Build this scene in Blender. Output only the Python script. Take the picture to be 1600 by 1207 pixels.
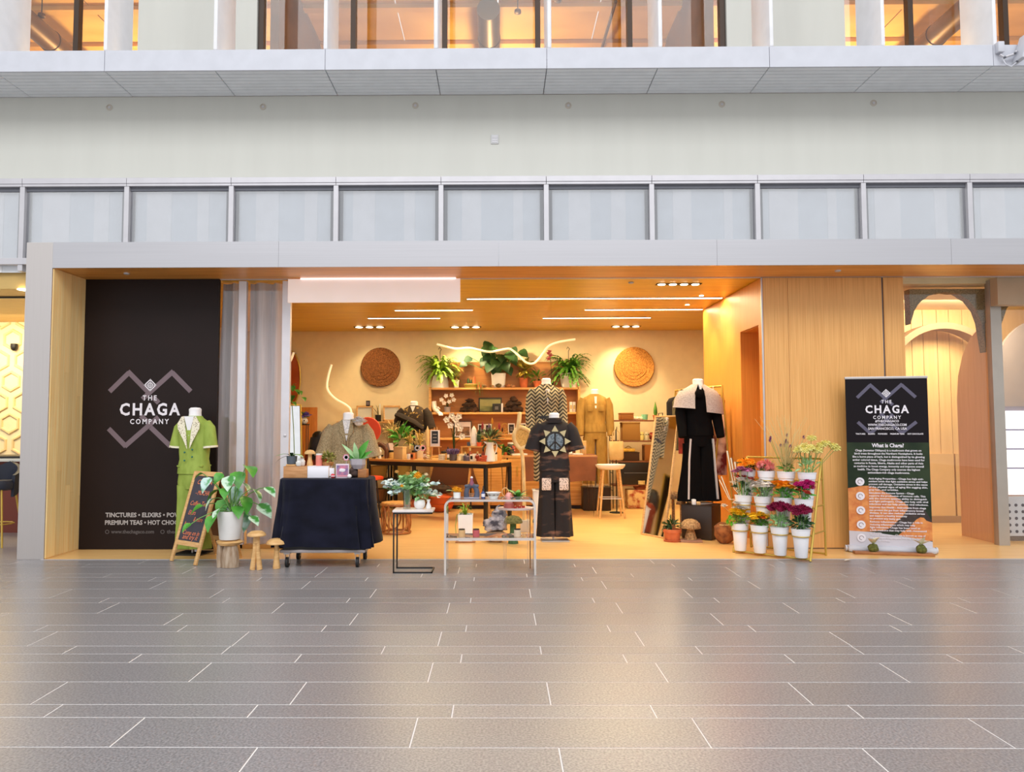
import bpy, bmesh, math, random
from mathutils import Vector, Matrix, noise
random.seed(7)
R_ = random.Random(11)
for o in list(bpy.data.objects): bpy.data.objects.remove(o)
SC = bpy.context.scene
COL = SC.collection

# ------------------------------------------------------------------ camera
F, CX, CY = 1150.0, 770.15, 603.5
PITCH, YAW, ROLL = 0.05406, -0.00823, 0.00214
H, D = 1.42, 7.918
def cam_axes():
    cy, sy, cp, sp = math.cos(YAW), math.sin(YAW), math.cos(PITCH), math.sin(PITCH)
    fwd = Vector((sy*cp, cy*cp, sp)); right = Vector((cy, -sy, 0)); down = fwd.cross(right)
    r2 = right*math.cos(ROLL) + down*math.sin(ROLL); d2 = down*math.cos(ROLL) - right*math.sin(ROLL)
    return r2, d2, fwd
RX, DN, FW = cam_axes()
cd = bpy.data.cameras.new('camera'); cam = bpy.data.objects.new('camera', cd); COL.objects.link(cam)
cd.sensor_width = 36; cd.sensor_fit = 'HORIZONTAL'; cd.lens = F/1600*36; cd.shift_x = (800-CX)/1600; cd.clip_end = 200
m = Matrix(((RX.x, -DN.x, -FW.x, 0), (RX.y, -DN.y, -FW.y, -D), (RX.z, -DN.z, -FW.z, H), (0, 0, 0, 1)))
cam.matrix_world = m; SC.camera = cam

# ------------------------------------------------------------------ world, exposure
w = bpy.data.worlds.new('atrium_daylight'); SC.world = w; w.use_nodes = True
bg = w.node_tree.nodes['Background']; bg.inputs[0].default_value = (0.97, 0.98, 1.0, 1); bg.inputs[1].default_value = 0.82
SC.view_settings.view_transform = 'Standard'; SC.view_settings.look = 'None'
SC.view_settings.gamma = 1; SC.view_settings.use_curve_mapping = False
SC.view_settings.exposure = 0.36
WARM = (1.0, 0.78, 0.43)
LI = 0.70      # dimmer of the shop's own lamps
def lamp(kind, loc, energy, color=WARM, size=.1, size_y=None, target=None, spot=60, blend=.5, name='lamp'):
    l = bpy.data.lights.new(name, kind); l.energy = energy; l.color = color
    o = bpy.data.objects.new(name, l); COL.objects.link(o); o.location = loc
    if kind == 'AREA':
        l.size = size
        if size_y: l.shape = 'RECTANGLE'; l.size_y = size_y
    elif kind == 'SPOT':
        l.spot_size = math.radians(spot); l.spot_blend = blend; l.shadow_soft_size = size
    else: l.shadow_soft_size = size
    if target: o.rotation_euler = (Vector(target)-Vector(loc)).to_track_quat('-Z', 'Y').to_euler()
    return o
sky_lamp = lamp('AREA', (0, -13.5, 14), 1550, (.97, .98, 1), 24, 7, (0, -3, 0), name='atrium_skylight')

# ------------------------------------------------------------------ pixel helpers (1600x1207 frame)
def ray(px, py): return RX*((px-CX)/F) + DN*((py-CY)/F) + FW
def at(px, py, Y):
    d = ray(px, py); t = (Y+D)/d.y; return Vector((d.x*t, Y, H+d.z*t))
def on(px, py, z=0.0):
    d = ray(px, py); t = (z-H)/d.z; return Vector((d.x*t, d.y*t-D, z))
def sz(px, Y): return px*(Y+D)/F

# ------------------------------------------------------------------ materials
def lin(c):
    return tuple(((v/255/12.92) if v/255 <= .04045 else ((v/255+.055)/1.055)**2.4) for v in c)
MATS = {}
def mat(name, c, r=.55, m=0, c2=None, scale=6, stretch=(1, 1, 1), detail=3, bump=0, lo=.35, hi=.65, kind='noise', emit=None, estr=0,
        c3=None, coat=0, spec=.5, obj_var=0, sheen=0, trans=0):
    if name in MATS: return MATS[name]
    M = bpy.data.materials.new(name); M.use_nodes = True; MATS[name] = M
    nt = M.node_tree; N = nt.nodes; L = nt.links; b = N['Principled BSDF']
    b.inputs['Base Color'].default_value = (*lin(c), 1); b.inputs['Roughness'].default_value = r; b.inputs['Metallic'].default_value = m
    b.inputs['Coat Weight'].default_value = coat; b.inputs['Specular IOR Level'].default_value = spec
    if sheen: b.inputs['Sheen Weight'].default_value = sheen
    if trans: b.inputs['Transmission Weight'].default_value = trans
    if c2 is None: c2 = tuple(max(0, v*.975) for v in c)
    tc = N.new('ShaderNodeTexCoord'); mp = N.new('ShaderNodeMapping'); mp.inputs['Scale'].default_value = stretch
    L.new(tc.outputs['Object'], mp.inputs[0])
    if kind == 'noise':
        t = N.new('ShaderNodeTexNoise'); t.inputs['Scale'].default_value = scale; t.inputs['Detail'].default_value = detail; out = t.outputs['Fac']
    elif kind == 'voronoi':
        t = N.new('ShaderNodeTexVoronoi'); t.inputs['Scale'].default_value = scale; out = t.outputs['Distance']
    elif kind == 'cells':
        t = N.new('ShaderNodeTexVoronoi'); t.inputs['Scale'].default_value = scale
        sx = N.new('ShaderNodeSeparateColor'); L.new(t.outputs['Color'], sx.inputs[0]); out = sx.outputs[0]
    elif kind == 'wave':
        t = N.new('ShaderNodeTexWave'); t.inputs['Scale'].default_value = scale; t.inputs['Distortion'].default_value = 1.5; out = t.outputs['Fac']
    elif kind == 'rings':
        t = N.new('ShaderNodeTexWave'); t.wave_type = 'RINGS'; t.rings_direction = 'Y'; t.inputs['Scale'].default_value = scale
        t.inputs['Distortion'].default_value = 3; t.inputs['Detail Scale'].default_value = 6; out = t.outputs['Fac']
    elif kind == 'chevron':
        t = N.new('ShaderNodeSeparateXYZ'); L.new(mp.outputs[0], t.inputs[0])
        pp = N.new('ShaderNodeMath'); pp.operation = 'PINGPONG'; pp.inputs[1].default_value = .055; L.new(t.outputs[0], pp.inputs[0])
        ad = N.new('ShaderNodeMath'); ad.operation = 'ADD'; L.new(pp.outputs[0], ad.inputs[0]); L.new(t.outputs[2], ad.inputs[1])
        ml = N.new('ShaderNodeMath'); ml.operation = 'MULTIPLY'; ml.inputs[1].default_value = scale; L.new(ad.outputs[0], ml.inputs[0])
        fr = N.new('ShaderNodeMath'); fr.operation = 'FRACT'; L.new(ml.outputs[0], fr.inputs[0]); out = fr.outputs[0]
    if kind != 'chevron': L.new(mp.outputs[0], t.inputs['Vector'])
    cr = N.new('ShaderNodeValToRGB'); e = cr.color_ramp.elements
    e[0].position = lo; e[0].color = (*lin(c2), 1); e[1].position = hi; e[1].color = (*lin(c), 1)
    if c3:
        x = e.new((lo+hi)/2); x.color = (*lin(c3), 1)
    L.new(out, cr.inputs[0]); col = cr.outputs[0]
    if obj_var:
        oi = N.new('ShaderNodeObjectInfo'); hs = N.new('ShaderNodeHueSaturation')
        mr = N.new('ShaderNodeMapRange'); mr.inputs[3].default_value = 1-obj_var; mr.inputs[4].default_value = 1+obj_var
        L.new(oi.outputs['Random'], mr.inputs[0]); L.new(mr.outputs[0], hs.inputs['Value']); L.new(col, hs.inputs['Color']); col = hs.outputs[0]
    L.new(col, b.inputs['Base Color'])
    if bump:
        bn = N.new('ShaderNodeBump'); bn.inputs['Strength'].default_value = bump; bn.inputs['Distance'].default_value = .02
        L.new(out, bn.inputs['Height']); L.new(bn.outputs[0], b.inputs['Normal'])
    if emit:
        b.inputs['Emission Color'].default_value = (*emit, 1); b.inputs['Emission Strength'].default_value = estr
    return M
def glass(name, tint=(1, 1, 1), gl=.10, rough=.0, fw=.7):
    if name in MATS: return MATS[name]
    M = bpy.data.materials.new(name); M.use_nodes = True; MATS[name] = M
    nt = M.node_tree; N = nt.nodes; L = nt.links; N.remove(N['Principled BSDF'])
    t = N.new('ShaderNodeBsdfTransparent'); t.inputs[0].default_value = (*tint, 1)
    g = N.new('ShaderNodeBsdfGlossy'); g.inputs['Roughness'].default_value = rough
    lw = N.new('ShaderNodeLayerWeight'); lw.inputs[0].default_value = .35
    ma = N.new('ShaderNodeMath'); ma.operation = 'MULTIPLY_ADD'; ma.inputs[1].default_value = fw; ma.inputs[2].default_value = gl; ma.use_clamp = True
    L.new(lw.outputs['Facing'], ma.inputs[0])
    mx = N.new('ShaderNodeMixShader'); L.new(ma.outputs[0], mx.inputs[0]); L.new(t.outputs[0], mx.inputs[1]); L.new(g.outputs[0], mx.inputs[2])
    L.new(mx.outputs[0], N['Material Output'].inputs[0]); return M

tile_m = mat('dark_granite_tile', (160, 156, 157), .31, c2=(107, 104, 105), scale=90, detail=6, obj_var=.06, lo=.3, hi=.7, spec=.7)
grout_m = mat('pale_grout', (226, 222, 220), .7)
alu_m = mat('brushed_aluminium', (198, 192, 189), .4, .7, c2=(194, 188, 185), scale=3, stretch=(60, 60, .4))
alu_h = mat('brushed_aluminium_lintel', (188, 187, 191), .38, .75, c2=(184, 183, 187), scale=2, stretch=(.3, 40, 40))
white_m = mat('white_painted_metal', (202, 204, 212), .45, spec=.3)
fin_m = mat('white_enamel_fin', (238, 238, 240), .35)
cream_m = mat('cream_plaster', (206, 206, 198), .75, c2=(203, 203, 195), scale=1.2, stretch=(4, 1, .6))
slat_m = mat('grey_soffit_slat', (232, 236, 240), .5)
frame_m = mat('satin_grey_frame', (200, 198, 202), .4, .4)
darkgap_m = mat('dark_gasket', (104, 106, 114), .6)
blind_m = mat('pale_roller_blind', (238, 243, 247), .8)
refl_w = mat('reflection_strip_white', (254, 254, 255), .8)  # whiter tone for painted window reflections
oak_h = mat('oak_veneer_horizontal', (228, 166, 88), .36, c2=(200, 134, 62), scale=3, stretch=(.5, 14, 14), detail=6)
oak_c = mat('oak_ceiling_boards', (234, 194, 54), .33, c2=(208, 160, 36), scale=3, stretch=(.4, 12, 12), detail=6)
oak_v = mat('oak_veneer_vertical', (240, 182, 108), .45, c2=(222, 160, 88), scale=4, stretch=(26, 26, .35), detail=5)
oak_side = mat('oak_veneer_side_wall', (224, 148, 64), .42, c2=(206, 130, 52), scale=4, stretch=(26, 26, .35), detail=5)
oak_pl = mat('oak_plank', (255, 226, 164), .42, c2=(250, 206, 134), scale=4, stretch=(18, 18, .4), detail=5, obj_var=.12)
oak_floor = mat('oak_floor_boards', (238, 196, 132), .3, c2=(224, 176, 108), scale=3, stretch=(.5, 12, 1), detail=6)
wall_m = mat('warm_white_wall', (236, 217, 176), .8)
black_m = mat('matte_black_metal', (24, 22, 22), .45)
panel_m = mat('near_black_graphic', (34, 22, 20), .5, c2=(31, 20, 18), scale=2, spec=.22)
mauve_m = mat('mauve_print', (118, 100, 106), .6)
print_w = mat('white_print', (236, 230, 236), .6)
print_g = mat('grey_print', (176, 170, 168), .6)
print_d = mat('dim_grey_print', (92, 86, 86), .6)
curtain_m = mat('grey_brown_curtain', (214, 203, 202), .85, c2=(196, 185, 184), scale=3, stretch=(10, 10, .5), sheen=.2)
glass_m = glass('clear_glass')
glass_s = glass('shopfront_glass', (.98, .98, .97), .0, fw=.35)
glass_r = glass('reflective_window_glass', (.97, .98, 1), .27)
acryl = glass('clear_acrylic', (.97, .97, .97), .09)
wood_l = mat('light_maple', (228, 184, 124), .5, c2=(206, 156, 96), scale=4, stretch=(3, 3, 18), detail=4)
wood_m_ = mat('mid_brown_wood', (176, 116, 66), .5, c2=(146, 90, 48), scale=4, stretch=(2, 10, 10), detail=4)
wood_shelf = mat('honey_shelf_wood', (224, 172, 100), .42, c2=(202, 144, 74), scale=3, stretch=(.6, 12, 12), detail=5)
wood_back = mat('amber_back_panel', (188, 128, 64), .5, c2=(168, 108, 50), scale=3, stretch=(.6, 6, 6), detail=4)
whiteceramic = mat('white_ceramic', (240, 238, 234), .35)
terracotta = mat('terracotta', (204, 108, 62), .75, c2=(186, 94, 52), scale=12)
mann_w = mat('white_mannequin_jersey', (242, 240, 240), .6)
green_leaf = mat('bright_green_leaf', (92, 168, 60), .38, c2=(58, 132, 44), scale=7)
varieg = mat('variegated_leaf', (206, 232, 206), .35, c2=(70, 146, 62), scale=9, lo=.48, hi=.6, obj_var=.12)
dark_leaf = mat('dark_green_leaf', (46, 84, 40), .45, c2=(30, 62, 30), scale=7)
fern_m = mat('yellow_green_fern', (142, 176, 48), .5, c2=(98, 142, 36), scale=9)
fern_g = mat('green_fern', (96, 150, 44), .5, c2=(62, 116, 34), scale=9)
sage = mat('sage_leaf', (186, 220, 164), .5, c2=(138, 190, 122), scale=9)
silver_leaf = mat('silver_leaf', (226, 236, 232), .45, c2=(190, 212, 206), scale=9)
stem_m = mat('green_stem', (112, 158, 78), .55)
straw = mat('straw_stem', (214, 190, 128), .7)
soil_m = mat('dark_soil', (58, 42, 32), .9)
gold_m = mat('brass_paint', (196, 164, 74), .4, .5)

# ------------------------------------------------------------------ mesh builder
def frame_from(d):
    d = d.normalized(); u = Vector((0, 0, 1)) if abs(d.z) < .9 else Vector((1, 0, 0))
    x = u.cross(d).normalized(); y = d.cross(x); return x, y
class MB:
    def __init__(s): s.v = []; s.f = []
    def add(s, vs, fs, T=None):
        k = len(s.v); s.v += [tuple(T @ Vector(p)) if T else tuple(p) for p in vs]; s.f += [tuple(i+k for i in f) for f in fs]; return s
    def box(s, c, d, bev=0, T=None):
        x, y, z = c; a, b, e = d[0]/2, d[1]/2, d[2]/2
        if bev:
            bev = min(bev, a*.9, b*.9, e*.9)
            bm = bmesh.new(); bmesh.ops.create_cube(bm, size=1, matrix=Matrix.Translation(c) @ Matrix.Diagonal((*d, 1)))
            bmesh.ops.bevel(bm, geom=bm.edges[:], offset=bev, segments=2, profile=.5, affect='EDGES')
            bm.verts.index_update(); vs = [v.co[:] for v in bm.verts]; fs = [[v.index for v in f.verts] for f in bm.faces]; bm.free()
            return s.add(vs, fs, T)
        vs = [(x+i*a, y+j*b, z+k*e) for i in (-1, 1) for j in (-1, 1) for k in (-1, 1)]
        return s.add(vs, [(0, 1, 3, 2), (4, 6, 7, 5), (0, 4, 5, 1), (2, 3, 7, 6), (0, 2, 6, 4), (1, 5, 7, 3)], T)
    def bb(s, x0, x1, y0, y1, z0, z1, bev=0): return s.box(((x0+x1)/2, (y0+y1)/2, (z0+z1)/2), (abs(x1-x0), abs(y1-y0), abs(z1-z0)), bev)
    def loft(s, rings, cap=True, closed=True, T=None):
        n = len(rings[0]); vs = [p for r in rings for p in r]; fs = []
        for i in range(len(rings)-1):
            for j in range(n if closed else n-1):
                fs.append((i*n+j, i*n+(j+1) % n, (i+1)*n+(j+1) % n, (i+1)*n+j))
        if cap: fs += [tuple(range(n))[::-1], tuple(range((len(rings)-1)*n, len(rings)*n))]
        return s.add(vs, fs, T)
    def tube(s, pts, r, n=8, cap=True, T=None):
        pts = [Vector(p) for p in pts]; rings = []; px = None
        for i, p in enumerate(pts):
            d = (pts[min(i+1, len(pts)-1)]-pts[max(i-1, 0)])
            if d.length < 1e-9: d = Vector((0, 0, 1))
            d.normalize()
            if px is None: x, y = frame_from(d)
            else:
                x = px-d*px.dot(d); x.normalize(); y = d.cross(x)
            px = x; q = r[i] if isinstance(r, (list, tuple)) else r; a, b = q if isinstance(q, tuple) else (q, q)
            rings.append([p+x*(a*math.cos(2*math.pi*j/n))+y*(b*math.sin(2*math.pi*j/n)) for j in range(n)])
        return s.loft(rings, cap, T=T)
    def cyl(s, p0, p1, r0, r1=None, n=14): return s.tube([p0, p1], [r0, r0 if r1 is None else r1], n)
    def lathe(s, prof, c=(0, 0, 0), n=20, sq=1, T=None):
        c = Vector(c); return s.loft([[c+Vector((max(r, 1e-4)*math.cos(2*math.pi*j/n), sq*max(r, 1e-4)*math.sin(2*math.pi*j/n), z)) for j in range(n)] for r, z in prof], True, T=T)
    def sph(s, c, r, nu=12, nv=8, T=None):
        r = r if isinstance(r, (tuple, list)) else (r, r, r); c = Vector(c)
        return s.loft([[c+Vector((r[0]*math.sin(a)*math.cos(2*math.pi*j/nu), r[1]*math.sin(a)*math.sin(2*math.pi*j/nu), -r[2]*math.cos(a))) for j in range(nu)]
                       for a in [max(.04, math.pi*i/nv) if i < nv else math.pi-.04 for i in range(nv+1)]], True, T=T)
    def rock(s, c, r, seed, nu=14, nv=9, amp=.35):
        k = len(s.v); s.sph((0, 0, 0), 1, nu, nv)
        for i in range(k, len(s.v)):
            p = Vector(s.v[i]); q = p*(1+amp*noise.noise(p*1.7+Vector((seed*7.3, seed, 0)))*1.6+amp*.4*noise.noise(p*5+Vector((seed, 0, 0))))
            s.v[i] = (c[0]+q.x*r[0], c[1]+q.y*r[1], c[2]+q.z*r[2])
        return s
    def prism(s, poly, y0, y1, T=None):     # polygon in x,z extruded along y
        n = len(poly); vs = [(x, y0, z) for x, z in poly]+[(x, y1, z) for x, z in poly]
        fs = [tuple(range(n)), tuple(range(n, 2*n))[::-1]]+[((i+1) % n, i, i+n, (i+1) % n+n) for i in range(n)]
        return s.add(vs, fs, T)
    def leaf(s, T, L=.2, W=.08, droop=.25, fold=.15, prof=(.05, .75, 1, .8, .4, .02), thick=0):
        k = len(prof)-1; vs = []; fs = []
        for i, q in enumerate(prof):
            t = i/k; z = L*(.25*t-droop*t*t*1.6)
            for j in (-1, 0, 1): vs.append((L*t, j*W*q/2, z+abs(j)*fold*W*q))
        for i in range(k):
            for j in range(2): a = i*3+j; fs.append((a, a+3, a+4, a+1))
        return s.add(vs, fs, T)
    def mesh(s, name):
        me = bpy.data.meshes.new(name); me.from_pydata(s.v, [], s.f); return me
    def build(s, name, material, parent=None, smooth=True, kind=None, label=None):
        me = s.mesh(name); me.validate(); bm = bmesh.new(); bm.from_mesh(me); bmesh.ops.recalc_face_normals(bm, faces=bm.faces); bm.to_mesh(me); bm.free()
        if smooth and len(me.polygons):
            me.polygons.foreach_set('use_smooth', [True]*len(me.polygons)); me.set_sharp_from_angle(angle=math.radians(42))
        me.materials.append(material); return place(name, me, parent, kind, label)
def place(name, me, parent=None, kind=None, label=None, T=None):
    o = bpy.data.objects.new(name, me); COL.objects.link(o); o.parent = parent
    if T is not None: o.matrix_local = T
    if kind: o['kind'] = kind
    if label: o['label'] = label
    return o
def thing(name, label, cat, loc=(0, 0, 0), rz=0, group=None, kind=None):
    o = bpy.data.objects.new(name, None); COL.objects.link(o); o.location = loc; o.rotation_euler = (0, 0, rz); o.empty_display_size = .05
    o['label'] = label; o['category'] = cat
    if group: o['group'] = group
    if kind: o['kind'] = kind
    return o
def tag(o, label, cat, group=None, kind=None):
    o['label'] = label; o['category'] = cat
    if group: o['group'] = group
    if kind: o['kind'] = kind
    return o
def struct(name, mb, m, label, cat, smooth=False): return tag(mb.build(name, m, None, smooth), label, cat, kind='structure')
def rot_to(d, up=Vector((0, 0, 1)), loc=(0, 0, 0), roll=0):  # matrix whose x axis points along d
    x = Vector(d).normalized(); y = up.cross(x)
    if y.length < 1e-4: y = Vector((0, 1, 0))
    y.normalize(); z = x.cross(y); Mx = Matrix((x, y, z)).transposed().to_4x4()
    return Matrix.Translation(loc) @ Mx @ Matrix.Rotation(roll, 4, 'X')
def text(body, size, loc, material, parent, name='lettering', align='CENTER', offset=0, spacing=1, shear=0, T=None, maxw=None, ext=.0008):
    cu = bpy.data.curves.new(name, 'FONT'); cu.body = body; cu.size = size; cu.align_x = align; cu.align_y = 'CENTER'; cu.offset = offset*size
    cu.space_character = spacing; cu.shear = shear; cu.extrude = ext; cu.resolution_u = 2
    tmp = bpy.data.objects.new(name, cu); COL.objects.link(tmp); bpy.context.view_layer.update()
    me = bpy.data.meshes.new_from_object(tmp); bpy.data.objects.remove(tmp); bpy.data.curves.remove(cu)
    s = 1
    if maxw and len(me.vertices):
        xs = [v.co.x for v in me.vertices]; wd = max(xs)-min(xs); s = maxw/wd
    me.materials.clear(); me.materials.append(material)
    M_ = Matrix.Translation(loc) @ Matrix.Rotation(math.pi/2, 4, 'X') @ Matrix.Diagonal((s, 1, 1, 1))
    return place(name, me, parent, T=(T @ M_) if T else M_)

# ================================================================== STRUCTURE
ZL = 3.155
# --- atrium floor: laid tiles, alternating wide and narrow courses
fl_o = struct('floor', MB().bb(-6.9, 6.9, -5.2, 0, -.06, -.0015), grout_m, 'atrium floor of dark grey granite tiles with pale joints', 'floor')
sl = MB(); sl.bb(-16, 16, -26, -5.2, -.06, 0); sl.bb(-16, -6.9, -5.2, 0, -.06, 0); sl.bb(-16, -4.9, 0, 7, -.06, 0); sl.bb(6.9, 16, -5.2, 0, -.06, 0)
sl.build('floor_slab', tile_m, fl_o, False)
def tile_mesh(Lx, Ly):
    b = MB(); g = .006; c = .0015
    a, d = Lx/2-g/2, Ly/2-g/2
    vs = [(-a, -d, -.0015), (a, -d, -.0015), (a, d, -.0015), (-a, d, -.0015), (-a+c, -d+c, 0), (a-c, -d+c, 0), (a-c, d-c, 0), (-a+c, d-c, 0)]
    b.add(vs, [(4, 5, 6, 7), (0, 1, 5, 4), (1, 2, 6, 5), (2, 3, 7, 6), (3, 0, 4, 7)])
    me = b.mesh('tile'); me.materials.append(tile_m); return me
rows = [('B', .253), ('n', .167), ('A', .333), ('m', .167), ('n', .167), ('A', .333), ('B', .333), ('n', .167), ('A', .333), ('B', .333), ('n', .167),
        ('A', .333), ('m', .167), ('n', .167), ('A', .333), ('B', .333), ('n', .167), ('A', .333), ('B', .333)]
TM = {}; y = 0
for k, wd in rows:
    L_ = 1.333 if k in 'AB' else 1.0; off = {'A': -.4, 'B': .26, 'n': -.235, 'm': .26}[k]
    if (L_, wd) not in TM: TM[(L_, wd)] = tile_mesh(L_, wd)
    i = math.ceil((-6.9-off)/L_); first = off+i*L_
    while off+(i+1)*L_ < 6.9:
        place('tile', TM[(L_, wd)], fl_o, T=Matrix.Translation((off+(i+.5)*L_, y-wd/2, 0))); i += 1
    last = off+i*L_
    for e0, e1 in ((-6.9, first), (last, 6.9)):
        if e1-e0 > .02: place('tile', tile_mesh(e1-e0, wd), fl_o, T=Matrix.Translation(((e0+e1)/2, y-wd/2, 0)))
    y -= wd
# --- shop floor
struct('floor_shop', MB().bb(-4.9, 8.2, 0, 5.5, -.06, .002), oak_floor, 'pale oak board floor inside the shop', 'floor')
struct('trim_1', MB().bb(-4.9, 8.2, -.012, .004, -.05, .004), frame_m, 'thin metal threshold strip between tiles and oak floor', 'trim')
# --- metal portal frame
p = MB().bb(-5.165, -4.875, 0, .72, 0, 3.437, .004)
struct('trim_2', p, alu_m, 'brushed metal left pillar of the shop portal', 'pillar')
t3 = thing('trim_3', 'long brushed metal lintel across the shop portal', 'lintel', kind='structure')
for i, (a, b) in enumerate([(-4.875, -2.4), (-2.4, 0), (0, 2.37), (2.37, 4.9), (4.9, 8.2)]):
    MB().bb(a+.001, b-.001, 0, .018, ZL-.002, 3.437).bb(a+.001, b-.001, .018, .36, ZL+.055, 3.437).build('lintel_panel', alu_h, t3, False)
# --- left jamb boards
jm = thing('wall_jamb', 'narrow oak boarded jamb beside the black panel', 'wall', kind='structure')
MB().bb(-4.873, -4.87, .02, .7, .0, ZL).build('backing', oak_pl, jm, False)
jx = [0.012, .10, .175, .26, .345, .43, .515, .60, .70]
for a, b in zip(jx, jx[1:]):
    cut = R_.uniform(.6, 2.4)
    for z0, z1 in ((.012, cut), (cut, ZL-.006)):
        MB().bb(-4.872, -4.862-R_.uniform(0, .0015), a+.001, b-.001, z0+.001, z1-.001).build('plank', oak_pl, jm, False)
# --- soffit and ceiling
sof = thing('ceiling', 'oak boarded soffit and ceiling of the shop', 'ceiling', kind='structure')
MB().bb(-4.875, 8.2, .0185, .66, ZL, ZL+.05).build('soffit_board', oak_h, sof, False)
MB().bb(-4.9, 8.2, .655, .69, ZL-.008, ZL+.03).build('door_track', frame_m, sof, False)
k = 0; yy = .69
while yy < 5.5:
    e = min(yy+.40, 5.5); MB().bb(-4.9, 5.1 if e > 3.3 else 3.3, yy+.0015, e-.0015, ZL+.004, ZL+.05).build('ceiling_board', oak_c, sof, False); yy = e
for px, py, Y in ((198, 427, .3), (1309, 424, .3), (986, 445, .95)):
    q = at(px, py, Y); MB().lathe([(.035, 0), (.03, -.012), (.012, -.018)], (q.x, Y, ZL)).build('sprinkler_cap', frame_m, sof)
# --- shop walls
struct('wall_back', MB().bb(-5.1, 5.2, 5.5, 5.62, 0, 3.25).bb(5.1, 5.2, 3.15, 5.5, 0, 3.25), wall_m, 'warm white back wall of the shop', 'wall')
struct('wall_left', MB().bb(-5.1, -4.9, .72, 5.5, 0, 3.25), wall_m, 'left side wall of the shop behind the black panel', 'wall')
wr = thing('wall_right', 'oak clad side wall of the shop with a doorway recess', 'wall', kind='structure')
XR = 3.085
rec0, rec1, recz = .80, 1.46, 2.60
for a, b, z0, z1 in ((.66, rec0, 0, ZL), (rec0, rec1, recz, ZL), (rec1, 2.3, 0, ZL), (2.3, 3.15, 0, ZL)):
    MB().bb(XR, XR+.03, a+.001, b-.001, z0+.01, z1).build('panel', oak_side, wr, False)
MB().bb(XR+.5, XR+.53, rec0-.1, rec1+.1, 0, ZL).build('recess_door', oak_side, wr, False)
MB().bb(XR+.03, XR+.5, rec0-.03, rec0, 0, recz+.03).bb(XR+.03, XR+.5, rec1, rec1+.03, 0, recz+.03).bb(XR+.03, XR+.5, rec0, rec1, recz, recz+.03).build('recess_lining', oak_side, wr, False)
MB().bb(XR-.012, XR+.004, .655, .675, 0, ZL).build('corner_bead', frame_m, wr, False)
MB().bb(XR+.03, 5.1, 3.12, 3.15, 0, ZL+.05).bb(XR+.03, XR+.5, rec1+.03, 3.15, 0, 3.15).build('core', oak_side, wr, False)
wf = thing('wall_front', 'oak clad front wall between the shop and the glass entrance', 'wall', kind='structure')
for a, b in ((1196, 1235), (1235, 1383.5), (1386, 1417.5)):
    x0, x1 = at(a, 640, .655).x, at(b, 640, .655).x
    MB().bb(x0+.002, x1-.002, .655, .69, .012, ZL-.004).build('panel', oak_v, wf, False)
x0, x1 = at(1196, 640, .655).x, at(1417.5, 640, .655).x
MB().bb(x0, x1-.006, .672, .74, .0, ZL-.002).build('core', darkgap_m, wf, False)
MB().bb(x1-.1, x1-.006, .74, .98, .0, ZL-.002).build('return', oak_v, wf, False)
XG = x1
# --- facade above: cream wall, clerestory, balcony ledge
struct('wall_upper', MB().bb(-16, 16, .5, .8, 4.26, 5.29), cream_m, 'cream plaster wall band above the clerestory windows', 'wall')
ZH, ZT = 4.18, 4.277
t4 = thing('trim_4', 'pale metal transom running along the top of the clerestory', 'trim', kind='structure')
X0 = -.658; MOD = 1.205
for k in range(-6, 8):
    x = X0+k*MOD
    MB().bb(x+.002, x+MOD-.002, .36, .55, ZH+.03, ZT, .003).bb(x+.002, x+MOD-.002, .365, .5, ZH, ZH+.028, .003).build('transom_panel', frame_m, t4, False)
n = 0
for k in range(-5, 6):
    n += 1; x = X0+k*MOD; wv = thing('window_%d' % n, 'clerestory window with pale blind, number %d from the left' % n, 'window', kind='structure')
    wv['label'] = ['clerestory window left of the portal, mostly outside the picture', 'clerestory window at the picture\'s left edge over the metal pillar', 'clerestory window above the left half of the black panel',
                   'clerestory window above the curtains', 'clerestory window left of the wall vent', 'clerestory window right below the wall vent',
                   'clerestory window above the chevron dress', 'clerestory window above the black caped figure', 'clerestory window above the flower rack',
                   'clerestory window above the roll-up banner', 'clerestory window at the right edge above the glass entrance'][n-1]
    MB().bb(x-.028, x+.028, .37, .46, 3.2, ZH, .003).build('mullion', frame_m, wv, False)
    MB().bb(x+.028, x+MOD-.028, .405, .43, ZH-.045, ZH).bb(x+.028, x+.07, .42, .50, 3.28, ZH).bb(x+MOD-.07, x+MOD-.028, .42, .50, 3.28, ZH).build('inner_frame', darkgap_m, wv, False)
    MB().bb(x+.028, x+MOD-.028, .418, .424, 3.28, ZH-.01).build('pane', glass_r, wv, False)
    MB().bb(x+.03, x+MOD-.03, .452, .46, 3.2, ZH).build('blind', blind_m, wv, False)
    for t0, t1 in ((.12+.1*R_.random(), .34+.1*R_.random()), (.62+.08*R_.random(), .74+.1*R_.random())):  # pale strips painted in for white fins reflected in the glass
        MB().bb(x+MOD*t0, x+MOD*t1, .445, .451, 3.2, ZH).build('painted_reflection', refl_w, wv, False)
MB_ = MB().bb(-16, -5.165, .36, .5, 3.275, 3.35, .003)
struct('trim_5', MB_, frame_m, 'metal sill below the clerestory over the neighbouring cafe', 'trim')
struct('wall_spandrel', MB().bb(-16, 16, .58, .72, 3.205, 4.26), blind_m, 'wall lining behind the clerestory blinds', 'wall')
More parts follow.
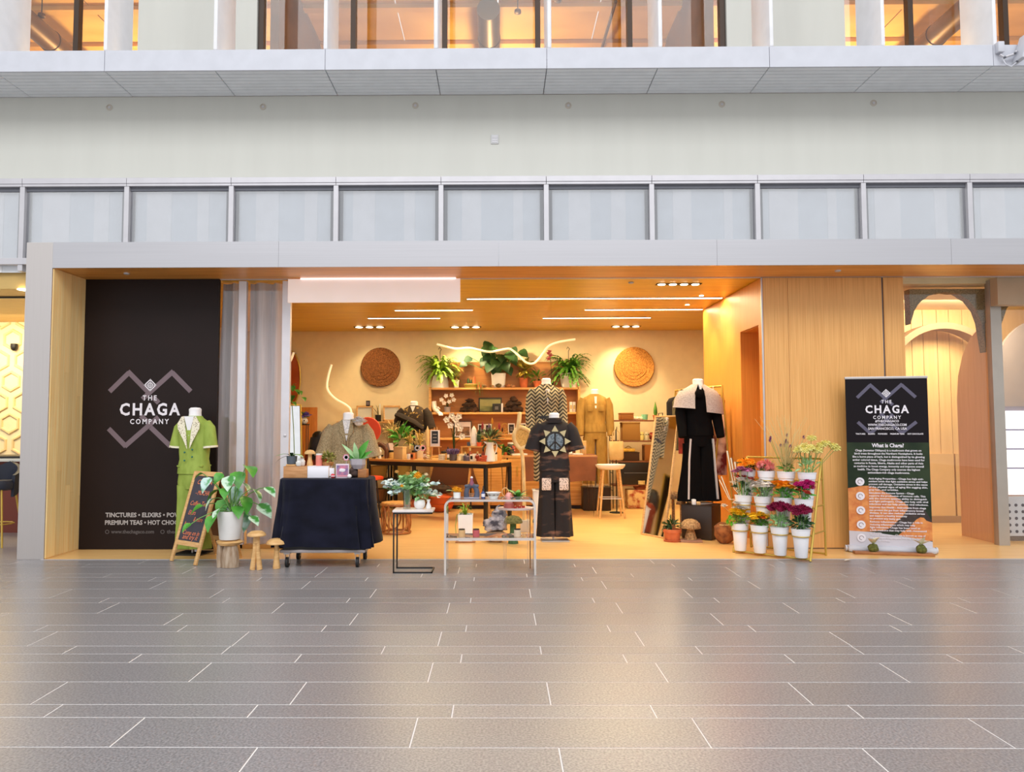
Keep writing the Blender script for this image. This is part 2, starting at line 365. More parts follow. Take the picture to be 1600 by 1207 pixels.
# balcony
YF = -.13; ZF0, ZF1 = 5.291, 5.523
t6 = thing('trim_6', 'white balcony fascia above the grey slatted soffit', 'fascia', kind='structure')
for k in range(-6, 7, 2):
    x = -.677+(k+1)*MOD; MB().bb(x+.0025, x+2*MOD-.0025, YF, YF+.02, ZF0, ZF1, .002).build('fascia_panel', white_m, t6, False)
MB().bb(-16, 16, YF+.018, 1.5, ZF1-.12, ZF1-.002).bb(-16, 16, YF+.02, .5, ZF0+.07, ZF0+.1).build('ledge', white_m, t6, False)
t7 = thing('trim_7', 'grey slatted soffit under the balcony', 'soffit', kind='structure')
ns = 8; dy = (.5-(YF+.02))/ns
for k in range(-6, 7):
    x = -.677+k*MOD
    me = None
    for i in range(ns):
        y0 = YF+.02+i*dy
        MB().bb(x+.004, x+MOD-.004, y0+.005, y0+dy-.005, ZF0, ZF0+.03, .006).build('slat', slat_m, t7, False)
MB().bb(-8.5, 9, YF+.02, .5, ZF0+.045, ZF0+.055).build('soffit_back', frame_m, t7, False)
# fins on the ledge
for k in range(-4, 7):
    x = -.677+k*MOD-(.0 if k < 1 else -.03)
    o = MB().bb(x-.024, x+.024, YF, .43, ZF1, 9.5, .02).build('balcony_fin', fin_m)
    nm = {-4: 'leftmost white upright fin on the balcony ledge', 6: 'rightmost white upright fin, beyond the balcony camera'}.get(k, '')
    tag(o, nm or 'white upright fin on the balcony ledge, %s from the left' % ['second', 'third', 'fourth', 'fifth', 'sixth', 'seventh', 'eighth', 'ninth', 'tenth'][k+3], 'fin', 'white fins along the balcony ledge')
# upper storey front
YU = 1.45
brown_f = mat('dark_bronze_mullion', (58, 40, 26), .45, .3)
uw = thing('window_12', 'upper storey glazing with dark bronze mullions', 'window', kind='structure')
ux = [at(px, 40, YU).x for px in (-30, 122, 410, 553, 695, 840, 983, 1127, 1420, 1568, 1700)]
for x in ux: MB().bb(x-.033, x+.033, YU-.05, YU+.05, 5.4, 9.2).build('mullion', brown_f, uw, False)
segs = [(at(-160, 40, YU).x, at(215, 40, YU).x), (ux[2], ux[3]), (ux[3], ux[4]), (ux[4], ux[5]), (ux[5], ux[6]), (ux[6], ux[7]), (at(1318, 40, YU).x, at(1760, 40, YU).x)]
for a, b in segs: MB().bb(a, b, YU-.004, YU+.004, 5.4, 9.2).build('pane', glass_s, uw, False)
uw2 = thing('wall_upper_panels', 'cream wall panels between the upper storey windows', 'wall', kind='structure')
for a, b in ((221, 405), (1132, 1315)):
    MB().bb(at(a, 40, YU).x, at(b, 40, YU).x, YU-.09, YU+.3, 5.4, 9.2).build('panel', cream_m, uw2, False)
ceil_u = mat('warm_upper_ceiling', (230, 186, 106), .6, c2=(206, 158, 78), scale=1.1, stretch=(1, 2, 1), lo=.3, hi=.7)
uc = thing('ceiling_upper', 'warm lit ceiling of the upper storey room', 'ceiling', kind='structure')
for k in range(-7, 8):
    MB().bb(k*1.6+.01, k*1.6+1.59, YU+.1, 10, 8.0, 8.05).build('ceiling_panel', ceil_u, uc, False)
struct('wall_upper_back', MB().bb(-13, 13, 10, 10.1, 5.3, 8.1), ceil_u, 'back wall of the upper storey room', 'wall')
struct('floor_upper', MB().bb(-13, 13, YU+.3, 10, 5.3, 5.4), ceil_u, 'floor of the upper storey room', 'floor')
duct_m = mat('brown_grey_duct', (104, 78, 48), .45, .4)
bw_ = mat('brown_partition', (120, 84, 50), .6, c2=(96, 64, 36), scale=2)
for px, lb in ((436, 'brown partition at the left end of the middle upper room'), (1102, 'brown partition at the right end of the middle upper room')):
    x = at(px, 40, 2.2).x; struct('wall_partition', MB().bb(x-.06, x+.06, 2.0, 10, 5.4, 8.0), bw_, lb, 'wall')
for i, y_ in enumerate((3.2, 4.3, 5.6, 7.0)):
    tag(MB().bb(-12, 12, y_, y_+.14, 7.93, 7.999).build('ceiling_beam', ceil_u), ['nearest', 'second', 'third', 'farthest'][i]+' brown beam under the upper storey ceiling', 'beam', 'upper ceiling beams')
for i, (px, lb) in enumerate(((66, 'round ventilation duct behind the left upper window'), (764, 'round ventilation duct seen end-on in the middle upper window'), (1476, 'round ventilation duct behind the right upper window'))):
    x = at(px, 45, 3.2).x; o = MB()
    o.cyl((x, 2.6, 7.55), (x, 9.8, 7.55), .17, n=20)
    for yy in (3.4, 4.6, 5.8, 7.0): o.cyl((x, yy, 7.55), (x, yy+.04, 7.55), .18, n=20)
    tag(o.build('ventilation_duct', duct_m), lb, 'duct')
for i, (px, py, lb) in enumerate(((65, 26, 'small ceiling pendant in the left upper window'), (809, 20, 'small ceiling pendant in the middle upper window'), (872, 2, 'tiny ceiling pendant beside the slanting rail of the upper window'))):
    q = at(px, py, 3.0); g = thing('pendant', lb, 'pendant', (q.x, 3.0, q.z))
    MB().cyl((0, 0, .03), (0, 0, 8.0-q.z), .008, n=6).build('cord', black_m, g); MB().lathe([(.02, .06), (.05, .04), (.055, 0), (.04, -.01)]).build('shade', duct_m, g)
a, b = at(962, 2, 2.7), at(940, 77, 4.5)
tag(MB().tube([a, b], .025, 8).build('track_rail', duct_m), 'slanting light rail under the upper storey ceiling', 'rail')
for x in (-6.5, -3.2, 0, 3.2, 6.5):  # unseen uplights, added to brighten the upper ceiling
    g = thing('added_upper_uplight', 'added bowl uplight for the upper storey ceiling, %s' % {-6.5: 'far left', -3.2: 'left of middle', 0: 'middle', 3.2: 'right of middle', 6.5: 'far right'}[x], 'lamp', (x, 4.6, 5.4), group='added upper storey uplights')
    MB().lathe([(.12, 0), (.12, .02), (.02, .03), (.02, .9), (.1, .95), (.18, 1.05), (.17, 1.05), (.09, .97), (.0, .96)]).build('stand', duct_m, g)
    lamp('POINT', (x, 4.6, 6.62), 135, (1, .70, .34), .15)
# upper lettering-free fittings on the cream wall
for i, (px, py) in enumerate(((171, 168), (411, 167), (649, 165), (888, 165), (1128, 163), (1365, 161))):  # these are round wall caps rather than sprinklers
    q = at(px, py, .5); g = thing('round_wall_cap', 'round recessed cap on the cream wall, %s from the left' % ['first', 'second', 'third', 'fourth', 'fifth', 'sixth'][i], 'cap', (q.x, .5, q.z), group='round caps on the cream wall')
    T = Matrix.Rotation(math.pi/2, 4, 'X')
    MB().lathe([(.038, 0), (.038, .006), (.030, .008), (.028, .002), (.0, .002)], T=T).build('ring', mat('cap_cream', (196, 188, 176), .6), g)
    MB().lathe([(.014, .002), (.014, .006), (.0, .007)], T=T).build('nozzle', frame_m, g)
q = at(773, 218, .5); g = thing('wall_speaker', 'small square grille on the cream wall', 'grille', (q.x, .5, q.z))
MB().box((0, -.006, 0), (.09, .012, .11), .004).build('plate', mat('pale_grille', (206, 206, 206), .6), g)
for k in range(4): MB().box((0, -.014, -.03+k*.02), (.06, .006, .009)).build('louvre', frame_m, g)
# balcony camera
q = at(1572, 85, YF); g = thing('floodlight', 'white bracket floodlight clamped to the balcony fascia', 'floodlight', (q.x, YF, q.z))
T = Matrix.Rotation(math.radians(17), 4, 'Y')
MB().box((.10, -.10, .05), (.05, .16, .30), .012, T=T).build('lamp_head', white_m, g)
MB().box((-.085, -.03, .06), (.07, .06, .12), .01).build('junction_box', white_m, g)
MB().tube([(-.085, -.03, -.02), (-.06, -.05, -.06), (.04, -.06, -.03), (.06, -.08, 0)], .014, 8).build('bracket', frame_m, g)
MB().tube([(-.07, -.04, -.06), (-.05, -.06, -.14), (0, -.07, -.17), (.05, -.08, -.13)], .007, 6).build('cable', white_m, g)
for c in ((-.06, -.065, -.065), (.055, -.085, -.12), (.045, -.075, -.025)): MB().sph(c, .014, 8, 6).build('bolt', darkgap_m, g)

# ------------------------------------------------------------------ left neighbouring cafe
cafe_w = mat('cafe_wall', (244, 226, 184), .6)
gold_c = mat('cafe_gold_ceiling', (212, 176, 104), .5)
struct('wall_cafe', MB().bb(-11, -5.2, 3.2, 3.3, 0, 3.3), cafe_w, 'cream cafe wall with raised hexagon relief at far left', 'wall')
cf = bpy.data.objects['wall_cafe']
hexme = MB()
ri = [[Vector((r*math.cos(math.pi/3*j+math.pi/6), y_, r*math.sin(math.pi/3*j+math.pi/6))) for j in range(6)] for r, y_ in ((.17, 0), (.155, -.02), (.13, -.02), (.115, 0))]
hexme.loft(ri, False); hm = hexme.mesh('hexagon'); hm.materials.append(mat('cafe_relief', (236, 208, 152), .6))
for i in range(-2, 5):
    for j in range(7): 
        place('hexagon', hm, cf, T=Matrix.Translation((-7.6+i*.36+(j % 2)*.18, 3.2, 1.15+j*.32)))
struct('ceiling_cafe', MB().bb(-11, -5.2, .52, 3.3, 3.02, 3.1).bb(-11, -5.2, .5, .52, 3.02, 3.28), gold_c, 'gold cafe ceiling at far left', 'ceiling')
struct('trim_8', MB().bb(-11, -5.2, 1.0, 1.04, 3.0, 3.02), black_m, 'black ceiling track in the cafe', 'trim')
for px, py, lb in ((38, 453, 'recessed cafe downlight beside the metal pillar'), (33, 527, 'far recessed cafe downlight near the cream wall')):
    q = on(px, py, 3.015); q.y = min(q.y, 2.9); o = MB().lathe([(.07, 0), (.07, -.008), (.05, -.008)], (q.x, q.y, 3.019))
    tag(o.build('cafe_downlight', mat('lit_lens', (255, 240, 210), .4, emit=(1, .86, .6), estr=8)), lb, 'downlight')
q = at(12, 541, 3.0); g = thing('dome_camera', 'small dark dome camera on the cafe wall', 'camera', (q.x, 3.15, q.z)); MB().lathe([(.05, .05), (.05, .0), (.045, -.03), (.02, -.055)]).build('dome', black_m, g); MB().box((0, .03, .05), (.11, .06, .03), .01).build('mount', wall_m, g)
lamp('AREA', (-7.2, 2.2, 2.95), 60, (1, .82, .5), 1.6, .6, (-7.2, 3.0, 0), name='cafe_cove_light')
g = thing('cafe_counter', 'dark cafe bar counter with pale edge at far left', 'counter', (-7.0, 2.1, 0))
MB().bb(-1.6, 1.6, -.3, .35, .96, 1.0, .004).build('counter_top', cream_m, g); MB().bb(-1.6, 1.6, -.28, .33, 1.0, 1.03).build('counter_surface', black_m, g)
MB().bb(-1.55, 1.55, -.1, .3, 0, .96).build('counter_front', mat('oxblood_front', (110, 44, 26), .5), g, False)
navy = mat('navy_upholstery', (28, 32, 48), .6)
g = thing('bar_stool', 'navy upholstered bar stool with gold legs at far left', 'bar stool', (-6.03, .95, 0))
MB().loft([[Vector((.22*math.cos(t)*s, .22*math.sin(t)*s, z)) for t in [2*math.pi*j/18 for j in range(18)]] for s, z in ((.7, .66), (.95, .68), (1, .74), (.9, .78))]).build('seat', navy, g)
MB().loft([[Vector(((.22+d)*math.cos(t)*s, (.22+d)*math.sin(t)*s, z-abs(t-1.57)*.09)) for t, d in [(-.2+3.5*j/12, 0) for j in range(13)]+[(-.2+3.5*j/12, -.04) for j in range(12, -1, -1)]] for s, z in ((.98, .74), (1.02, .9), (1.06, 1.0))]).build('backrest', navy, g)
for sx in (-1, 1):
    for sy in (-1, 1): MB().cyl((sx*.12, sy*.12, .67), (sx*.2, sy*.2, 0), .011, n=8).build('leg', gold_m, g)
MB().tube([(.17*math.cos(a*.5236), .17*math.sin(a*.5236), .26) for a in range(13)], .008, 6).build('footring', gold_m, g)

# ------------------------------------------------------------------ glass entrance at right
YG = .92
d1 = thing('door_1', 'glass entrance wall with grey metal post at right', 'glass wall', kind='structure')
xp0 = at(1548, 640, YG).x
MB().bb(xp0, xp0+.13, YG-.06, YG+.03, 0, ZL, .004).build('post', mat('grey_post', (176, 168, 158), .4, .5), d1, False)
MB().bb(XG, xp0, YG-.006, YG+.006, 0, ZL).build('pane', glass_s, d1, False)
MB().bb(xp0+.13, 8, YG-.006, YG+.006, 0, 2.9).build('pane', glass_s, d1, False)
MB().bb(xp0+.001, 8, YG-.2, YG-.07, 2.83, ZL-.001).build('header', mat('taupe_header', (192, 168, 138), .6), d1, False)
slatw = mat('beige_panel_wall', (228, 188, 128), .6, c2=(222, 180, 118), scale=3, stretch=(8, 8, .4))
felt = mat('grey_felt_fringe', (164, 146, 108), .95, c2=(126, 112, 80), scale=60, bump=.6)
ew = thing('wall_entrance', 'beige panelled wall inside the glass entrance', 'wall', kind='structure')
YE = 2.95; pxs = [1395, 1428, 1446, 1468, 1487, 1508, 1530, 1552]
for a, b in zip(pxs, pxs[1:]): MB().bb(at(a, 640, YE).x+.004, at(b, 640, YE).x-.004, YE, YE+.03, 1.0, 4).build('panel', slatw, ew, False)
MB().bb(at(1395, 640, YE).x, 9, YE+.02, YE+.1, 0, 4).build('backing', slatw, ew, False)
for a, b in ((1395, 1484), (1486, 1530)): MB().bb(at(a, 640, YE).x+.003, at(b, 640, YE).x-.003, YE-.06, YE+.03, .1, 1.0).build('wainscot', mat('tan_wainscot', (222, 180, 118), .55), ew, False)
MB().bb(at(1395, 640, YE).x, at(1530, 640, YE).x, YE-.075, YE+.03, 0, .1).build('skirting', mat('taupe_skirting', (166, 130, 88), .6), ew, False)
arc = MB(); c = at(1474, 560, 2.6)
def arcpts(r, n=18, a0=.15, a1=.85): return [(c.x+r*math.cos(math.pi*(a0+(a1-a0)*j/n)), c.z-.35+r*math.sin(math.pi*(a0+(a1-a0)*j/n))) for j in range(n+1)]
arc.prism(arcpts(.86)+arcpts(.77)[::-1], 2.55, 2.8); arc.build('arch_band', mat('brown_arch', (150, 116, 84), .6), ew, False)
# felt fringe valance with arched cut-outs
fv = thing('felt_valance', 'grey felt fringe valance cut into arches behind the entrance glass', 'valance')
def valance(x0, x1, cx, r, zc, y0):
    n = 20; bot = []
    for j in range(n+1):
        x = x0+(x1-x0)*j/n; dd = abs(x-cx)
        z = zc+math.sqrt(max(0, r*r-dd*dd)) if dd < r else zc-(.0 if x < cx else .35*min(1, (dd-r)/.05))
        bot.append((x, z+R_.uniform(-.012, .012)))
    MB().prism([(x0, 3.08), (x1, 3.08)]+bot[::-1], y0, y0+.12).build('fringe_panel', felt, fv, False)
xa, xb = at(1418, 470, 1.1).x, at(1546, 470, 1.1).x
valance(xa, at(1540, 470, 1.1).x, at(1473, 470, 1.1).x, sz(55, 1.1), at(1473, 512, 1.1).z, 1.05)
valance(at(1556, 470, 1.1).x, 8, at(1622, 470, 1.1).x, sz(64, 1.1), at(1600, 517, 1.1).z, 1.05)
# curved pier
pz = [(1.02, 0.0), (1.66, 0.0), (1.66, 1.75), (1.62, 2.05), (1.52, 2.3), (1.36, 2.5), (1.15, 2.63), (1.02, 2.66)]
xq = at(1504, 838, 1.63).x
MB_ = MB().prism([(y_, z_) for y_, z_ in pz], 0, .12, T=Matrix.Translation((xq+.13, 0, 0)) @ Matrix.Rotation(math.pi/2, 4, 'Z'))
struct('wall_pier', MB_, mat('peach_curved_pier', (224, 176, 122), .5, c2=(216, 166, 112), scale=3, stretch=(14, 14, .5)), 'curved peach pier inside the glass entrance', 'wall')
struct('ceiling_entrance', MB().bb(XG, 9, .92, 3.2, 3.12, 3.2).bb(8.9, 9, .92, 3.2, 0, 3.2), wall_m, 'ceiling of the entrance lobby', 'ceiling')
lamp('AREA', (at(1474, 470, 2.2).x, 2.0, 3.08), 70, (1, .84, .58), 1.6, .4, (at(1474, 470, 2.2).x, 2.9, 1.5), name='entrance_cove_light')
# lobby beyond the post
g = thing('perforated_panel', 'white perforated metal panel behind the right glass', 'panel', (0, 0, 0))
Y_ = 1.15; xl = at(1570, 800, Y_).x; z0, z1 = at(1580, 838, Y_).z, at(1580, 776, Y_).z
MB().bb(xl, 8, Y_, Y_+.03, z0, z1).build('sheet', white_m, g, False); MB().bb(xl, 8, Y_+.005, Y_+.03, 0.01, z0).build('plinth', mat('dark_taupe', (104, 92, 88), .6), g, False)
hole = MB().cyl((0, -.002, 0), (0, .004, 0), .019, n=12).mesh('perforation'); hole.materials.append(mat('hole_dark', (86, 78, 86), .8))
for i in range(16):
    for j in range(5): place('perforation', hole, g, T=Matrix.Translation((at(1577, 800, Y_).x+i*.083, Y_, at(1577, 831-j*10.3, Y_).z)))
Y_ = 2.4
lw = thing('window_13', 'bright white gridded window behind the right glass', 'window', kind='structure')
lit = mat('daylit_pane', (240, 244, 255), .5, emit=(.93, .96, 1), estr=.55)
zz = [at(1580, y_, Y_).z for y_ in (775, 732, 702, 672, 641)]; xl = at(1562, 700, Y_).x
for a, b in zip(zz, zz[1:]):
    for q0, q1 in ((xl, xl+.42), (xl+.45, xl+.9), (xl+.93, 9)): MB().bb(q0+.01, q1-.01, Y_, Y_+.02, a+.012, b-.012).build('pane', lit, lw, False)
MB().bb(xl, 9, Y_+.015, Y_+.04, zz[0], zz[-1]+.05).build('window_frame', mat('lavender_frame', (150, 146, 168), .6), lw, False)
lav = mat('lavender_arch', (176, 162, 158), .6)
cA = at(1640, 640, Y_+.1); rA = sz(82, Y_+.1)
MB_ = MB().prism([(cA.x+rA*math.cos(math.pi*j/20), zz[-1]+.06+.5+rA*math.sin(math.pi*j/20)) for j in range(21)]+[(cA.x-rA, zz[-1]+.04), (cA.x+rA, zz[-1]+.04)], Y_+.05, Y_+.1)
struct('wall_arch', MB_, lav, 'grey lavender arched wall panel behind the right glass', 'wall')

# ------------------------------------------------------------------ shop lights
lens = mat('warm_light_lens', (255, 240, 210), .4, emit=(1, .86, .6), estr=9)
strips = [((730, 467), (1128, 466), 'longest ceiling strip light, nearest the entrance', 75), ((617, 485), (738, 485), 'short ceiling strip light left of middle', 30), ((575, 497.5), (687, 497.5), 'short ceiling strip light at far left rear', 26),
          ((849, 497), (1016, 497), 'rear ceiling strip light right of middle', 40), ((915, 484), (1097, 484), 'ceiling strip light running up to the oak side wall', 36)]
for (a, b, lb, e) in strips:
    p0, p1 = on(*a, ZL), on(*b, ZL); g = thing('strip_light', lb, 'strip light', ((p0.x+p1.x)/2, (p0.y+p1.y)/2, ZL), group='warm strip lights in the shop ceiling')
    L_ = min(p1.x, 3.05)-p0.x; g.location.x = p0.x+L_/2
    MB().bb(-L_/2, L_/2, -.03, .03, -.004, .004).build('diffuser', lens, g, False); MB().bb(-L_/2-.01, L_/2+.01, -.04, -.03, -.006, .006).bb(-L_/2-.01, L_/2+.01, .03, .04, -.006, .006).build('housing', frame_m, g, False)
    lamp('AREA', (g.location.x, g.location.y, ZL-.012), e*LI, WARM, L_*.98, .05, (g.location.x, g.location.y, 0), name='strip_lamp')
DLS = [((553, 602), 511.5, 'recessed triple downlight at left rear of the ceiling', 3), ((703, 752), 511.5, 'recessed triple downlight at middle rear of the ceiling', 3), ((955, 1001), 510.5, 'recessed triple downlight at right rear of the ceiling', 3), ((1025, 1095), 444.5, 'recessed four-lamp downlight near the front right of the ceiling', 4)]
can_m = mat('dark_can', (52, 34, 20), .5)
for (a, b), py, lb, nn in DLS:
    p0, p1 = on(a, py, ZL), on(b, py, ZL); g = thing('downlight', lb, 'downlight', ((p0.x+p1.x)/2, p0.y, ZL), group='recessed multi-lamp downlights'); wd = p1.x-p0.x
    MB().bb(-wd/2, wd/2, -.055, .055, -.003, .003).build('trim_plate', can_m, g, False)
    for i in range(nn):
        x = -wd/2+wd*(i+.5)/nn; MB().lathe([(wd/nn*.34, -.003), (wd/nn*.30, -.009), (.01, -.012)], (x, 0, 0), 14).build('lens', lens, g)
def sp(loc, tgt, e, ang=70, bl=.7): lamp('SPOT', loc, e*LI, WARM, .04, target=tgt, spot=ang, blend=bl, name='downlight_lamp')
rear = [on((a+b)/2, py, ZL) for (a, b), py, _, _ in DLS]
for q in rear[:3]:
    sp((q.x, q.y, ZL-.03), (q.x, 5.4, 1.9), 36 if q.x < -1.2 else 105, 95)
sp((rear[0].x, rear[0].y, ZL-.03), (rear[0].x-1.1, 4.6, .9), 45, 85)
sp((rear[1].x+.1, rear[1].y, ZL-.03), (2.3, 5.45, 1.9), 230, 50); sp((rear[1].x-.1, rear[1].y, ZL-.03), (-1.0, 4.9, 1.0), 110, 80)
sp((rear[2].x, rear[2].y, ZL-.03), (1.6, 4.5, .6), 120, 85)
for t in ((3.08, 1.9, 1.3), (3.08, 2.65, 1.3)): sp((2.72, t[1], ZL-.03), t, 42, 75)
sp((rear[3].x-.2, rear[3].y, ZL-.03), (.9, 1.0, .6), 120, 80); sp((rear[3].x+.2, rear[3].y, ZL-.03), (2.6, 1.6, .6), 120, 80)
for px, Yt in ((1128, 2.65), (1142, 1.9)):
    o = MB().lathe([(.03, 0), (.03, -.004), (.02, -.006)], (2.72, Yt, ZL+.004)); tag(o.build('wall_washer', lens), 'small round wall washer in the ceiling, %s' % ('the rear one of two' if Yt > 2 else 'the front one of two'), 'downlight', 'wall washers')

# ================================================================== OBJECTS: signs and shopfront pieces
def logo(g, cx, cz, W, T=None, mm=None, y=0):
    """zigzag emblem with lettering; W = overall width of the emblem"""
    s = W/131.0; mm = mm or mauve_m
    P = lambda x, z: (cx+x*s, cz+z*s)
    def bar(a, b, wd, nm, off=0):
        a, b = Vector(P(*a)), Vector(P(*b)); d = (b-a).normalized(); nrm = Vector((-d.y, d.x))*wd*s/2
        poly = [tuple(a-nrm), tuple(b-nrm), tuple(b+nrm), tuple(a+nrm)]
        MB().prism(poly, y-.0014-off, y, T=T).build(nm, mm, g, False)
    wd = 7.5
    bar((-64, 28), (-34, 58), wd, 'zigzag_bar'); bar((-36, 60), (-2, 26), wd, 'zigzag_bar', .0001); bar((-12, 16), (36, 60), wd, 'zigzag_bar', .0002); bar((34, 58), (64, 28), wd, 'zigzag_bar', .0003)
    bar((4, 20), (14, 10), wd, 'zigzag_bar'); bar((-14, -10), (2, -24), wd, 'zigzag_bar')
    bar((-64, -30), (-36, -58), wd, 'zigzag_bar'); bar((-38, -58), (14, -12), wd, 'zigzag_bar', .0001); bar((2, -28), (34, -58), wd, 'zigzag_bar', .0002); bar((32, -56), (64, -30), wd, 'zigzag_bar', .0003)
    # diamond
    c = P(0, 38); r = 10*s
    def dia(r0, r1, nm): 
        MB().loft([[Vector((c[0]+r_*math.cos(math.pi/2*j), yy, c[1]+r_*math.sin(math.pi/2*j))) for j in range(4)] for r_, yy in ((r0, y-.004), (r1, y-.004), (r1, y), (r0, y))], False, T=T).build(nm, print_w, g, False)
    dia(r, r*.78, 'diamond_ring'); dia(r*.6, r*.4, 'diamond_ring')
    MB().prism([(c[0]-r*.9, c[1]-.6*s), (c[0]+r*.9, c[1]-.6*s), (c[0]+r*.9, c[1]+.6*s), (c[0]-r*.9, c[1]+.6*s)], y-.004, y, T=T).build('diamond_line', print_w, g, False)
    MB().prism([(c[0]-.6*s, c[1]-r*.9), (c[0]+.6*s, c[1]-r*.9), (c[0]+.6*s, c[1]+r*.9), (c[0]-.6*s, c[1]+r*.9)], y-.004, y, T=T).build('diamond_line', print_w, g, False)
    text('THE', 11*s, (*[P(0, 17.5)[0]], y-.006, P(0, 17.5)[1]), print_w, g, offset=.02, spacing=1.5, T=T, maxw=22*s)
    text('CHAGA', 26*s, (P(0, -1)[0], y-.006, P(0, -1)[1]), print_w, g, offset=.03, spacing=1.28, T=T, maxw=95*s)
    text('COMPANY', 11*s, (P(0, -19.5)[0], y-.006, P(0, -19.5)[1]), print_w, g, offset=.02, spacing=1.45, T=T, maxw=61*s)
YP = .63
a, b = at(127, 640, YP), at(339, 640, YP)
gp = thing('graphic_panel', 'tall near-black panel with zigzag emblem and white company lettering', 'sign panel', (0, 0, 0))
gp = MB().bb(-4.86, b.x, YP, YP+.05, .006, ZL-.004).build('board', panel_m, gp, False)
c = at(234, 640, YP); logo(gp, c.x, c.z, sz(131, YP), y=YP)
def line_at(txt, px0, px1, py, size, mt, off=.02):
    a, b = at(px0, py, YP), at(px1, py, YP)
    text(txt, sz(size, YP), ((a.x+b.x)/2, YP-.002, a.z), mt, gp, offset=off, maxw=b.x-a.x)
line_at('TINCTURES \u2022 ELIXIRS \u2022 POWDERS', 165, 304, 805.5, 9.5, print_g, .03)
line_at('PREMIUM TEAS \u2022 HOT CHOCOLATE', 164, 306, 817.3, 9.5, print_g, .03)
line_at('www.thechagaco.com', 174, 241, 831.5, 8, print_d)
line_at('thechagaco', 261, 300, 831.5, 8, print_d)
for px in (167.5, 254):
    q = at(px, 831.5, YP); r = sz(3.2, YP)
    MB().loft([[Vector((q.x+r_*math.cos(2*math.pi*j/16), yy, q.z+r_*math.sin(2*math.pi*j/16))) for j in range(16)] for r_, yy in ((r, YP-.002), (r*.7, YP-.002), (r*.7, YP), (r, YP))], False).build('icon_ring', print_d, gp, False)
# glazed sliding door frame + curtains
YD = .70
d2 = thing('door_2', 'glazed sliding door frame with pale metal stiles in front of curtains', 'door', kind='structure')
stile = mat('pale_metal_stile', (222, 218, 222), .4, .3)
for a, b in ((371.5, 383.5), (440, 453)): MB().bb(at(a, 640, YD).x, at(b, 640, YD).x, YD-.03, YD+.03, .004, ZL-.02, .003).build('stile', stile, d2, False)
q = at(446.5, 681, YD); MB().lathe([(.016, 0), (.016, .008), (.008, .012)], T=Matrix.Translation((q.x, YD-.03, q.z)) @ Matrix.Rotation(math.pi/2, 4, 'X')).build('lock', frame_m, d2)
for a, b in ((341, 371.5), (383.5, 440)): MB().bb(at(a, 640, YD).x, at(b, 640, YD).x, YD-.005, YD+.005, .03, ZL-.03).build('pane', glass('door_glass', (.98, .98, .98), .015), d2, False)
MB().bb(at(341, 640, YD).x, at(453, 640, YD).x, YD-.03, YD+.03, .004, .05).build('bottom_rail', mat('amber_rail', (196, 140, 70), .4, .2), d2, False)
def curtain(x0, x1, Y, lb, gather):
    n = int((x1-x0)/.016); rings = []
    for z, s in ((ZL-.015, 0), (2.9, .1), (2.3, .6), (1.6, 1), (.9, 1), (.3, .9), (.03, 1)):
        pts = []
        for j in range(n+1):
            t = j/n; x = x0+(x1-x0)*t; x += gather*(1-t)*(-.05*s)
            y_ = Y+.045*math.sin(t*n*.55+.6*math.sin(t*9))*(1-.3*s*math.sin(t*17))+.01*math.sin(t*n*.23+z)
            pts.append(Vector((x, y_, z)))
        rings.append(pts+[q+Vector((0, .004, 0)) for q in pts[::-1]])
    o = MB().loft(rings).build('curtain', curtain_m); return tag(o, lb, 'curtain', 'grey curtains behind the sliding door')
x_ = lambda px, Y: at(px, 640, Y).x
curtain(x_(345, .85), x_(372, .85), .86, 'narrow grey curtain next to the black panel', 1)
curtain(x_(388, .85), x_(442, .85), .86, 'wide grey curtain between the two metal stiles', 0)
# frosted bulkhead
g = thing('frosted_bulkhead', 'frosted white bulkhead panel hanging over the shop opening', 'bulkhead', (0, 0, 0))
frost = mat('edge_lit_frosted_white', (255, 240, 232), .6, emit=(1, .82, .74), estr=.22)
q0, q1 = at(450, 433, .6), at(719, 472, .6)
MB().bb(q0.x, q1.x, .6, .63, q1.z, ZL-.012, .003).build('panel', frost, g, False)
MB().bb(q0.x+.15, q1.x-.05, .585, .6, ZL-.016, ZL-.004).build('edge_light', mat('pink_white_led', (255, 236, 240), .4, emit=(1, .86, .9), estr=1.1), g, False)

# --- roll-up banner
A, B = on(1331, 863.5), on(1462, 867.5)
u = (B-A); wdt = u.length; ang = math.atan2(u.y, u.x); mid = (A+B)/2
g = thing('rollup_banner', 'roll-up banner explaining chaga, black top with white emblem and orange mushroom below', 'banner', (mid.x, mid.y+.05, .004), ang)
W2 = .425
ban_g = mat('banner_forest_green', (54, 66, 46), .6, c2=(34, 46, 34), scale=3, spec=.15)
ban_o = mat('banner_chaga_orange', (226, 148, 78), .55, c2=(204, 116, 58), scale=16)
ban_k = mat('banner_bark_black', (44, 34, 32), .55, c2=(66, 52, 46), scale=14)
ban_b = mat('banner_black', (26, 20, 24), .6, spec=.15)
ban_w = mat('banner_pale_foot', (206, 200, 206), .55)
zt = 1.94
ptop = MB().bb(-W2, W2, -.001, .001, 1.22, zt).build('print_top', ban_b, g, False)
pfld = MB().bb(-W2, W2, -.001, .001, .05, 1.2205).build('print_field', ban_g, g, False)
MB().prism([(-W2, .22), (-.2, .225), (-.05, .24), (.03, .29), (.10, .335), (.165, .40), (.20, .46), (.19, .51), (.15, .555), (.09, .60), (.02, .635), (-.06, .675), (-.14, .715), (-.22, .735), (-.3, .73), (-.36, .715), (-W2, .705)], -.0018, -.0005).build('print_mushroom', ban_o, g, False)
MB().prism([(-.1, .22), (.12, .235), (.3, .27), (W2, .3), (W2, .36), (.36, .47), (.27, .52), (.21, .52), (.13, .40), (.0, .27)], -.0024, -.0005).build('print_bark', ban_k, g, False)
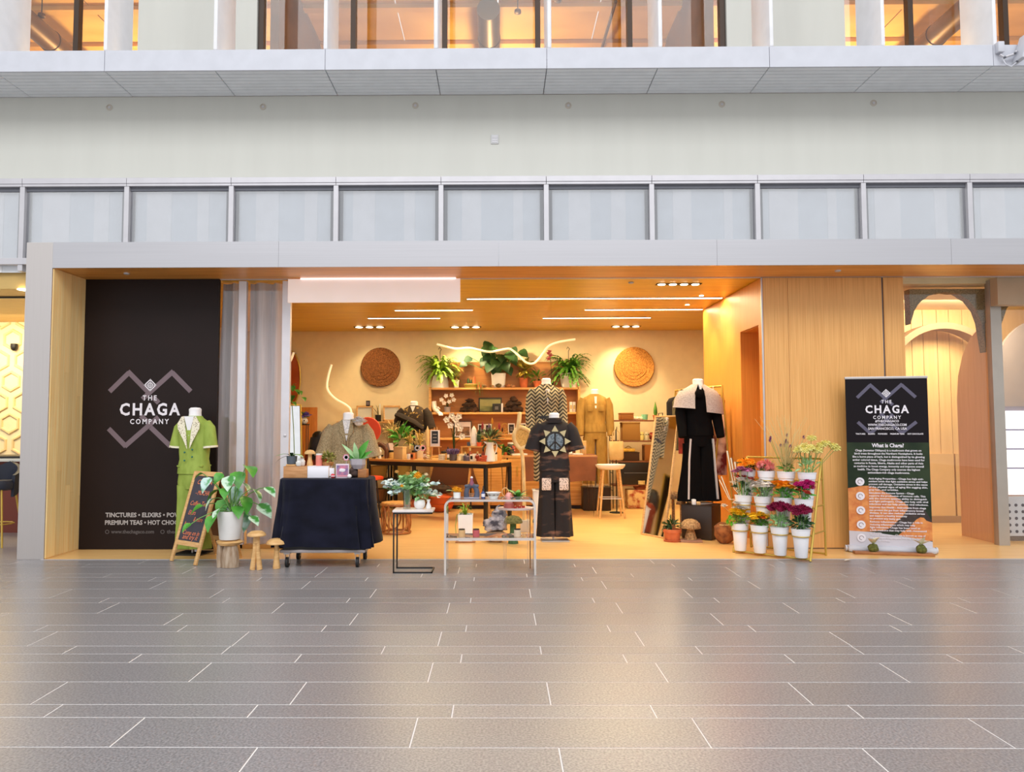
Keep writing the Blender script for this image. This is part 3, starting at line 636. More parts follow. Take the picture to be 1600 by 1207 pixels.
MB().prism([(.08, .19), (.13, .235), (.19, .27), (.23, .325), (.27, .37), (.31, .395), (.345, .39), (.37, .36), (W2, .34), (W2, .14), (.36, .135), (.26, .16), (.16, .175)], -.003, -.0005).build('print_mushroom', ban_o, g, False)
MB().prism([(-W2, .05), (W2, .05), (W2, .13), (.2, .17), (-.2, .22), (-W2, .23)], -.0035, -.0005).build('print_foot', ban_w, g, False)
MB().box((0, 0, zt+.008), (2*W2+.01, .022, .028), .004).build('top_rail', alu_m, g); MB().cyl((0, .03, .05), (0, .03, zt), .012).build('pole', alu_m, g)
MB().box((0, 0, .035), (2*W2+.06, .15, .07), .03).build('base', white_m, g)
for s in (-1, 1): MB().cyl((s*(W2+.03), 0, .035), (s*(W2+.045), 0, .035), .035, n=16).build('end_cap', white_m, g)
ban_mv = mat('banner_slate_zigzag', (92, 88, 108), .6)
logo(ptop, .0, 1.592, .62, y=-.001, mm=ban_mv)
def bl(t, z, size, mw=None, x=0, al='CENTER', off=.02): text(t, size, (x, -.0095, z), print_w, ptop if z > 1.22 else pfld, align=al, offset=off, maxw=mw)
bl('#THECHAGACO', 1.458, .036, .245); bl('WWW.THECHAGACO.COM', 1.416, .038, .40); bl('SAN FRANCISCO, CA USA', 1.374, .038, .40)
for t, x, w_ in (('TINCTURES', -.28, .10), ('ELIXIRS', -.165, .07), ('POWDERS', -.05, .095), ('PREMIUM TEAS', .10, .145), ('HOT CHOCOLATE', .285, .16)): bl(t, 1.315, .024, w_, x)
bl('What is Chaga?', 1.185, .06, .33, off=.03)
body = ['Chaga (Inonotus Obliquus) is a mushroom that grows on', 'birch trees throughout the Northern Hemisphere. It looks', 'like a burnt piece of bark, but is distinguished by its glowing',
        'amber colored tissue. Chaga mushrooms have been used for', 'centuries in Russia, Siberia, Alaska and other parts of Asia', 'as medicine to boost energy, immunity and improve overall', 'health. The Chaga Company only sources the highest', 'antioxidant-rich chaga mushrooms.']
for i, (t, w_) in enumerate(zip(body, (.68, .70, .74, .74, .71, .72, .64, .43))): bl(t, 1.13-i*.0355, .031, w_)
paras = [['Anti-Aging Properties - Chaga has high anti-', 'oxidant levels that fight oxidative stress and helps', 'prevent cell damage. Oxidative stress is the cause', 'of the physical signs of aging like sagging skin,', 'gray hair, and wrinkles.'],
         ['Stimulates the Immune System - Chaga', 'supports the production of immune cells. This', 'aids the immune systems ability to distinguish', 'and fight pathogens. Chaga also help with viral', 'infections and can help prevent viral infections.'],
         ['Improves Gut Health - Antioxidants from chaga', 'can protect the gut from inflammatory bowel', 'disease. It can also reduce oxidative stress', 'and support a healthy immunity', 'to prevent any leaky gut.'],
         ['Reduces Inflammation - Chaga has a role in', 'reducing inflammation which may help', 'fight infections. Chaga has been used as', 'a folk medicine that may help with rheumatoid', 'arthritis.'],
         ['Natural Adaptogen - Chaga is known as one of', 'the strongest adaptogens, helping the body', 'adapt to stress.']]
zp = [.815, .655, .495, .335, .19]
for P_, z in zip(paras, zp):
    for i, t in enumerate(P_): bl(t, z-i*.031, .028, min(.60, .0128*len(t)), -.21, 'LEFT')
    MB().lathe([(.046, 0), (.046, .002)], T=Matrix.Translation((-.30, -.0095, z-.035)) @ Matrix.Rotation(math.pi/2, 4, 'X'), n=24).build('icon_disc', print_w, pfld, False)
    MB().tube([(-.30+.022*math.cos(t_), -.0125, z-.035+.022*math.sin(t_)) for t_ in [2*math.pi*j/18 for j in range(15)]], .0028, 6).build('icon_ring', mauve_m, pfld)
# plank with two moss clumps in front of the banner
uu = Vector((math.cos(ang), math.sin(ang), 0)); vv = Vector((-uu.y, uu.x, 0)); base = Vector((mid.x, mid.y, 0))-vv*.10-uu*.03
g = thing('wooden_plank', 'thin brown plank lying in front of the banner base', 'plank', (base.x, base.y, .003), ang); MB().box((0, 0, .014), (.80, .10, .028), .004).build('board', wood_m_, g)
for s, lb in ((-.2, 'small moss ball with pale seashell petals, left on the plank'), (.28, 'small moss ball with pale seashell petals, right on the plank')):
    q = base+uu*s; gg = thing('moss_ball', lb, 'moss ball', (q.x, q.y, .031)); MB().rock((0, 0, .042), (.055, .05, .048), s*9, amp=.2).build('moss', mat('olive_moss', (110, 112, 50), .95, c2=(76, 80, 36), scale=40, bump=.5), gg)
    for i in range(4):
        MB().leaf(rot_to((math.cos(i*1.7+s*5), -.3+math.sin(i*1.7)*.5, .55), loc=(0, 0, .085)), .10, .075, .1, .2, (.3, .8, 1, .9, .6, .2)).build('petal', mat('shell_petal', (232, 212, 190), .5, c2=(200, 204, 168), scale=14), gg)

# --- chalkboard A-frame
A = on(266, 877); uu = Vector((.82, -.572, 0)); ang = math.atan2(uu.y, uu.x); Wc = .475
g = thing('chalkboard_sign', 'wooden A-frame chalkboard with orange handwriting beside the potted vine', 'chalkboard', (A.x, A.y, .002), ang)
hgt = .93; dep = .27
def leanT(front): # local plane with x along width, z up the board
    th = math.atan2(dep, hgt); return Matrix.Rotation(-th if front else th, 4, 'X')
Ls = math.hypot(hgt, dep)
Tf = leanT(True); Tb = Matrix.Translation((0, 2*dep, 0)) @ leanT(False)
for T in (Tf, Tb):
    for x in (.022, Wc-.022): MB().box((x, 0, Ls/2), (.044, .024, Ls), .004, T=T).build('leg', wood_l, g)
    MB().box((Wc/2, 0, Ls-.025), (Wc-.088, .022, .05), .003, T=T).build('rail', wood_l, g); MB().box((Wc/2, 0, .20), (Wc-.088, .022, .05), .003, T=T).build('rail', wood_l, g)
    sl_ = MB().box((Wc/2, 0, (.225+Ls-.05)/2), (Wc-.088, .01, Ls-.275), T=T).build('slate', mat('slate_board', (62, 60, 72), .6, c2=(52, 50, 60), scale=6) if T is Tf else mat('board_back', (124, 76, 44), .6), g)
    slate_o = sl_ if T is Tf else slate_o
chalk = mat('orange_chalk', (232, 132, 92), .8)
for t, z, mw, x in (('CHAGA', .85, .26, .24), ('- MOCHA', .735, .24, .25), ('Coffee Tea', .62, .29, .23), ('Elixirs', .52, .13, .16), ('& more', .455, .16, .30), ('hot', .40, .09, .12), ('Come on in', .31, .29, .24), ('and try it', .265, .27, .24)):
    text(t, .07, (x, -.0065, z), chalk, slate_o, 'chalk_lettering', shear=.3, T=Tf, maxw=mw)

# ================================================================== plants helpers
HEART = (.25, .95, 1, .82, .45, .03)
LANCE = (.3, .7, .95, 1, .75, .05)
def leaf_mesh(name, L, W, droop, fold, prof, m):
    b = MB().leaf(None, L, W, droop, fold, prof); me = b.mesh(name)
    me.polygons.foreach_set('use_smooth', [True]*len(me.polygons)); me.materials.append(m); return me
def fern(mb, c, n, L, spread=1.0, up=.6, rnd=None, W=.03):
    rnd = rnd or R_
    for i in range(n):
        a = rnd.uniform(0, 6.283); el = rnd.uniform(.15, 1)*up; l = L*rnd.uniform(.6, 1.05)
        d = Vector((math.cos(a)*spread, math.sin(a)*spread, 0)); pts = []
        for k in range(9):
            t = k/8; pts.append(Vector(c)+d*(l*t*.85)+Vector((0, 0, l*(el*1.5*t-(.75+.45*el)*t*t))))
        s = d.cross(Vector((0, 0, 1))).normalized()
        for k in range(8):
            p0, p1 = pts[k], pts[k+1]; w = W*(1-.8*abs(k/8-.35))
            for sg in (-1, 1):
                mb.add([p0, p1, (p0+p1)/2+s*sg*w+Vector((0, 0, -.35*w)), p0+s*sg*w*.75+Vector((0, 0, -.3*w))], [(0, 1, 2, 3)])
def twigs(mb, c, n, L, spread, r=.0025, rnd=None, bend=.15):
    rnd = rnd or R_
    ends = []
    for i in range(n):
        d = Vector((rnd.gauss(0, spread), rnd.gauss(0, spread), 1)).normalized(); l = L*rnd.uniform(.7, 1.05)
        b = Vector((rnd.uniform(-bend, bend), rnd.uniform(-bend, bend), 0)); pts = [Vector(c)+d*(l*t)+b*(l*t*t) for t in (0, .33, .66, 1)]
        mb.tube(pts, [r, r*.9, r*.8, r*.6], 5); ends.append(pts[-1])
    return ends
def ballmum(name, r, m, n=60, seed=1, flat=.7):
    rnd = random.Random(seed); b = MB().sph((0, 0, 0), (r*.7, r*.7, r*.7*flat), 8, 6)
    for i in range(n):
        z = 1-1.55*(i+.5)/n; a = i*2.39996; s = math.sqrt(max(0, 1-z*z)); d = Vector((s*math.cos(a), s*math.sin(a), z*flat))
        b.leaf(rot_to(d+Vector((0, 0, .25)), loc=d*r*.5, roll=rnd.uniform(-.6, .6)), r*.6, r*.32, .3, .2, (.5, 1, 1, .3))
    me = b.mesh(name); me.materials.append(m); return me
def cluster(name, r, m, n=26, pr=.25, seed=1, flat=.6):
    rnd = random.Random(seed); b = MB().sph((0, 0, r*.1), (r*.62, r*.62, r*.5*flat), 8, 6)
    for i in range(n):
        d = Vector((rnd.gauss(0, 1), rnd.gauss(0, 1), abs(rnd.gauss(0, 1)))).normalized()*rnd.uniform(.6, 1); p = Vector((d.x*r, d.y*r, d.z*r*flat))
        for k in range(5):
            a = k*1.2566+i; b.leaf(rot_to((math.cos(a), math.sin(a), .4), loc=p), r*pr, r*pr*.8, .2, .1, (.4, 1, .8, .2))
    me = b.mesh(name); me.materials.append(m); return me
def spiky(name, r, m, n=70, seed=1, w=.1):
    rnd = random.Random(seed); b = MB().sph((0, 0, 0), r*.45, 8, 6)
    for i in range(n):
        d = Vector((rnd.gauss(0, 1), rnd.gauss(0, 1), rnd.gauss(.3, 1))).normalized(); b.leaf(rot_to(d, loc=d*r*.3), r*.75, r*w*2, .05, .1, (1, .8, .5, .1))
    me = b.mesh(name); me.materials.append(m); return me
def leafball(mb, c, r, n, L, W, rnd=None, prof=LANCE):
    rnd = rnd or R_
    for i in range(n):
        d = Vector((rnd.gauss(0, 1), rnd.gauss(0, 1), rnd.gauss(.3, .8))).normalized(); p = Vector(c)+Vector((d.x*r[0], d.y*r[1], d.z*r[2]))*rnd.uniform(.3, 1)
        mb.leaf(rot_to(d+Vector((0, 0, .2)), loc=p, roll=rnd.uniform(-1, 1)), L*rnd.uniform(.7, 1.2), W*rnd.uniform(.7, 1.2), .25, .15, prof)
def pot(g, r0, r1, h, m, name='pot', rim=.0, n=24, soil=True):
    prof = [(r0*.97, 0), (r0, .006), (r1, h-.002)]
    if rim: prof = [(r0*.97, 0), (r0, .006), (r1*.97, h-rim), (r1*1.06, h-rim), (r1*1.06, h)]
    rt = prof[-1][0]; prof += [(rt*.9, h), (rt*.88, h-.02)]
    po = MB().lathe(prof, n=n).build(name, m, g)
    if soil: MB().lathe([(rt*.87, h-.03), (rt*.87, h-.018), (.01, h-.012)], n=n).build('soil', soil_m, po)

# ================================================================== front left group
# carved stool with potted vine
q = on(353, 889); g = thing('carved_stool', 'low grey-brown carved wooden stool under the white plant pot', 'stool', (q.x, q.y+.1, .002))
bark = mat('weathered_wood', (188, 168, 146), .7, c2=(150, 122, 94), scale=6, stretch=(6, 6, 1))
MB().rock((0, 0, .243), (.135, .12, .034), 3, amp=.12).build('seat', wood_l, g)
MB().loft([[Vector((s*.085*math.cos(t)+.02, s*.05*math.sin(t)-.04, z)) for t in [2*math.pi*j/12 for j in range(12)]] for s, z in ((1.02, 0), (1.05, .1), (.95, .16), (.72, .23))]).build('leg', bark, g)
for x, y_ in ((-.085, -.02), (.0, .08)): MB().loft([[Vector((s*.035*math.cos(t)+x, s*.05*math.sin(t)+y_, z)) for t in [2*math.pi*j/10 for j in range(10)]] for s, z in ((1, 0), (1.1, .12), (.9, .23))]).build('leg', bark, g)
Yv = q.y+.1
g = thing('potted_vine', 'variegated vine with big heart leaves in a white pot on the carved stool', 'potted plant', (q.x, Yv, .279))
pot(g, .105, .132, .285, whiteceramic)
q0 = Vector((q.x, Yv, .279))
LM = {k: leaf_mesh('leaf', .20, .155, dr, .12, HEART, m_) for k, (dr, m_) in {'g': (.3, green_leaf), 'v': (.2, varieg), 's': (.35, mat('silvered_leaf', (206, 232, 226), .3, c2=(96, 168, 110), scale=11, lo=.4, hi=.6))}.items()}
leaves = [(320, 758, 's', 1.0, -.3), (304, 798, 'g', 1.0, -.4), (290, 825, 'g', .7, -.5), (330, 775, 'g', 1.1, 0), (328, 818, 'g', 1.15, 0), (392, 735, 'g', 1.25, .1), (372, 750, 'g', 1.2, .1), (357, 757, 'v', 1.1, .1),
          (384, 762, 'v', 1.0, 0), (368, 776, 's', 1.2, 0), (402, 776, 'v', 1.1, .1), (423, 770, 'v', .95, .1), (415, 800, 'v', 1.25, .1), (383, 816, 's', 1.3, 0), (345, 795, 'g', 1.1, -.2), (385, 790, 'g', 1.2, .1),
          (360, 793, 's', 1.0, 0), (352, 770, 'g', 1.0, 0), (340, 748, 'g', .8, 0), (308, 745, 'g', .7, -.2), (398, 815, 'v', .9, 0), (338, 806, 'v', .9, 0), (372, 800, 'g', 1.0, .2), (326, 790, 'v', .9, -.2)]
for i, (px, py, k, s, tw) in enumerate(leaves):
    dy = R_.uniform(-.22, .1); P3 = at(px, py, Yv+dy)-q0; st = Vector((R_.uniform(-.05, .05), R_.uniform(-.05, .05), .27))
    out = Vector((P3.x, dy, 0)); 
    if out.length < .05: out = Vector((R_.uniform(-.2, .2), -.3, 0))
    d = Vector((out.x, out.y-.12, -.12-.25*R_.random())).normalized()
    T = rot_to(d, loc=P3-d*.09*s, roll=R_.uniform(-.5, .5)) @ Matrix.Diagonal((s*.82, s*.82, s*.82, 1)); place('leaf', LM[k], g, T=T)
    b0 = P3-d*.09*s; m1 = st.lerp(b0, .5)+Vector((0, 0, .06)); MB().tube([st, st.lerp(m1, .5)+Vector((0, 0, .02)), m1, m1.lerp(b0, .6)+Vector((0, 0, .012)), b0], .005, 6).build('vine_stem', stem_m, g)
# wooden mushrooms
def mushroom(name, lb, loc, h, rc, rs, m_, split=False, group=None, cap_h=.62, mc=None):
    g = thing(name, lb, 'mushroom figure', loc, group=group); ch = rc*cap_h*1.3
    MB().lathe([(.01, h-ch), (rs*.8, h-ch), (rc*.97, h-ch), (rc, h-ch+.008), (rc*.9, h-ch*.5), (rc*.6, h-ch*.15), (rc*.2, h-.002), (.002, h)], n=24).build('cap', mc or m_, g)
    if split:
        for s in (-1, 1): MB().tube([(s*.012, 0, h-ch+.005), (s*.015, 0, h*.5), (s*.035, 0, 0)], [rs*.55, rs*.6, rs*.8], 12).build('stem', m_, g)
        MB().cyl((0, 0, h-ch-.07), (0, 0, h-ch+.004), rs*.9).build('collar', m_, g)
    else: MB().lathe([(rs*1.25, 0), (rs*1.15, .03), (rs*.8, h*.4), (rs*.72, h-ch+.004)], n=18).build('stem', m_, g)
    return g
q = on(398, 892); mushroom('wooden_mushroom', 'taller turned wooden mushroom with split stem on the tiles', (q.x, q.y+.04, .002), .385, .092, .036, wood_l, True, 'turned wooden mushrooms', cap_h=.45)
q = on(430, 890); mushroom('wooden_mushroom', 'shorter turned wooden mushroom with wide cap on the tiles', (q.x, q.y+.04, .002), .30, .105, .03, wood_l, False, 'turned wooden mushrooms', cap_h=.42)

# --- trolley with black cloth
cx, cyy = -1.775, -.20
g = thing('platform_trolley', 'low grey platform trolley on casters under the black cloth', 'trolley', (cx, cyy, 0))
MB().box((0, 0, .165), (.86, .56, .03), .008).build('platform', mat('grey_plastic', (160, 150, 148), .5), g)
for sx in (-.365, .345):
    for sy in (-.22, .2):
        k = MB(); k.cyl((sx-.014, sy, .05), (sx+.014, sy, .05), .05, n=18); k.build('wheel', mat('black_rubber', (22, 22, 24), .6), g)
        MB().box((sx-.02, sy, .085), (.004, .03, .09)).box((sx+.02, sy, .085), (.004, .03, .09)).box((sx, sy, .14), (.06, .06, .016)).build('fork', alu_m, g)
MB().bb(-.40, .40, -.25, .25, .18, .868).build('crate', black_m, g, False)
cloth = mat('black_linen_cloth', (25, 26, 42), .9, c2=(16, 17, 29), scale=4, stretch=(1, 1, 1.6), spec=.15, sheen=.08, bump=.35)
rings = []; n = 120
def rr(t, a, b, p_=5): c_, s_ = math.cos(t), math.sin(t); return (a*abs(c_)**(2/p_)*(1 if c_ >= 0 else -1), b*abs(s_)**(2/p_)*(1 if s_ >= 0 else -1))
for z, a, b, f_ in ((.889, .02, .01, 0), (.889, .40, .24, 0), (.888, .455, .272, 0), (.878, .466, .283, .1), (.80, .468, .288, .5), (.62, .478, .298, 1.0), (.42, .495, .312, 1.5), (.24, .512, .325, 1.9), (.205, .512, .325, 2)):
    rg = []
    for j in range(n):
        t = 2*math.pi*j/n; x, y_ = rr(t, a, b); w_ = .013*f_*(math.sin(9*t+2.2*z)+.7*math.sin(16*t+2-3*z)+.6*math.sin(27*t+4*z)+.5*math.sin(5*t-3*z)); l = math.hypot(x, y_) or 1
        zz_ = z+(.012*math.sin(3*t+1)*(1 if f_ >= 1.9 else 0))
        rg.append(Vector((x*(1+w_/l), y_*(1+w_/l), zz_)))
    rings.append(rg)
o = MB().loft(rings, False); o.f.append(tuple(range(n))); o = o.build('table_cloth', cloth); o.location = (cx-.005, cyy, 0); tag(o, 'black linen cloth draped over the platform trolley', 'tablecloth')
ZC = .891
def onc(px, py=748): 
    p = on(px, py, ZC); return p
# items on the cloth
def cart(px, Y=-.30): p = at(px, 747, Y); return (p.x, Y, ZC)
S = lambda px, Y=-.3: sz(px, Y)
loc = cart(462.5, -.33); g = thing('wooden_box', 'light brown wooden box at left on the black cloth', 'box', loc); bxm = mat('pale_walnut', (208, 154, 104), .5, c2=(186, 130, 80), scale=4, stretch=(2, 10, 10)); MB().box((0, .05, S(17)/2), (S(37), .16, S(17)), .002).build('body', bxm, g); MB().box((0, .05, S(17)+.003), (S(37), .16, .006), .001).build('lid', bxm, g)
loc = cart(497.8, -.33); g = thing('white_box', 'white cardboard box beside the wooden box on the black cloth', 'box', loc); MB().box((0, .05, S(17)/2), (S(32.5), .16, S(17)), .002).build('body', mat('white_card', (244, 242, 248), .6), g); MB().box((0, .05, S(17)+.003), (S(33), .162, .008), .001).build('lid', mat('white_card', (244, 242, 248), .6), g)
zt = ZC+S(17)+.008
def up(px, Y=-.28): p = at(px, 730, Y); return (p.x, Y, zt)
g = thing('orchid_pot', 'small slate grey pot with drooping green leaves at the left corner of the trolley', 'potted plant', up(456, -.28))
MB().box((0, 0, .008), (.10, .09, .016), .003).build('tray', wood_l, g)
k = MB(); k.lathe([(.045, .017), (.05, .02), (.054, .10), (.048, .10), (.046, .08)], n=20); k.build('pot', mat('slate_grey', (84, 92, 102), .6), g); MB().lathe([(.046, .075), (.046, .085), (.01, .09)]).build('soil', soil_m, g)
for i, (d, l, w_, m_) in enumerate((((-1, -.2, .2), .16, .05, dark_leaf), ((-.6, -.4, .5), .15, .05, green_leaf), ((.7, -.3, .45), .13, .06, sage), ((.5, .5, .5), .12, .05, green_leaf), ((.1, -.6, .9), .10, .04, dark_leaf))):
    place('leaf', leaf_mesh('leaf', l, w_, .55, .1, LANCE, m_), g, T=rot_to(d, loc=(0, 0, .09)))
def jar(lb, loc, r, h, m_, lid=None, cat='jar', name='jar', group=None):
    g = thing(name, lb, cat, loc, group=group); MB().lathe([(r*.96, 0), (r, .004), (r, h*.82), (r*.85, h*.88), (r*.85, h*.9)], n=18).build('body', m_, g)
    MB().lathe([(r*.92, h*.88), (r*.92, h), (r*.5, h)], n=18).build('lid', lid or black_m, g); return g
for px, h, lb in ((467, .06, 'white trinket cup beside the slate pot'), (472, .075, 'taller white trinket cup beside the wooden mushroom')):
    g = thing('trinket_cup', lb, 'cup', up(px, -.34+.05*(px > 470))); MB().lathe([(.022, 0), (.03, .01), (.032, h*.7), (.02, h*.8), (.022, h), (.014, h), (.016, h*.7)], n=14).build('cup', whiteceramic, g); MB().box((0, -.0, h+.012), (.012, .012, .024), .004).build('finial', frame_m, g)
mushroom('wooden_mushroom', 'small wooden mushroom standing on the wooden box', up(484, -.27), .165, .056, .026, wood_l, group='turned wooden mushrooms')
jar('pink jar with white lid between mushroom and moss', up(498.5, -.29), .034, .125, mat('coral_pink', (226, 128, 112), .5), whiteceramic)
g = thing('dried_moss_bundle', 'bundle of dried yellow-green moss and twigs on the white box', 'dried plants', up(512, -.27)); k = MB(); leafball(k, (0, 0, .075), (.075, .05, .055), 120, .035, .02); k.build('moss', mat('dry_moss', (176, 164, 78), .8, c2=(120, 128, 50), scale=12), g, kind='stuff'); k = MB(); twigs(k, (.02, 0, .03), 10, .15, .5, .002); k.build('twigs', straw, g, kind='stuff'); MB().lathe([(.055, 0), (.06, .03), (.05, .04)], n=16).build('dish', wood_m_, g)
g = thing('framed_card', 'small blue and pink framed card standing on the black cloth', 'card', cart(535, -.40), .1); MB().box((0, 0, S(22)/2), (S(20), .012, S(22)), .002).build('frame', mat('pale_pink_frame', (222, 204, 214), .5), g); MB().box((0, -.0065, S(22)*.56), (S(17), .002, S(15))).build('print', mat('blue_print', (86, 104, 150), .6, c2=(226, 130, 150), scale=14), g); MB().rock((0, -.0085, S(22)*.55), (.03, .003, .018), 2, amp=.2).build('print_blob', print_w, g); MB().box((0, -.0065, S(22)*.17), (S(15), .002, S(3))).build('caption_bar', mat('pink_caption', (224, 150, 166), .6), g)
def hexa(lb, loc, r, m_, name='hexagon_sticker', pin=None):
    g = thing(name, lb, 'sticker', loc); T = Matrix.Translation((0, 0, 0)) @ Matrix.Rotation(math.pi/2, 4, 'X'); MB().lathe([(r, -.002), (r, .002)], n=6, T=T).build('plate', m_, g, False); MB().lathe([(r*.75, .002), (r*.75, .0035), (r*.55, .0035), (r*.55, .002)], n=6, T=T).build('emblem', print_w, g, False)
    MB().cyl((0, .004, -r*.4), (0, .02, -(loc[2]-(pin or ZC))), .003, n=6).build('stand', frame_m, g); return g
pinkm, bluem = mat('sticker_pink', (230, 130, 166), .5), mat('sticker_blue', (112, 146, 196), .5)
p = at(541, 715, -.30); hexa('pink hexagon sticker beside the succulent pot on the trolley', (p.x, -.30, p.z), .036, pinkm)
p = at(549.5, 715, -.285); hexa('blue hexagon sticker touching the succulent pot on the trolley', (p.x, -.285, p.z), .036, bluem)
g = thing('driftwood_block', 'dark and tan wooden block under the succulent pot', 'block', cart(560, -.28)); MB().rock((-.05, 0, .045), (.06, .06, .055), 5, amp=.25).build('bark', mat('dark_driftwood', (92, 70, 62), .8, c2=(60, 46, 42), scale=14), g); MB().box((.05, 0, .0425), (.09, .12, .085), .004).build('block', wood_m_, g)
g = thing('succulent_pot', 'faceted concrete pot with upright green succulent leaves on the trolley', 'potted plant', (cart(559, -.28)[0], -.28, ZC+.087))
MB().lathe([(.05, 0), (.078, .045), (.078, .105), (.068, .105), (.066, .085)], n=8).build('pot', mat('concrete', (174, 166, 172), .8), g, False); MB().lathe([(.066, .08), (.066, .09), (.01, .095)]).build('soil', soil_m, g)
for d, l, w_, m_ in (((-.75, -.3, .8), .24, .04, sage), ((-.15, -.3, 1), .20, .055, sage), ((.55, -.2, .9), .25, .075, green_leaf), ((.9, -.3, .5), .20, .045, green_leaf), ((-.9, 0, .3), .15, .04, green_leaf), ((.2, .5, .9), .18, .05, dark_leaf), ((.75, .1, .2), .12, .03, sage)):
    place('leaf', leaf_mesh('leaf', l, w_, .12, .22, (.45, .8, 1, .95, .6, .05), m_), g, T=rot_to(d, loc=(0, 0, .09), up=Vector((0, -.9, .4))))
for px, m_, lb, r in ((546, whiteceramic, 'small white ball beside the framed card', .022), (520, mat('cherry_red', (206, 60, 70), .4), 'small red and white ball in front of the white box', .024)):
    g = thing('ornament_ball', lb, 'ball', (cart(px, -.43)[0], -.43, ZC)); MB().sph((0, 0, r), r, 14, 10).build('ball', m_, g); MB().lathe([(r*1.01, r-.004), (r*1.01, r+.004)], n=16).build('band', print_w, g)
g = thing('price_card', 'tiny white card between the white box and the framed card', 'card', cart(518.5, -.36)); MB().box((0, 0, .05), (.05, .006, .1), .001).build('card', mat('white_card', (244, 242, 248), .6), g); MB().box((0, .012, .012), (.05, .03, .012)).build('foot', wood_l, g)

# ================================================================== C-shaped side table and bouquet
A = on(613.5, 896.5); g = thing('side_table', 'C-shaped black metal side table with marble top', 'side table', (A.x, A.y, .0))
Wt, Dt, Ht = .375, .25, .575
def sq(mb, p0, p1, t=.014):
    p0, p1 = Vector(p0), Vector(p1); mb.box((p0+p1)/2, [abs(p1[i]-p0[i])+t for i in range(3)], .002); return mb
for y_ in (.007, Dt): 
    sq(MB(), (.007, y_, .007), (Wt, y_, .007)).build('base_bar', black_m, g); sq(MB(), (.007, y_, .007), (.007, y_, Ht)).build('post', black_m, g); sq(MB(), (.007, y_, Ht), (Wt, y_, Ht)).build('top_bar', black_m, g)
sq(MB(), (Wt, .007, .007), (Wt, Dt, .007)).build('base_bar', black_m, g); sq(MB(), (.007, .007, Ht), (.007, Dt, Ht)).build('top_bar', black_m, g); sq(MB(), (Wt, .007, Ht), (Wt, Dt, Ht)).build('top_bar', black_m, g)
MB().bb(-.005, Wt+.012, -.005, Dt+.012, Ht+.008, Ht+.03, .005).build('marble_top', mat('veined_marble', (232, 222, 218), .35, c2=(196, 172, 156), scale=5, lo=.3, hi=.5), g)
ZT_ = Ht+.031
vp = on(636, 797, ZT_); vp.y = A.y+.13; vp.x = at(636, 780, vp.y).x
g = thing('glass_vase', 'clear fluted glass vase holding the eucalyptus bouquet', 'vase', (vp.x, vp.y, ZT_))
MB().lathe([(.035, 0), (.038, .004), (.036, .03), (.045, .19), (.056, .205), (.052, .205), (.041, .185), (.032, .012), (.002, .01)], n=20).build('glass', glass('vase_glass', (.93, .96, .93), .08), g); MB().lathe([(.031, .012), (.04, .15), (.002, .15)], n=16).build('water', glass('water', (.88, .93, .86), .04), g)
g = thing('eucalyptus_bouquet', 'eucalyptus bouquet with a yellow billy button in the glass vase', 'bouquet', (vp.x, vp.y, ZT_+.02)); o0 = Vector((vp.x, vp.y, ZT_+.02))
k = MB(); rnd = random.Random(4); targets = []
for px in range(602, 688, 6):
    for r_ in range(3): targets.append((px+rnd.uniform(-4, 4), 738+abs(px-645)*.35+rnd.uniform(-2, 26)))
lv = MB(); lv2 = MB()
for i, (px, py) in enumerate(targets):
    e = at(px, py, vp.y+rnd.uniform(-.1, .1))-o0; k.tube([Vector((rnd.uniform(-.01, .01), rnd.uniform(-.01, .01), .02)), Vector((e.x*.25, e.y*.25, .19)), e*.75+Vector((0, 0, .03)), e], .0028, 5)
    for j in range(8):
        t = .44+.56*j/7; p_ = Vector((e.x*t, e.y*t, .19*(1-t)+e.z*t)); a_ = rnd.uniform(0, 6.28)
        (lv2 if px < 618 or px > 675 else lv).leaf(rot_to((math.cos(a_), math.sin(a_)-.3, rnd.uniform(-.3, .5)), loc=p_, roll=rnd.uniform(-1, 1)), .052, .042, .2, .1, (.4, .95, 1, .7, .1))
k.build('stems', stem_m, g, kind='stuff'); lv.build('sage_leaves', sage, g, kind='stuff'); lv2.build('silver_leaves', silver_leaf, g, kind='stuff')
yb = mat('billy_yellow', (242, 184, 24), .7, c2=(220, 150, 10), scale=60)
for px, py, r, m_ in ((653, 744, .042, yb), (637, 741, .022, mat('wax_orange', (216, 164, 84), .7)), (620, 738, .02, MATS['wax_orange']), (628, 760, .018, yb), (666, 742, .018, mat('cream_bud', (236, 218, 178), .7))):
    p_ = at(px, py, vp.y-.15)-o0; place('flower_head', ballmum('flower_head', r, m_, 50, int(px), .9), g, T=Matrix.Translation(p_)); MB().tube([Vector((0, 0, .1)), Vector((p_.x*.4, p_.y*.4, .2)), p_], .0025, 5).build('flower_stem', stem_m, g)
bp = at(655.5, 790, A.y+.12); g = thing('bowl_vase', 'round white bowl vase on the marble side table', 'vase', (bp.x, A.y+.12, ZT_)); MB().lathe([(.03, 0), (.05, .02), (.056, .05), (.05, .08), (.042, .085), (.038, .08), (.045, .05)], n=20).build('bowl', whiteceramic, g); k = MB(); leafball(k, (0, 0, .13), (.05, .05, .05), 26, .05, .04, prof=(.4, 1, 1, .6, .1)); k.build('leaves', sage, g, kind='stuff')
bp = at(669.5, 790, A.y+.13); g = thing('bud_bottle', 'small white waisted bottle on the marble side table', 'bottle', (bp.x, A.y+.13, ZT_)); MB().lathe([(.026, 0), (.028, .02), (.014, .055), (.013, .065), (.02, .09), (.016, .09), (.01, .06)], n=16).build('bottle', whiteceramic, g); k = MB(); twigs(k, (0, 0, .06), 4, .12, .2, .0018); k.build('stems', stem_m, g)

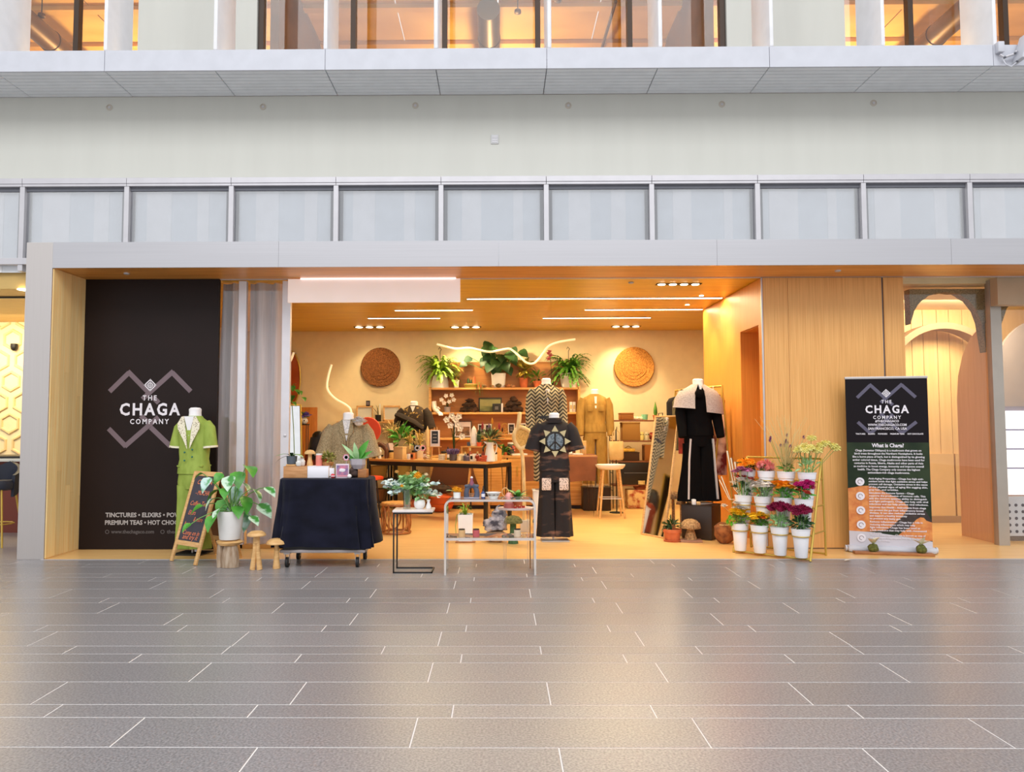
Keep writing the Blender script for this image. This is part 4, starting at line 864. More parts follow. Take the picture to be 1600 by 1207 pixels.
# ================================================================== clear acrylic console
A, B = on(694, 899), on(838, 900); Ya = (A.y+B.y)/2; xa, xb = A.x, B.x; Dc = .30; Hc = .715; tk = .02
g = thing('acrylic_console', 'clear acrylic waterfall console table with a lower shelf', 'console table', ((xa+xb)/2, Ya, .0))
hw = (xb-xa)/2; out_, inn = [], []
def arcq(cx_, cz_, r, a0, a1, n=6): return [(cx_+r*math.cos(a0+(a1-a0)*j/n), cz_+r*math.sin(a0+(a1-a0)*j/n)) for j in range(n+1)]
R0 = .07
out_ = [(-hw, 0)]+arcq(-hw+R0, Hc-R0, R0, math.pi, math.pi/2)+arcq(hw-R0, Hc-R0, R0, math.pi/2, 0)+[(hw, 0)]
inn = [(hw-tk, 0)]+arcq(hw-R0, Hc-R0, R0-tk, 0, math.pi/2)+arcq(-hw+R0, Hc-R0, R0-tk, math.pi/2, math.pi)+[(-hw+tk, 0)]
acf = mat('acrylic_edge', (252, 244, 238), .2, trans=.5)
k = MB(); n1 = len(out_)
vs = [(x, 0, z) for x, z in out_]+[(x, 0, z) for x, z in inn[::-1]]+[(x, Dc, z) for x, z in out_]+[(x, Dc, z) for x, z in inn[::-1]]; fs = []
for i in range(n1-1):
    a_, b_ = i, i+1; fs += [(a_, b_, n1+b_, n1+a_), (2*n1+b_, 2*n1+a_, 3*n1+a_, 3*n1+b_), (a_, 2*n1+a_, 2*n1+b_, b_), (n1+a_, n1+b_, 3*n1+b_, 3*n1+a_)]
fs += [(0, n1, 3*n1, 2*n1), (n1-1, 3*n1-1, 4*n1-1, 2*n1-1)]
k.add(vs, fs).build('waterfall_body', acryl, g)
ef = MB()
for y_ in (-.0015, Dc): 
    vs = [(x, y_, z) for x, z in out_]+[(x, y_, z) for x, z in inn[::-1]]; vs += [(x, y_+.0015, z) for x, y2, z in vs]
    m_n = 2*n1; ef.add(vs, [f for i in range(n1-1) for f in ((i, i+1, n1+i+1, n1+i), (m_n+i, m_n+i+1, m_n+n1+i+1, m_n+n1+i), (i, i+1, m_n+i+1, m_n+i), (n1+i, n1+i+1, m_n+n1+i+1, m_n+n1+i))])
ef.build('polished_edge', acf, g)
Zs = .352; MB().bb(-hw+tk, hw-tk, .0, Dc, Zs-.024, Zs).build('shelf', acryl, g, False); MB().bb(-hw+tk, hw-tk, -.0015, .0, Zs-.026, Zs).bb(-hw+tk, hw-tk, Dc, Dc+.0015, Zs-.026, Zs).build('shelf_edge', acf, g, False)
def ont(px, Y=None, z=None): Y = Ya+.12 if Y is None else Y; p_ = at(px, 781, Y); return (p_.x, Y, Hc+.001)
g = thing('flower_cup', 'white cup of yellow ball flowers on the acrylic console', 'flower cup', ont(714)); MB().lathe([(.026, 0), (.034, .004), (.036, .06), (.031, .06), (.03, .05)], n=16).build('cup', whiteceramic, g)
for p_, r in (((-.012, -.01, .085), .034), ((.022, -.005, .075), .03), ((0, .02, .08), .028)): place('flower_head', ballmum('flower_head', r, yb, 50, 5, .9), g, T=Matrix.Translation(p_))
place('leaf', leaf_mesh('leaf', .09, .05, .2, .1, LANCE, sage), g, T=rot_to((-1, -.2, .25), loc=(-.02, 0, .06)))
g = thing('arch_statue', 'blue-grey stone statue of an arch with a small figure on top', 'statue', ont(737)); stone = mat('blue_grey_stone', (92, 98, 116), .6, c2=(62, 64, 78), scale=10, bump=.3); s_ = sz(1, Ya+.12)
MB().box((0, 0, .006), (.15, .09, .012), .003).build('plinth', mat('pale_stone', (150, 146, 160), .7), g)
for sx in (-1, 1): MB().tube([(sx*.048, 0, .012), (sx*.052, 0, .05), (sx*.046, 0, .085), (sx*.03, 0, .115), (0, 0, .125)], [(.026, .03), (.022, .026), (.022, .026), (.02, .025), (.018, .024)], 10).build('pillar', stone, g); MB().box((sx*.045, 0, .118), (.05, .05, .03), .012).build('shoulder', stone, g)
MB().lathe([(.02, .125), (.022, .15), (.012, .175), (.015, .185), (.011, .2), (.003, .21)], n=12).build('figure', mat('rose_figure', (150, 84, 104), .6), g); MB().sph((0, 0, .2), .013, 10, 8).build('figure_head', whiteceramic, g)
g = thing('dropper_bottle', 'small blue dropper bottle on the acrylic console', 'bottle', ont(755)); MB().lathe([(.017, 0), (.019, .004), (.019, .055), (.009, .068), (.009, .075)], n=14).build('glass', mat('cobalt_glass', (58, 78, 130), .2), g); MB().lathe([(.0195, .015), (.0195, .045)], n=14).build('label_band', print_w, g); MB().lathe([(.01, .073), (.01, .088), (.006, .092), (.004, .12), (.002, .122)], n=12).build('dropper', black_m, g)
g = thing('footed_bowl', 'wide white bowl with brown scribble on the acrylic console', 'bowl', ont(771)); MB().lathe([(.04, 0), (.042, .01), (.05, .02), (.066, .055), (.078, .058), (.062, .058), (.045, .02)], n=22).build('bowl', whiteceramic, g); MB().lathe([(.056, .028), (.0618, .042)], n=22).build('painted_band', mat('brown_scribble', (122, 106, 92), .7, c2=(220, 212, 202), scale=40), g)
# jars on the lower shelf
def ons(px): p_ = at(px, 841, Ya+.08); return (p_.x, Ya+.08, Zs+.001)
jar('amber jar with black lid on the left of the acrylic shelf', ons(721.5), .033, .075, mat('amber_wax', (220, 176, 122), .4)); jar('rose pink jar with black lid on the acrylic shelf', ons(744), .033, .075, mat('rose_wax', (196, 92, 96), .4)); jar('cream jar with black lid on the right of the acrylic shelf', ons(808.5), .033, .075, mat('cream_wax', (222, 198, 168), .4))
# small pink-topped table behind
p_ = at(806, 793, -.45); g = thing('nesting_table', 'small side table with pale pink top behind the acrylic console', 'side table', (p_.x, -.45, 0)); zt2 = at(806, 793, -.45).z
MB().lathe([(.17, zt2-.022), (.18, zt2-.018), (.18, zt2-.004), (.175, zt2)], n=28, sq=.72).build('top', mat('pale_pink_top', (232, 202, 194), .4), g)
for sx, sy in ((-.12, -.07), (.14, -.05), (.12, .08), (-.1, .08)): MB().cyl((sx, sy, zt2-.02), (sx, sy, 0), .006, n=8).build('leg', acryl if sx < .13 else mat('bronze_rod', (156, 120, 84), .4, .4), g)
g = thing('pink_lantern', 'pink glass lantern with a wooden ring handle', 'lantern', (at(795, 780, -.5).x, -.5, zt2+.001)); MB().lathe([(.05, 0), (.052, .01), (.048, .035), (.05, .04)], n=18).build('base', mat('rose_base', (206, 110, 100), .5), g); MB().lathe([(.036, .04), (.04, .05), (.038, .12), (.022, .145), (.02, .15)], n=18).build('glass', mat('pink_glass', (236, 158, 146), .25), g); MB().tube([(-.035+.032*math.cos(t), 0, .155+.042*math.sin(t)) for t in [2*math.pi*j/16 for j in range(17)]], .005, 6).build('ring_handle', wood_l, g)
g = thing('leafy_pot', 'potted plant with glossy green leaves behind the pink lantern', 'potted plant', (at(808, 780, -.42).x, -.42, zt2+.001)); pot(g, .045, .055, .08, terracotta)
for i in range(9):
    a_ = i*.698; place('leaf', leaf_mesh('leaf', .15, .05, .25, .15, LANCE, green_leaf if i % 3 else dark_leaf), g, T=rot_to((math.cos(a_), math.sin(a_), R_.uniform(.4, 1.2)), loc=(0, 0, .075)))
for px, lb in ((805, 'left red tealight on the pink table'), (812, 'middle red tealight on the pink table'), (818, 'right red tealight on the pink table')):
    g = thing('tealight', lb, 'tealight', (at(px, 790, -.55).x, -.55+.004*(px-805), zt2+.001), group='red tealights'); MB().lathe([(.016, 0), (.017, .02), (.014, .02), (.013, .014)], n=14).build('cup', mat('red_glass', (190, 52, 40), .3), g); MB().lathe([(.012, .012), (.012, .016), (.002, .026)], n=10).build('wick', straw, g)
# floor pieces behind the console
q = on(727, 849); g = thing('square_planter', 'tall square white planter with wispy greenery on the oak floor', 'planter', (q.x, q.y+.1, .003)); MB().box((0, 0, .008), (.24, .22, .016), .003).build('saucer', wood_m_, g)
MB().loft([[Vector((sx*s, sy*s, z)) for sx, sy in ((-1, -1), (1, -1), (1, 1), (-1, 1))] for s, z in ((.082, .016), (.09, .335), (.08, .335), (.08, .31))]).build('planter', whiteceramic, g, False); MB().bb(-.08, .08, -.08, .08, .3, .315).build('soil', soil_m, g)
k = MB(); fern(k, (0, 0, .32), 30, .2, .7, 1.6, W=.012); k.build('foliage', fern_m, g, kind='stuff'); MB().tube([(-.07, -.05, .32), (-.1, -.08, .34), (-.12, -.09, .2), (-.11, -.09, .05)], .004, 6).build('trailing_stem', stem_m, g)
q = on(774, 850); g = thing('display_rock', 'banded grey rock tilted on a pale stone base on the oak floor', 'rock', (q.x, q.y+.12, .003)); rockm = mat('banded_slate', (190, 186, 192), .7, c2=(62, 60, 72), scale=4, stretch=(2, 2, 3), bump=.6, lo=.42, hi=.6)
MB().rock((.0, 0, .07), (.135, .1, .07), 1, amp=.2).build('base_stone', mat('tan_stone', (196, 158, 112), .8, c2=(120, 92, 70), scale=7), g); MB().rock((.0, 0, .21), (.15, .09, .10), 4, amp=.3).build('rock', rockm, g); MB().rock((.05, 0, .30), (.09, .07, .12), 8, amp=.3).build('peak', rockm, g)
q = on(802, 851); olive = mat('mossy_olive', (122, 116, 66), .95, c2=(84, 84, 44), scale=40, bump=.5); mushroom('moss_mushroom', 'moss-covered green mushroom figure on the oak floor', (q.x, q.y+.05, .003), .335, .115, .05, mat('moss_green_stem', (74, 104, 66), .95, c2=(54, 84, 50), scale=40, bump=.4), mc=olive, cap_h=.6)

# ================================================================== flower rack
A, B, C_ = on(1146, 864), on(1266, 878.5), on(1296, 870.5)
uu = (B-A).normalized(); Wr = (B-A).length; ang = math.atan2(uu.y, uu.x); Dr = .47
g = thing('flower_rack', 'three-tier gold metal flower rack at the shop entrance', 'rack', (A.x, A.y, .003), ang)
Hr = 1.05
def gt(p0, p1, nm, r=.011): MB().tube([p0, p1], r, 8).build(nm, gold_m, g)
for x in (0, Wr):

    gt((x, 0, 0), (x, Dr-.06, Hr), 'front_leg', .013); gt((x, Dr, 0), (x, Dr-.06, Hr), 'rear_leg', .012)
    for i in range(3):
        z = .27+.28*i; y_ = (Dr-.06)*z/Hr; gt((x, y_, z), (x, Dr-.06*z/Hr, z), 'side_brace', .009)
gt((0, Dr-.06, Hr), (Wr, Dr-.06, Hr), 'top_bar'); gt((0, Dr, .02), (Wr, Dr, .02), 'bottom_bar'); gt((0, .0, .02), (Wr, .0, .02), 'bottom_bar')
tiers = []
for i in range(3):
    z = .275+.275*i; y_ = (Dr-.06)*z/Hr-.012; gt((0, y_-.0, z-.02), (Wr, y_, z-.02), 'tier_bar')
    tiers.append((z, y_))
bucket_m = mat('white_bucket', (244, 244, 248), .4)
Tr = Matrix.Translation((A.x, A.y, .003)) @ Matrix.Rotation(ang, 4, 'Z')
flw = {
 'yellow_daisy': mat('fl_yellow', (252, 214, 44), .6, c2=(244, 190, 24), scale=30), 'magenta': mat('fl_crimson', (164, 24, 80), .65, c2=(128, 14, 60), scale=30), 'orange': mat('fl_orange', (252, 176, 22), .65, c2=(246, 152, 12), scale=30),
 'pinkf': mat('fl_pink', (240, 150, 140), .65, c2=(224, 120, 118), scale=30), 'white': mat('fl_white', (240, 232, 224), .65, c2=(214, 204, 190), scale=30), 'lilac': mat('fl_lilac', (216, 136, 176), .65, c2=(190, 100, 150), scale=30),
 'cream': mat('fl_cream', (246, 240, 166), .65, c2=(232, 220, 130), scale=30), 'thistle': mat('fl_thistle', (140, 74, 124), .75, c2=(104, 48, 96), scale=50), 'hotpink': mat('fl_hotpink', (206, 24, 130), .65, c2=(176, 14, 100), scale=30), 'lime': mat('fl_lime', (124, 196, 50), .7, c2=(90, 170, 30), scale=50), 'red': mat('fl_red', (206, 70, 50), .65), 'rust': mat('fl_rust', (240, 120, 40), .65)}
KIT = {}
def head(kind, r, mk, seed=1):
    key = (kind, r, mk)
    if key not in KIT:
        KIT[key] = {'mum': lambda: ballmum('flower_head', r*1.15, flw[mk], 56, seed), 'clu': lambda: cluster('flower_head', r*1.3, flw[mk], 26, .46, seed), 'spk': lambda: spiky('flower_head', r, flw[mk], 60, seed)}[kind]()
    return KIT[key]
bucket_me = {}
def bucket(lb, tier, col):
    z, y_ = tiers[tier]; x = Wr*(.10+.265*col)+.0; hb = .30; zb = .032 if tier == 0 else z-.215
    p_ = Tr @ Vector((x, y_-.10, zb)); gg = thing('flower_bucket', lb, 'bucket', p_, group='white buckets in the flower rack')
    if not bucket_me:
        bucket_me['b'] = MB().lathe([(.058, 0), (.062, .005), (.078, .20), (.079, .225), (.088, .23), (.096, hb), (.090, hb), (.082, .235), (.074, .2), (.058, .02), (.002, .018)], n=24)
    bucket_me['b'].build('body', bucket_m, gg); MB().lathe([(.0965, hb-.012), (.0985, hb-.008), (.0985, hb), (.0955, hb)], n=24).build('rim', bucket_m, gg)
    k_ = MB(); k_.tube([Vector((.092*math.cos(t), .092*math.sin(t), z-.02-zb)) for t in [2*math.pi*j/20 for j in range(21)]], .006, 6); o_ = k_.build('bucket_ring', gold_m, g); o_.location = Vector((x, y_-.10, zb))
    return p_, hb
def bouquet(lb, p_, hb, heads, leafm, nleaf, hgt, spread, seed, leafsz=(.06, .025), stems=True):
    rnd = random.Random(seed); gg = thing('bouquet', lb, 'bouquet', (p_.x, p_.y, p_.z+.05)); st = MB(); h0 = hb-.05
    for kind, r, mk, n_, dz in heads:
        me = head(kind, r, mk)
        n_ = int(n_*1.45)
        for i in range(n_):
            a_ = rnd.uniform(0, 6.283); q_ = math.sqrt((i+.5)/n_)*spread*1.12; pt = Vector((q_*math.cos(i*2.4+seed), q_*math.sin(i*2.4+seed), h0+hgt+dz+(.045 if kind == 'clu' else .015)+rnd.uniform(-.025, .02)-q_*.35))
            s = rnd.uniform(.85, 1.12); place('flower_head', me, gg, T=Matrix.Translation(pt) @ Matrix.Rotation(a_, 4, 'Z') @ Matrix.Rotation(rnd.uniform(-.4, .4), 4, 'X') @ Matrix.Diagonal((s, s, s, 1)))
            st.tube([Vector((pt.x*.25, pt.y*.25, .02)), Vector((pt.x*.5, pt.y*.5, h0)), pt], .0028, 5)
    if st.v: st.build('stems', stem_m, gg, kind='stuff')
    if nleaf:
        k_ = MB(); leafball(k_, (0, 0, h0+hgt*.45), (spread*.95, spread*.95, hgt*.5+.01), nleaf, *leafsz, rnd=rnd); k_.build('greenery', leafm, gg, kind='stuff')
    return gg
spec = {
 (0, 0): ('front row first from left', [('clu', .035, 'yellow_daisy', 9, .0), ('spk', .036, 'lime', 0, 0)], fern_m, 70, .10, .085, 'yellow daisies with lime green pompons'),
 (0, 1): ('front row second from left', [('clu', .032, 'yellow_daisy', 10, 0), ('clu', .03, 'rust', 4, -.02)], fern_g, 70, .08, .085, 'small yellow and apricot blossoms'),
 (0, 2): ('front row third from left', [('mum', .042, 'magenta', 7, .1)], sage, 90, .12, .09, 'crimson mums over sage leaves'),
 (0, 3): ('front row fourth from left', [('mum', .042, 'magenta', 8, .08)], dark_leaf, 100, .12, .095, 'crimson mums over dark leaves'),
 (1, 0): ('middle row first from left', [('clu', .034, 'lilac', 7, .1), ('clu', .03, 'red', 3, .02), ('clu', .032, 'white', 5, -.02)], dark_leaf, 40, .16, .10, 'lilac and white asters'),
 (1, 1): ('middle row second from left', [('clu', .036, 'white', 14, 0)], sage, 40, .10, .10, 'white wax flowers'),
 (1, 2): ('middle row third from left', [('clu', .036, 'orange', 9, .02)], green_leaf, 80, .10, .095, 'orange-yellow tagetes'),
 (1, 3): ('middle row fourth from left', [('mum', .034, 'hotpink', 7, .06), ('clu', .03, 'red', 3, -.02)], green_leaf, 60, .10, .09, 'hot pink mums with red blossoms'),
 (2, 0): ('top row first from left', [('mum', .036, 'orange', 9, 0)], dark_leaf, 70, .085, .085, 'bright orange marigolds'),
 (2, 1): ('top row second from left', [('spk', .055, 'pinkf', 9, -.01)], green_leaf, 20, .07, .075, 'fluffy salmon pink plumes'),
 (2, 2): ('top row third from left', [('spk', .026, 'thistle', 3, .2)], fern_g, 40, .10, .07, 'wiry grass with thistles'),
 (2, 3): ('top row fourth from left', [('mum', .046, 'cream', 8, .12)], sage, 50, .14, .12, 'pale yellow chrysanthemums'),
}
BQ = {}
for (t, c_), (pos, heads, lm, nl, hg, sp_, desc) in spec.items():
    p_, hb = bucket('white flower bucket, %s of the gold rack' % pos, t, c_)
    BQ[(t, c_)] = (bouquet('%s in the %s bucket of the gold rack' % (desc, pos.replace(' from left', '')), p_, hb, heads, lm, nl, hg, sp_, 3+t*4+c_), p_, hb)
gg, p_, hb = BQ[(0, 0)]
for i, d in enumerate(((-.12, -.03, .31), (-.135, .0, .26), (-.11, -.05, .245))): place('flower_head', head('spk', .038, 'lime'), gg, T=Matrix.Translation(d))
k = MB(); ends = twigs(k, (0, .02, .2), 7, .28, .25, .0025, bend=.3); k.build('dried_stems', straw, gg, kind='stuff')
for e in ends: place('flower_head', head('clu', .03, 'white'), gg, T=Matrix.Translation(e))
gg, p_, hb = BQ[(2, 2)]
k = MB(); ends = twigs(k, (0, 0, .2), 40, .66, .17, .0026, random.Random(5), .35); twigs(k, (0, 0, .2), 30, .36, .24, .0026, random.Random(6), .2); k.build('wiry_grass', straw, gg, kind='stuff')
for px, py in ((1203, 689), (1204, 685), (1230, 681), (1228, 692), (1229, 689), (1256, 684)):
    e = at(px, py, p_.y)-Vector(gg.location); place('flower_head', head('spk', .026, 'thistle'), gg, T=Matrix.Translation(e)); MB().tube([Vector((0, 0, .2)), Vector((e.x*.4, 0, .35)), e], .0022, 5).build('flower_stem', stem_m, gg)
gg, p_, hb = BQ[(2, 3)]
for px, py in ((1302, 698), (1306, 702), (1283, 697), (1290, 694), (1268, 686), (1256, 702)):
    e = at(px, py, p_.y-.03)-Vector(gg.location); place('flower_head', head('mum', .046, 'cream'), gg, T=Matrix.Translation(e)); MB().tube([Vector((0, 0, .2)), Vector((e.x*.5, 0, .33)), e], .0026, 5).build('flower_stem', stem_m, gg)
k = MB(); 
gg, p_, hb = BQ[(1, 0)]
for px, py in ((1136, 705), (1142, 716), (1148, 722)):
    e = at(px, py, p_.y)-Vector(gg.location); MB().tube([Vector((0, 0, .2)), Vector((e.x*.6, 0, .32)), e], [.003, .005, .009], 6).build('dried_pod', mat('cream_pod', (236, 222, 190), .6), gg)
for px, py in ((1127, 745), (1124, 750)):
    e = at(px, py, p_.y)-Vector(gg.location); MB().tube([Vector((0, 0, .2)), Vector((e.x*.6, 0, .2)), e], [.003, .004, .007], 6).build('dried_pod', MATS['cream_pod'], gg)
q = on(1319, 878); g = thing('fallen_petal', 'small pale scrap lying on the dark tiles in front of the flower rack', 'scrap', (q.x, q.y, .001)); MB().leaf(rot_to((1, .2, 0), loc=(0, 0, .008)), .09, .04, .1, .1).build('petal', mat('pale_scrap', (220, 214, 196), .7), g)

# ================================================================== mannequins
def ering(z, rx, ry, x=0, y=0, n=28, p_=2.4):
    out = []
    for j in range(n):
        t = 2*math.pi*j/n; a, b = rr(t, rx, ry, p_); out.append(Vector((x+a, y+b, z)))
    return out
def fold_ring(ring, amp, k, ph):
    c = sum(ring, Vector())/len(ring); n = len(ring)
    return [p+(p-c).normalized()*amp*math.sin(k*2*math.pi*j/n+ph) for j, p in enumerate(ring)]
def body(g, sh, m_, waist=None, hem=None, nm='bodice', wsh=.19, hipw=.18, wst=.145, belt=None, dep=.115, boxy=0):
    """torso garment from hem (z) up to shoulder height sh"""
    waist = waist if waist is not None else sh-.40; hem = hem if hem is not None else waist-.05
    rs = []
    if hem < waist-.12: rs += [ering(hem, hipw*1.02, dep*1.05), ering((hem+waist)/2, hipw, dep*1.02)]
    elif hem < waist: rs += [ering(hem, wst*1.12, dep*.95)]
    w_ = wst+(hipw-wst)*boxy
    rs += [ering(waist, w_, dep*.85), ering(waist+(sh-waist)*.4, wst*1.12+boxy*.02, dep*.98), ering(sh-.13, wsh*.96, dep*1.08, y=-.01), ering(sh-.05, wsh, dep*.92), ering(sh-.015, wsh*.86, dep*.7), ering(sh+.02, wsh*.55, dep*.6), ering(sh+.045, .075, .07)]
    return MB().loft(rs).build(nm, m_, g)
def sleeve(g, sh, m_, s, L=.24, wsh=.19, out=.10, r0=.075, r1=.095, fwd=-.02, nm='sleeve'):
    p0 = Vector((s*(wsh-.045), 0, sh-.045)); p1 = Vector((s*(wsh+out-.055), fwd, sh-L)); pts = [p0, p0.lerp(p1, .25)+Vector((s*.025, 0, .012)), p0.lerp(p1, .6)+Vector((s*.015, 0, 0)), p1]
    return MB().tube(pts, [r0*.9, r0, (r0+r1)/2, r1], 16).build(nm, m_, g)
def arm_long(g, sh, m_, s, wsh=.19, L=.58, out=.09, r=(.07, .062, .055, .045), bend=-.06):
    p0 = Vector((s*(wsh-.04), 0, sh-.045)); e = Vector((s*(wsh+out*.8-.05), .0, sh-L*.5)); h = Vector((s*(wsh+out-.06), bend, sh-L)); MB().tube([p0, p0.lerp(e, .4)+Vector((s*.02, 0, .01)), e, e.lerp(h, .5), h], [r[0], r[0], r[1], r[2], r[3]], 14).build('sleeve', m_, g)
def legs(g, hip, hem, m_, w=.17, r0=.105, r1=.085, gap=.085, fl=1.0):
    MB().loft([ering(hip-.10, w*.98, .10), ering(hip-.02, w, .112), ering(hip+.10, w*.92, .108), ering(hip+.2, w*.84, .098)]).build('seat', m_, g)
    for s in (-1, 1):
        rs = [ering(hip-.06, r0*.86, .102, s*gap), ering(hip-.2, r0*.84, .10, s*gap), ering((hip+hem)/2, (r0+r1)/2*.9, .09, s*gap*1.06), ering(hem+.1, r1*fl, .088*fl, s*gap*1.12), ering(hem, r1*fl*1.04, .09*fl, s*gap*1.12)]
        rs = [fold_ring(r_, .004*i, 5, s) for i, r_ in enumerate(rs)]; MB().loft(rs).build('trouser_leg', m_, g)
def neck(g, sh, m_=None, h=.11, flat=True):
    MB().loft([ering(sh+.0, .08, .072), ering(sh+.04, .068, .064), ering(sh+h*.7, .063, .06), ering(sh+h, .066, .062), ering(sh+h+.018, .048, .046), ering(sh+h+.022, .005, .005)]).build('neck', m_ or mann_w, g)
def stand(g, hip, base='round', x=0):
    MB().cyl((x, 0, .012), (x, 0, hip), .012, n=10).build('rod', alu_m, g)
    if base == 'round': MB().lathe([(.16, 0), (.16, .008), (.02, .014)], n=24).build('base', alu_m, g)
    else: MB().box((0, 0, .006), (.34, .30, .012), .003).build('base', base, g)
# E: green jumpsuit
q = on(299, 872); g = thing('mannequin', 'headless mannequin in a lime green short-sleeved jumpsuit before the black panel', 'mannequin', (at(304, 700, .36).x, .36, .003), -.12)
lime = mat('lime_linen', (156, 176, 78), .8, c2=(138, 158, 62), scale=5, stretch=(3, 3, 1))
floral = mat('cream_floral', (238, 230, 204), .8, c2=(122, 100, 70), scale=60, kind='voronoi', lo=.18, hi=.4)
sh = 1.49; body(g, sh, lime, sh-.44, sh-.60, boxy=.5, wsh=.172, wst=.15, hipw=.178); legs(g, .82, .06, lime, .178, .112, .105, .085); neck(g, sh-.01, h=.13)
for s in (-1, 1): sleeve(g, sh, lime, s, .30, .172, .085, .07, .078); MB().tube([(s*.2, -.02, sh-.29), (s*.202, -.02, sh-.312)], .080, 16).build('cuff', floral, g)
for s in (-1, 1):
    MB().prism([(s*.015, sh-.32), (s*.05, sh-.24), (s*.125, sh-.10), (s*.13, sh-.04), (s*.085, sh+.035), (s*.06, sh+.04), (s*.03, sh-.14)], -.128, -.118, T=Matrix.Translation((0, -.01, 0))).build('lapel', floral, g, False)
MB().prism([(-.06, sh+.04), (0, sh-.18), (.06, sh+.04)], -.128, -.08).build('chest', mann_w, g, False)
for x, z in ((-.045, -.36), (.045, -.33), (-.045, -.45), (.045, -.41), (.04, -.24)): MB().sph((x, -.128, sh+z), .011, 8, 6).build('button', mat('teal_button', (40, 110, 96), .4), g)
MB().bb(-.15, .15, -.1, .1, sh-.52, sh-.505).build('waist_seam', lime, g); stand(g, .8, mat('dark_plate', (58, 54, 52), .4, .5))
MB().box((.07, -.05, .06), (.035, .006, .06), .002).build('hang_tag', print_w, g)
# B: tie-dye jumpsuit seen from the back, peace sign
q = on(868, 847); g = thing('mannequin', 'headless mannequin in a black tie-dyed jumpsuit with a peace sign on the back', 'mannequin', (q.x, q.y+.1, .003))
tie = mat('black_rust_tiedye', (32, 25, 25), .85, c2=(130, 90, 70), scale=4, stretch=(1, 1, 3.2), detail=7, lo=.27, hi=.46); sh = 1.46
body(g, sh, tie, sh-.42, sh-.60, wsh=.20, hipw=.19, wst=.165, boxy=.5); legs(g, .82, .05, tie, .188, .115, .110, .093); neck(g, sh, h=.10)
for s in (-1, 1): sleeve(g, sh, tie, s, .35, .20, .13, .085, .1)
MB().tube([(.085*math.cos(t), .075*math.sin(t), sh+.035) for t in [2*math.pi*j/18 for j in range(19)]], .02, 8).build('collar', tie, g)
MB().prism([(-.10, sh-.01), (-.06, sh+.045), (.06, sh+.045), (.10, sh-.01)], -.105, -.085).build('back_collar', tie, g, False)
yp = -.132; cz = sh-.235; patch = mat('denim_flower', (128, 142, 150), .85, c2=(84, 96, 106), scale=50, kind='voronoi'); tan = mat('khaki_patch', (196, 184, 142), .85); RT = Matrix.Rotation(math.pi/2, 4, 'X')
MB().lathe([(.105, -.012), (.105, .004)], T=Matrix.Translation((0, yp, cz)) @ RT, n=28).build('peace_disc', patch, g, False)
MB().tube([(.108*math.cos(t), yp-.004, cz+.108*math.sin(t)) for t in [2*math.pi*j/28 for j in range(29)]], .010, 6).build('peace_ring', black_m, g)
for e in ((0, .106), (0, -.106), (.075, -.075), (-.075, -.075)): MB().tube([(0, yp-.005, cz), (e[0], yp-.005, cz+e[1])], .010, 6).build('peace_bar', black_m, g)
for i in range(8):
    a = math.pi/2+i*math.pi/4; c_, s_ = math.cos(a), math.sin(a); MB().prism([(.12*c_-.042*s_, cz+.12*s_+.042*c_), (.12*c_+.042*s_, cz+.12*s_-.042*c_), (.195*c_, cz+.195*s_)], yp-.004, yp+.02).build('sun_ray', tan, g, False)
fl2 = mat('pink_floral_pocket', (226, 200, 182), .85, c2=(96, 74, 62), scale=55, kind='voronoi', lo=.2, hi=.45)
for x in (-.115, .115): MB().box((x*.93, -.112, .70), (.115, .022, .15), .012).build('back_pocket', fl2, g)
stand(g, .78, alu_m, -.02)
# A: chevron dress on white plinth
q = on(845, 829); Yc = q.y+.18
g = thing('display_plinth', 'white square display plinth under the chevron dress', 'plinth', (at(850, 820, Yc).x-.0, Yc, .003)); MB().box((0, 0, .26), (.30, .30, .52), .004).build('block', whiteceramic, g); MB().box((0, 0, .525), (.32, .32, .012), .002).build('top_plate', whiteceramic, g)
g = thing('mannequin', 'headless mannequin in a black and cream chevron dress on the white plinth', 'mannequin', (at(854, 700, Yc).x, Yc, .535), .1)
chev = mat('chevron_knit', (176, 164, 132), .85, c2=(46, 40, 34), scale=19, kind='chevron', lo=.42, hi=.5); sh = 1.42
body(g, sh, chev, sh-.40, sh-.62, wsh=.20, hipw=.185, wst=.15, boxy=.3); neck(g, sh, h=.11)
MB().loft([fold_ring(ering(.12, .17, .14), .01, 7, 0), fold_ring(ering(.5, .175, .13), .006, 7, 0), ering(.85, .18, .12)]).build('skirt', chev, g); MB().loft([ering(sh-.44, .158, .108), ering(sh-.40, .156, .106)]).build('belt', black_m, g)
for s in (-1, 1): arm_long(g, sh, chev, s, .20, .62, .09, (.08, .075, .07, .06))
MB().prism([(-.03, sh-.03), (0, sh-.24), (.03, sh-.03)], -.13, -.11).build('neck_opening', mann_w, g, False); MB().tube([(-.07, -.03, sh+.02), (-.02, -.1, sh-.03), (.03, -.12, sh-.16)], .03, 8).build('scarf_collar', chev, g); stand(g, .3)
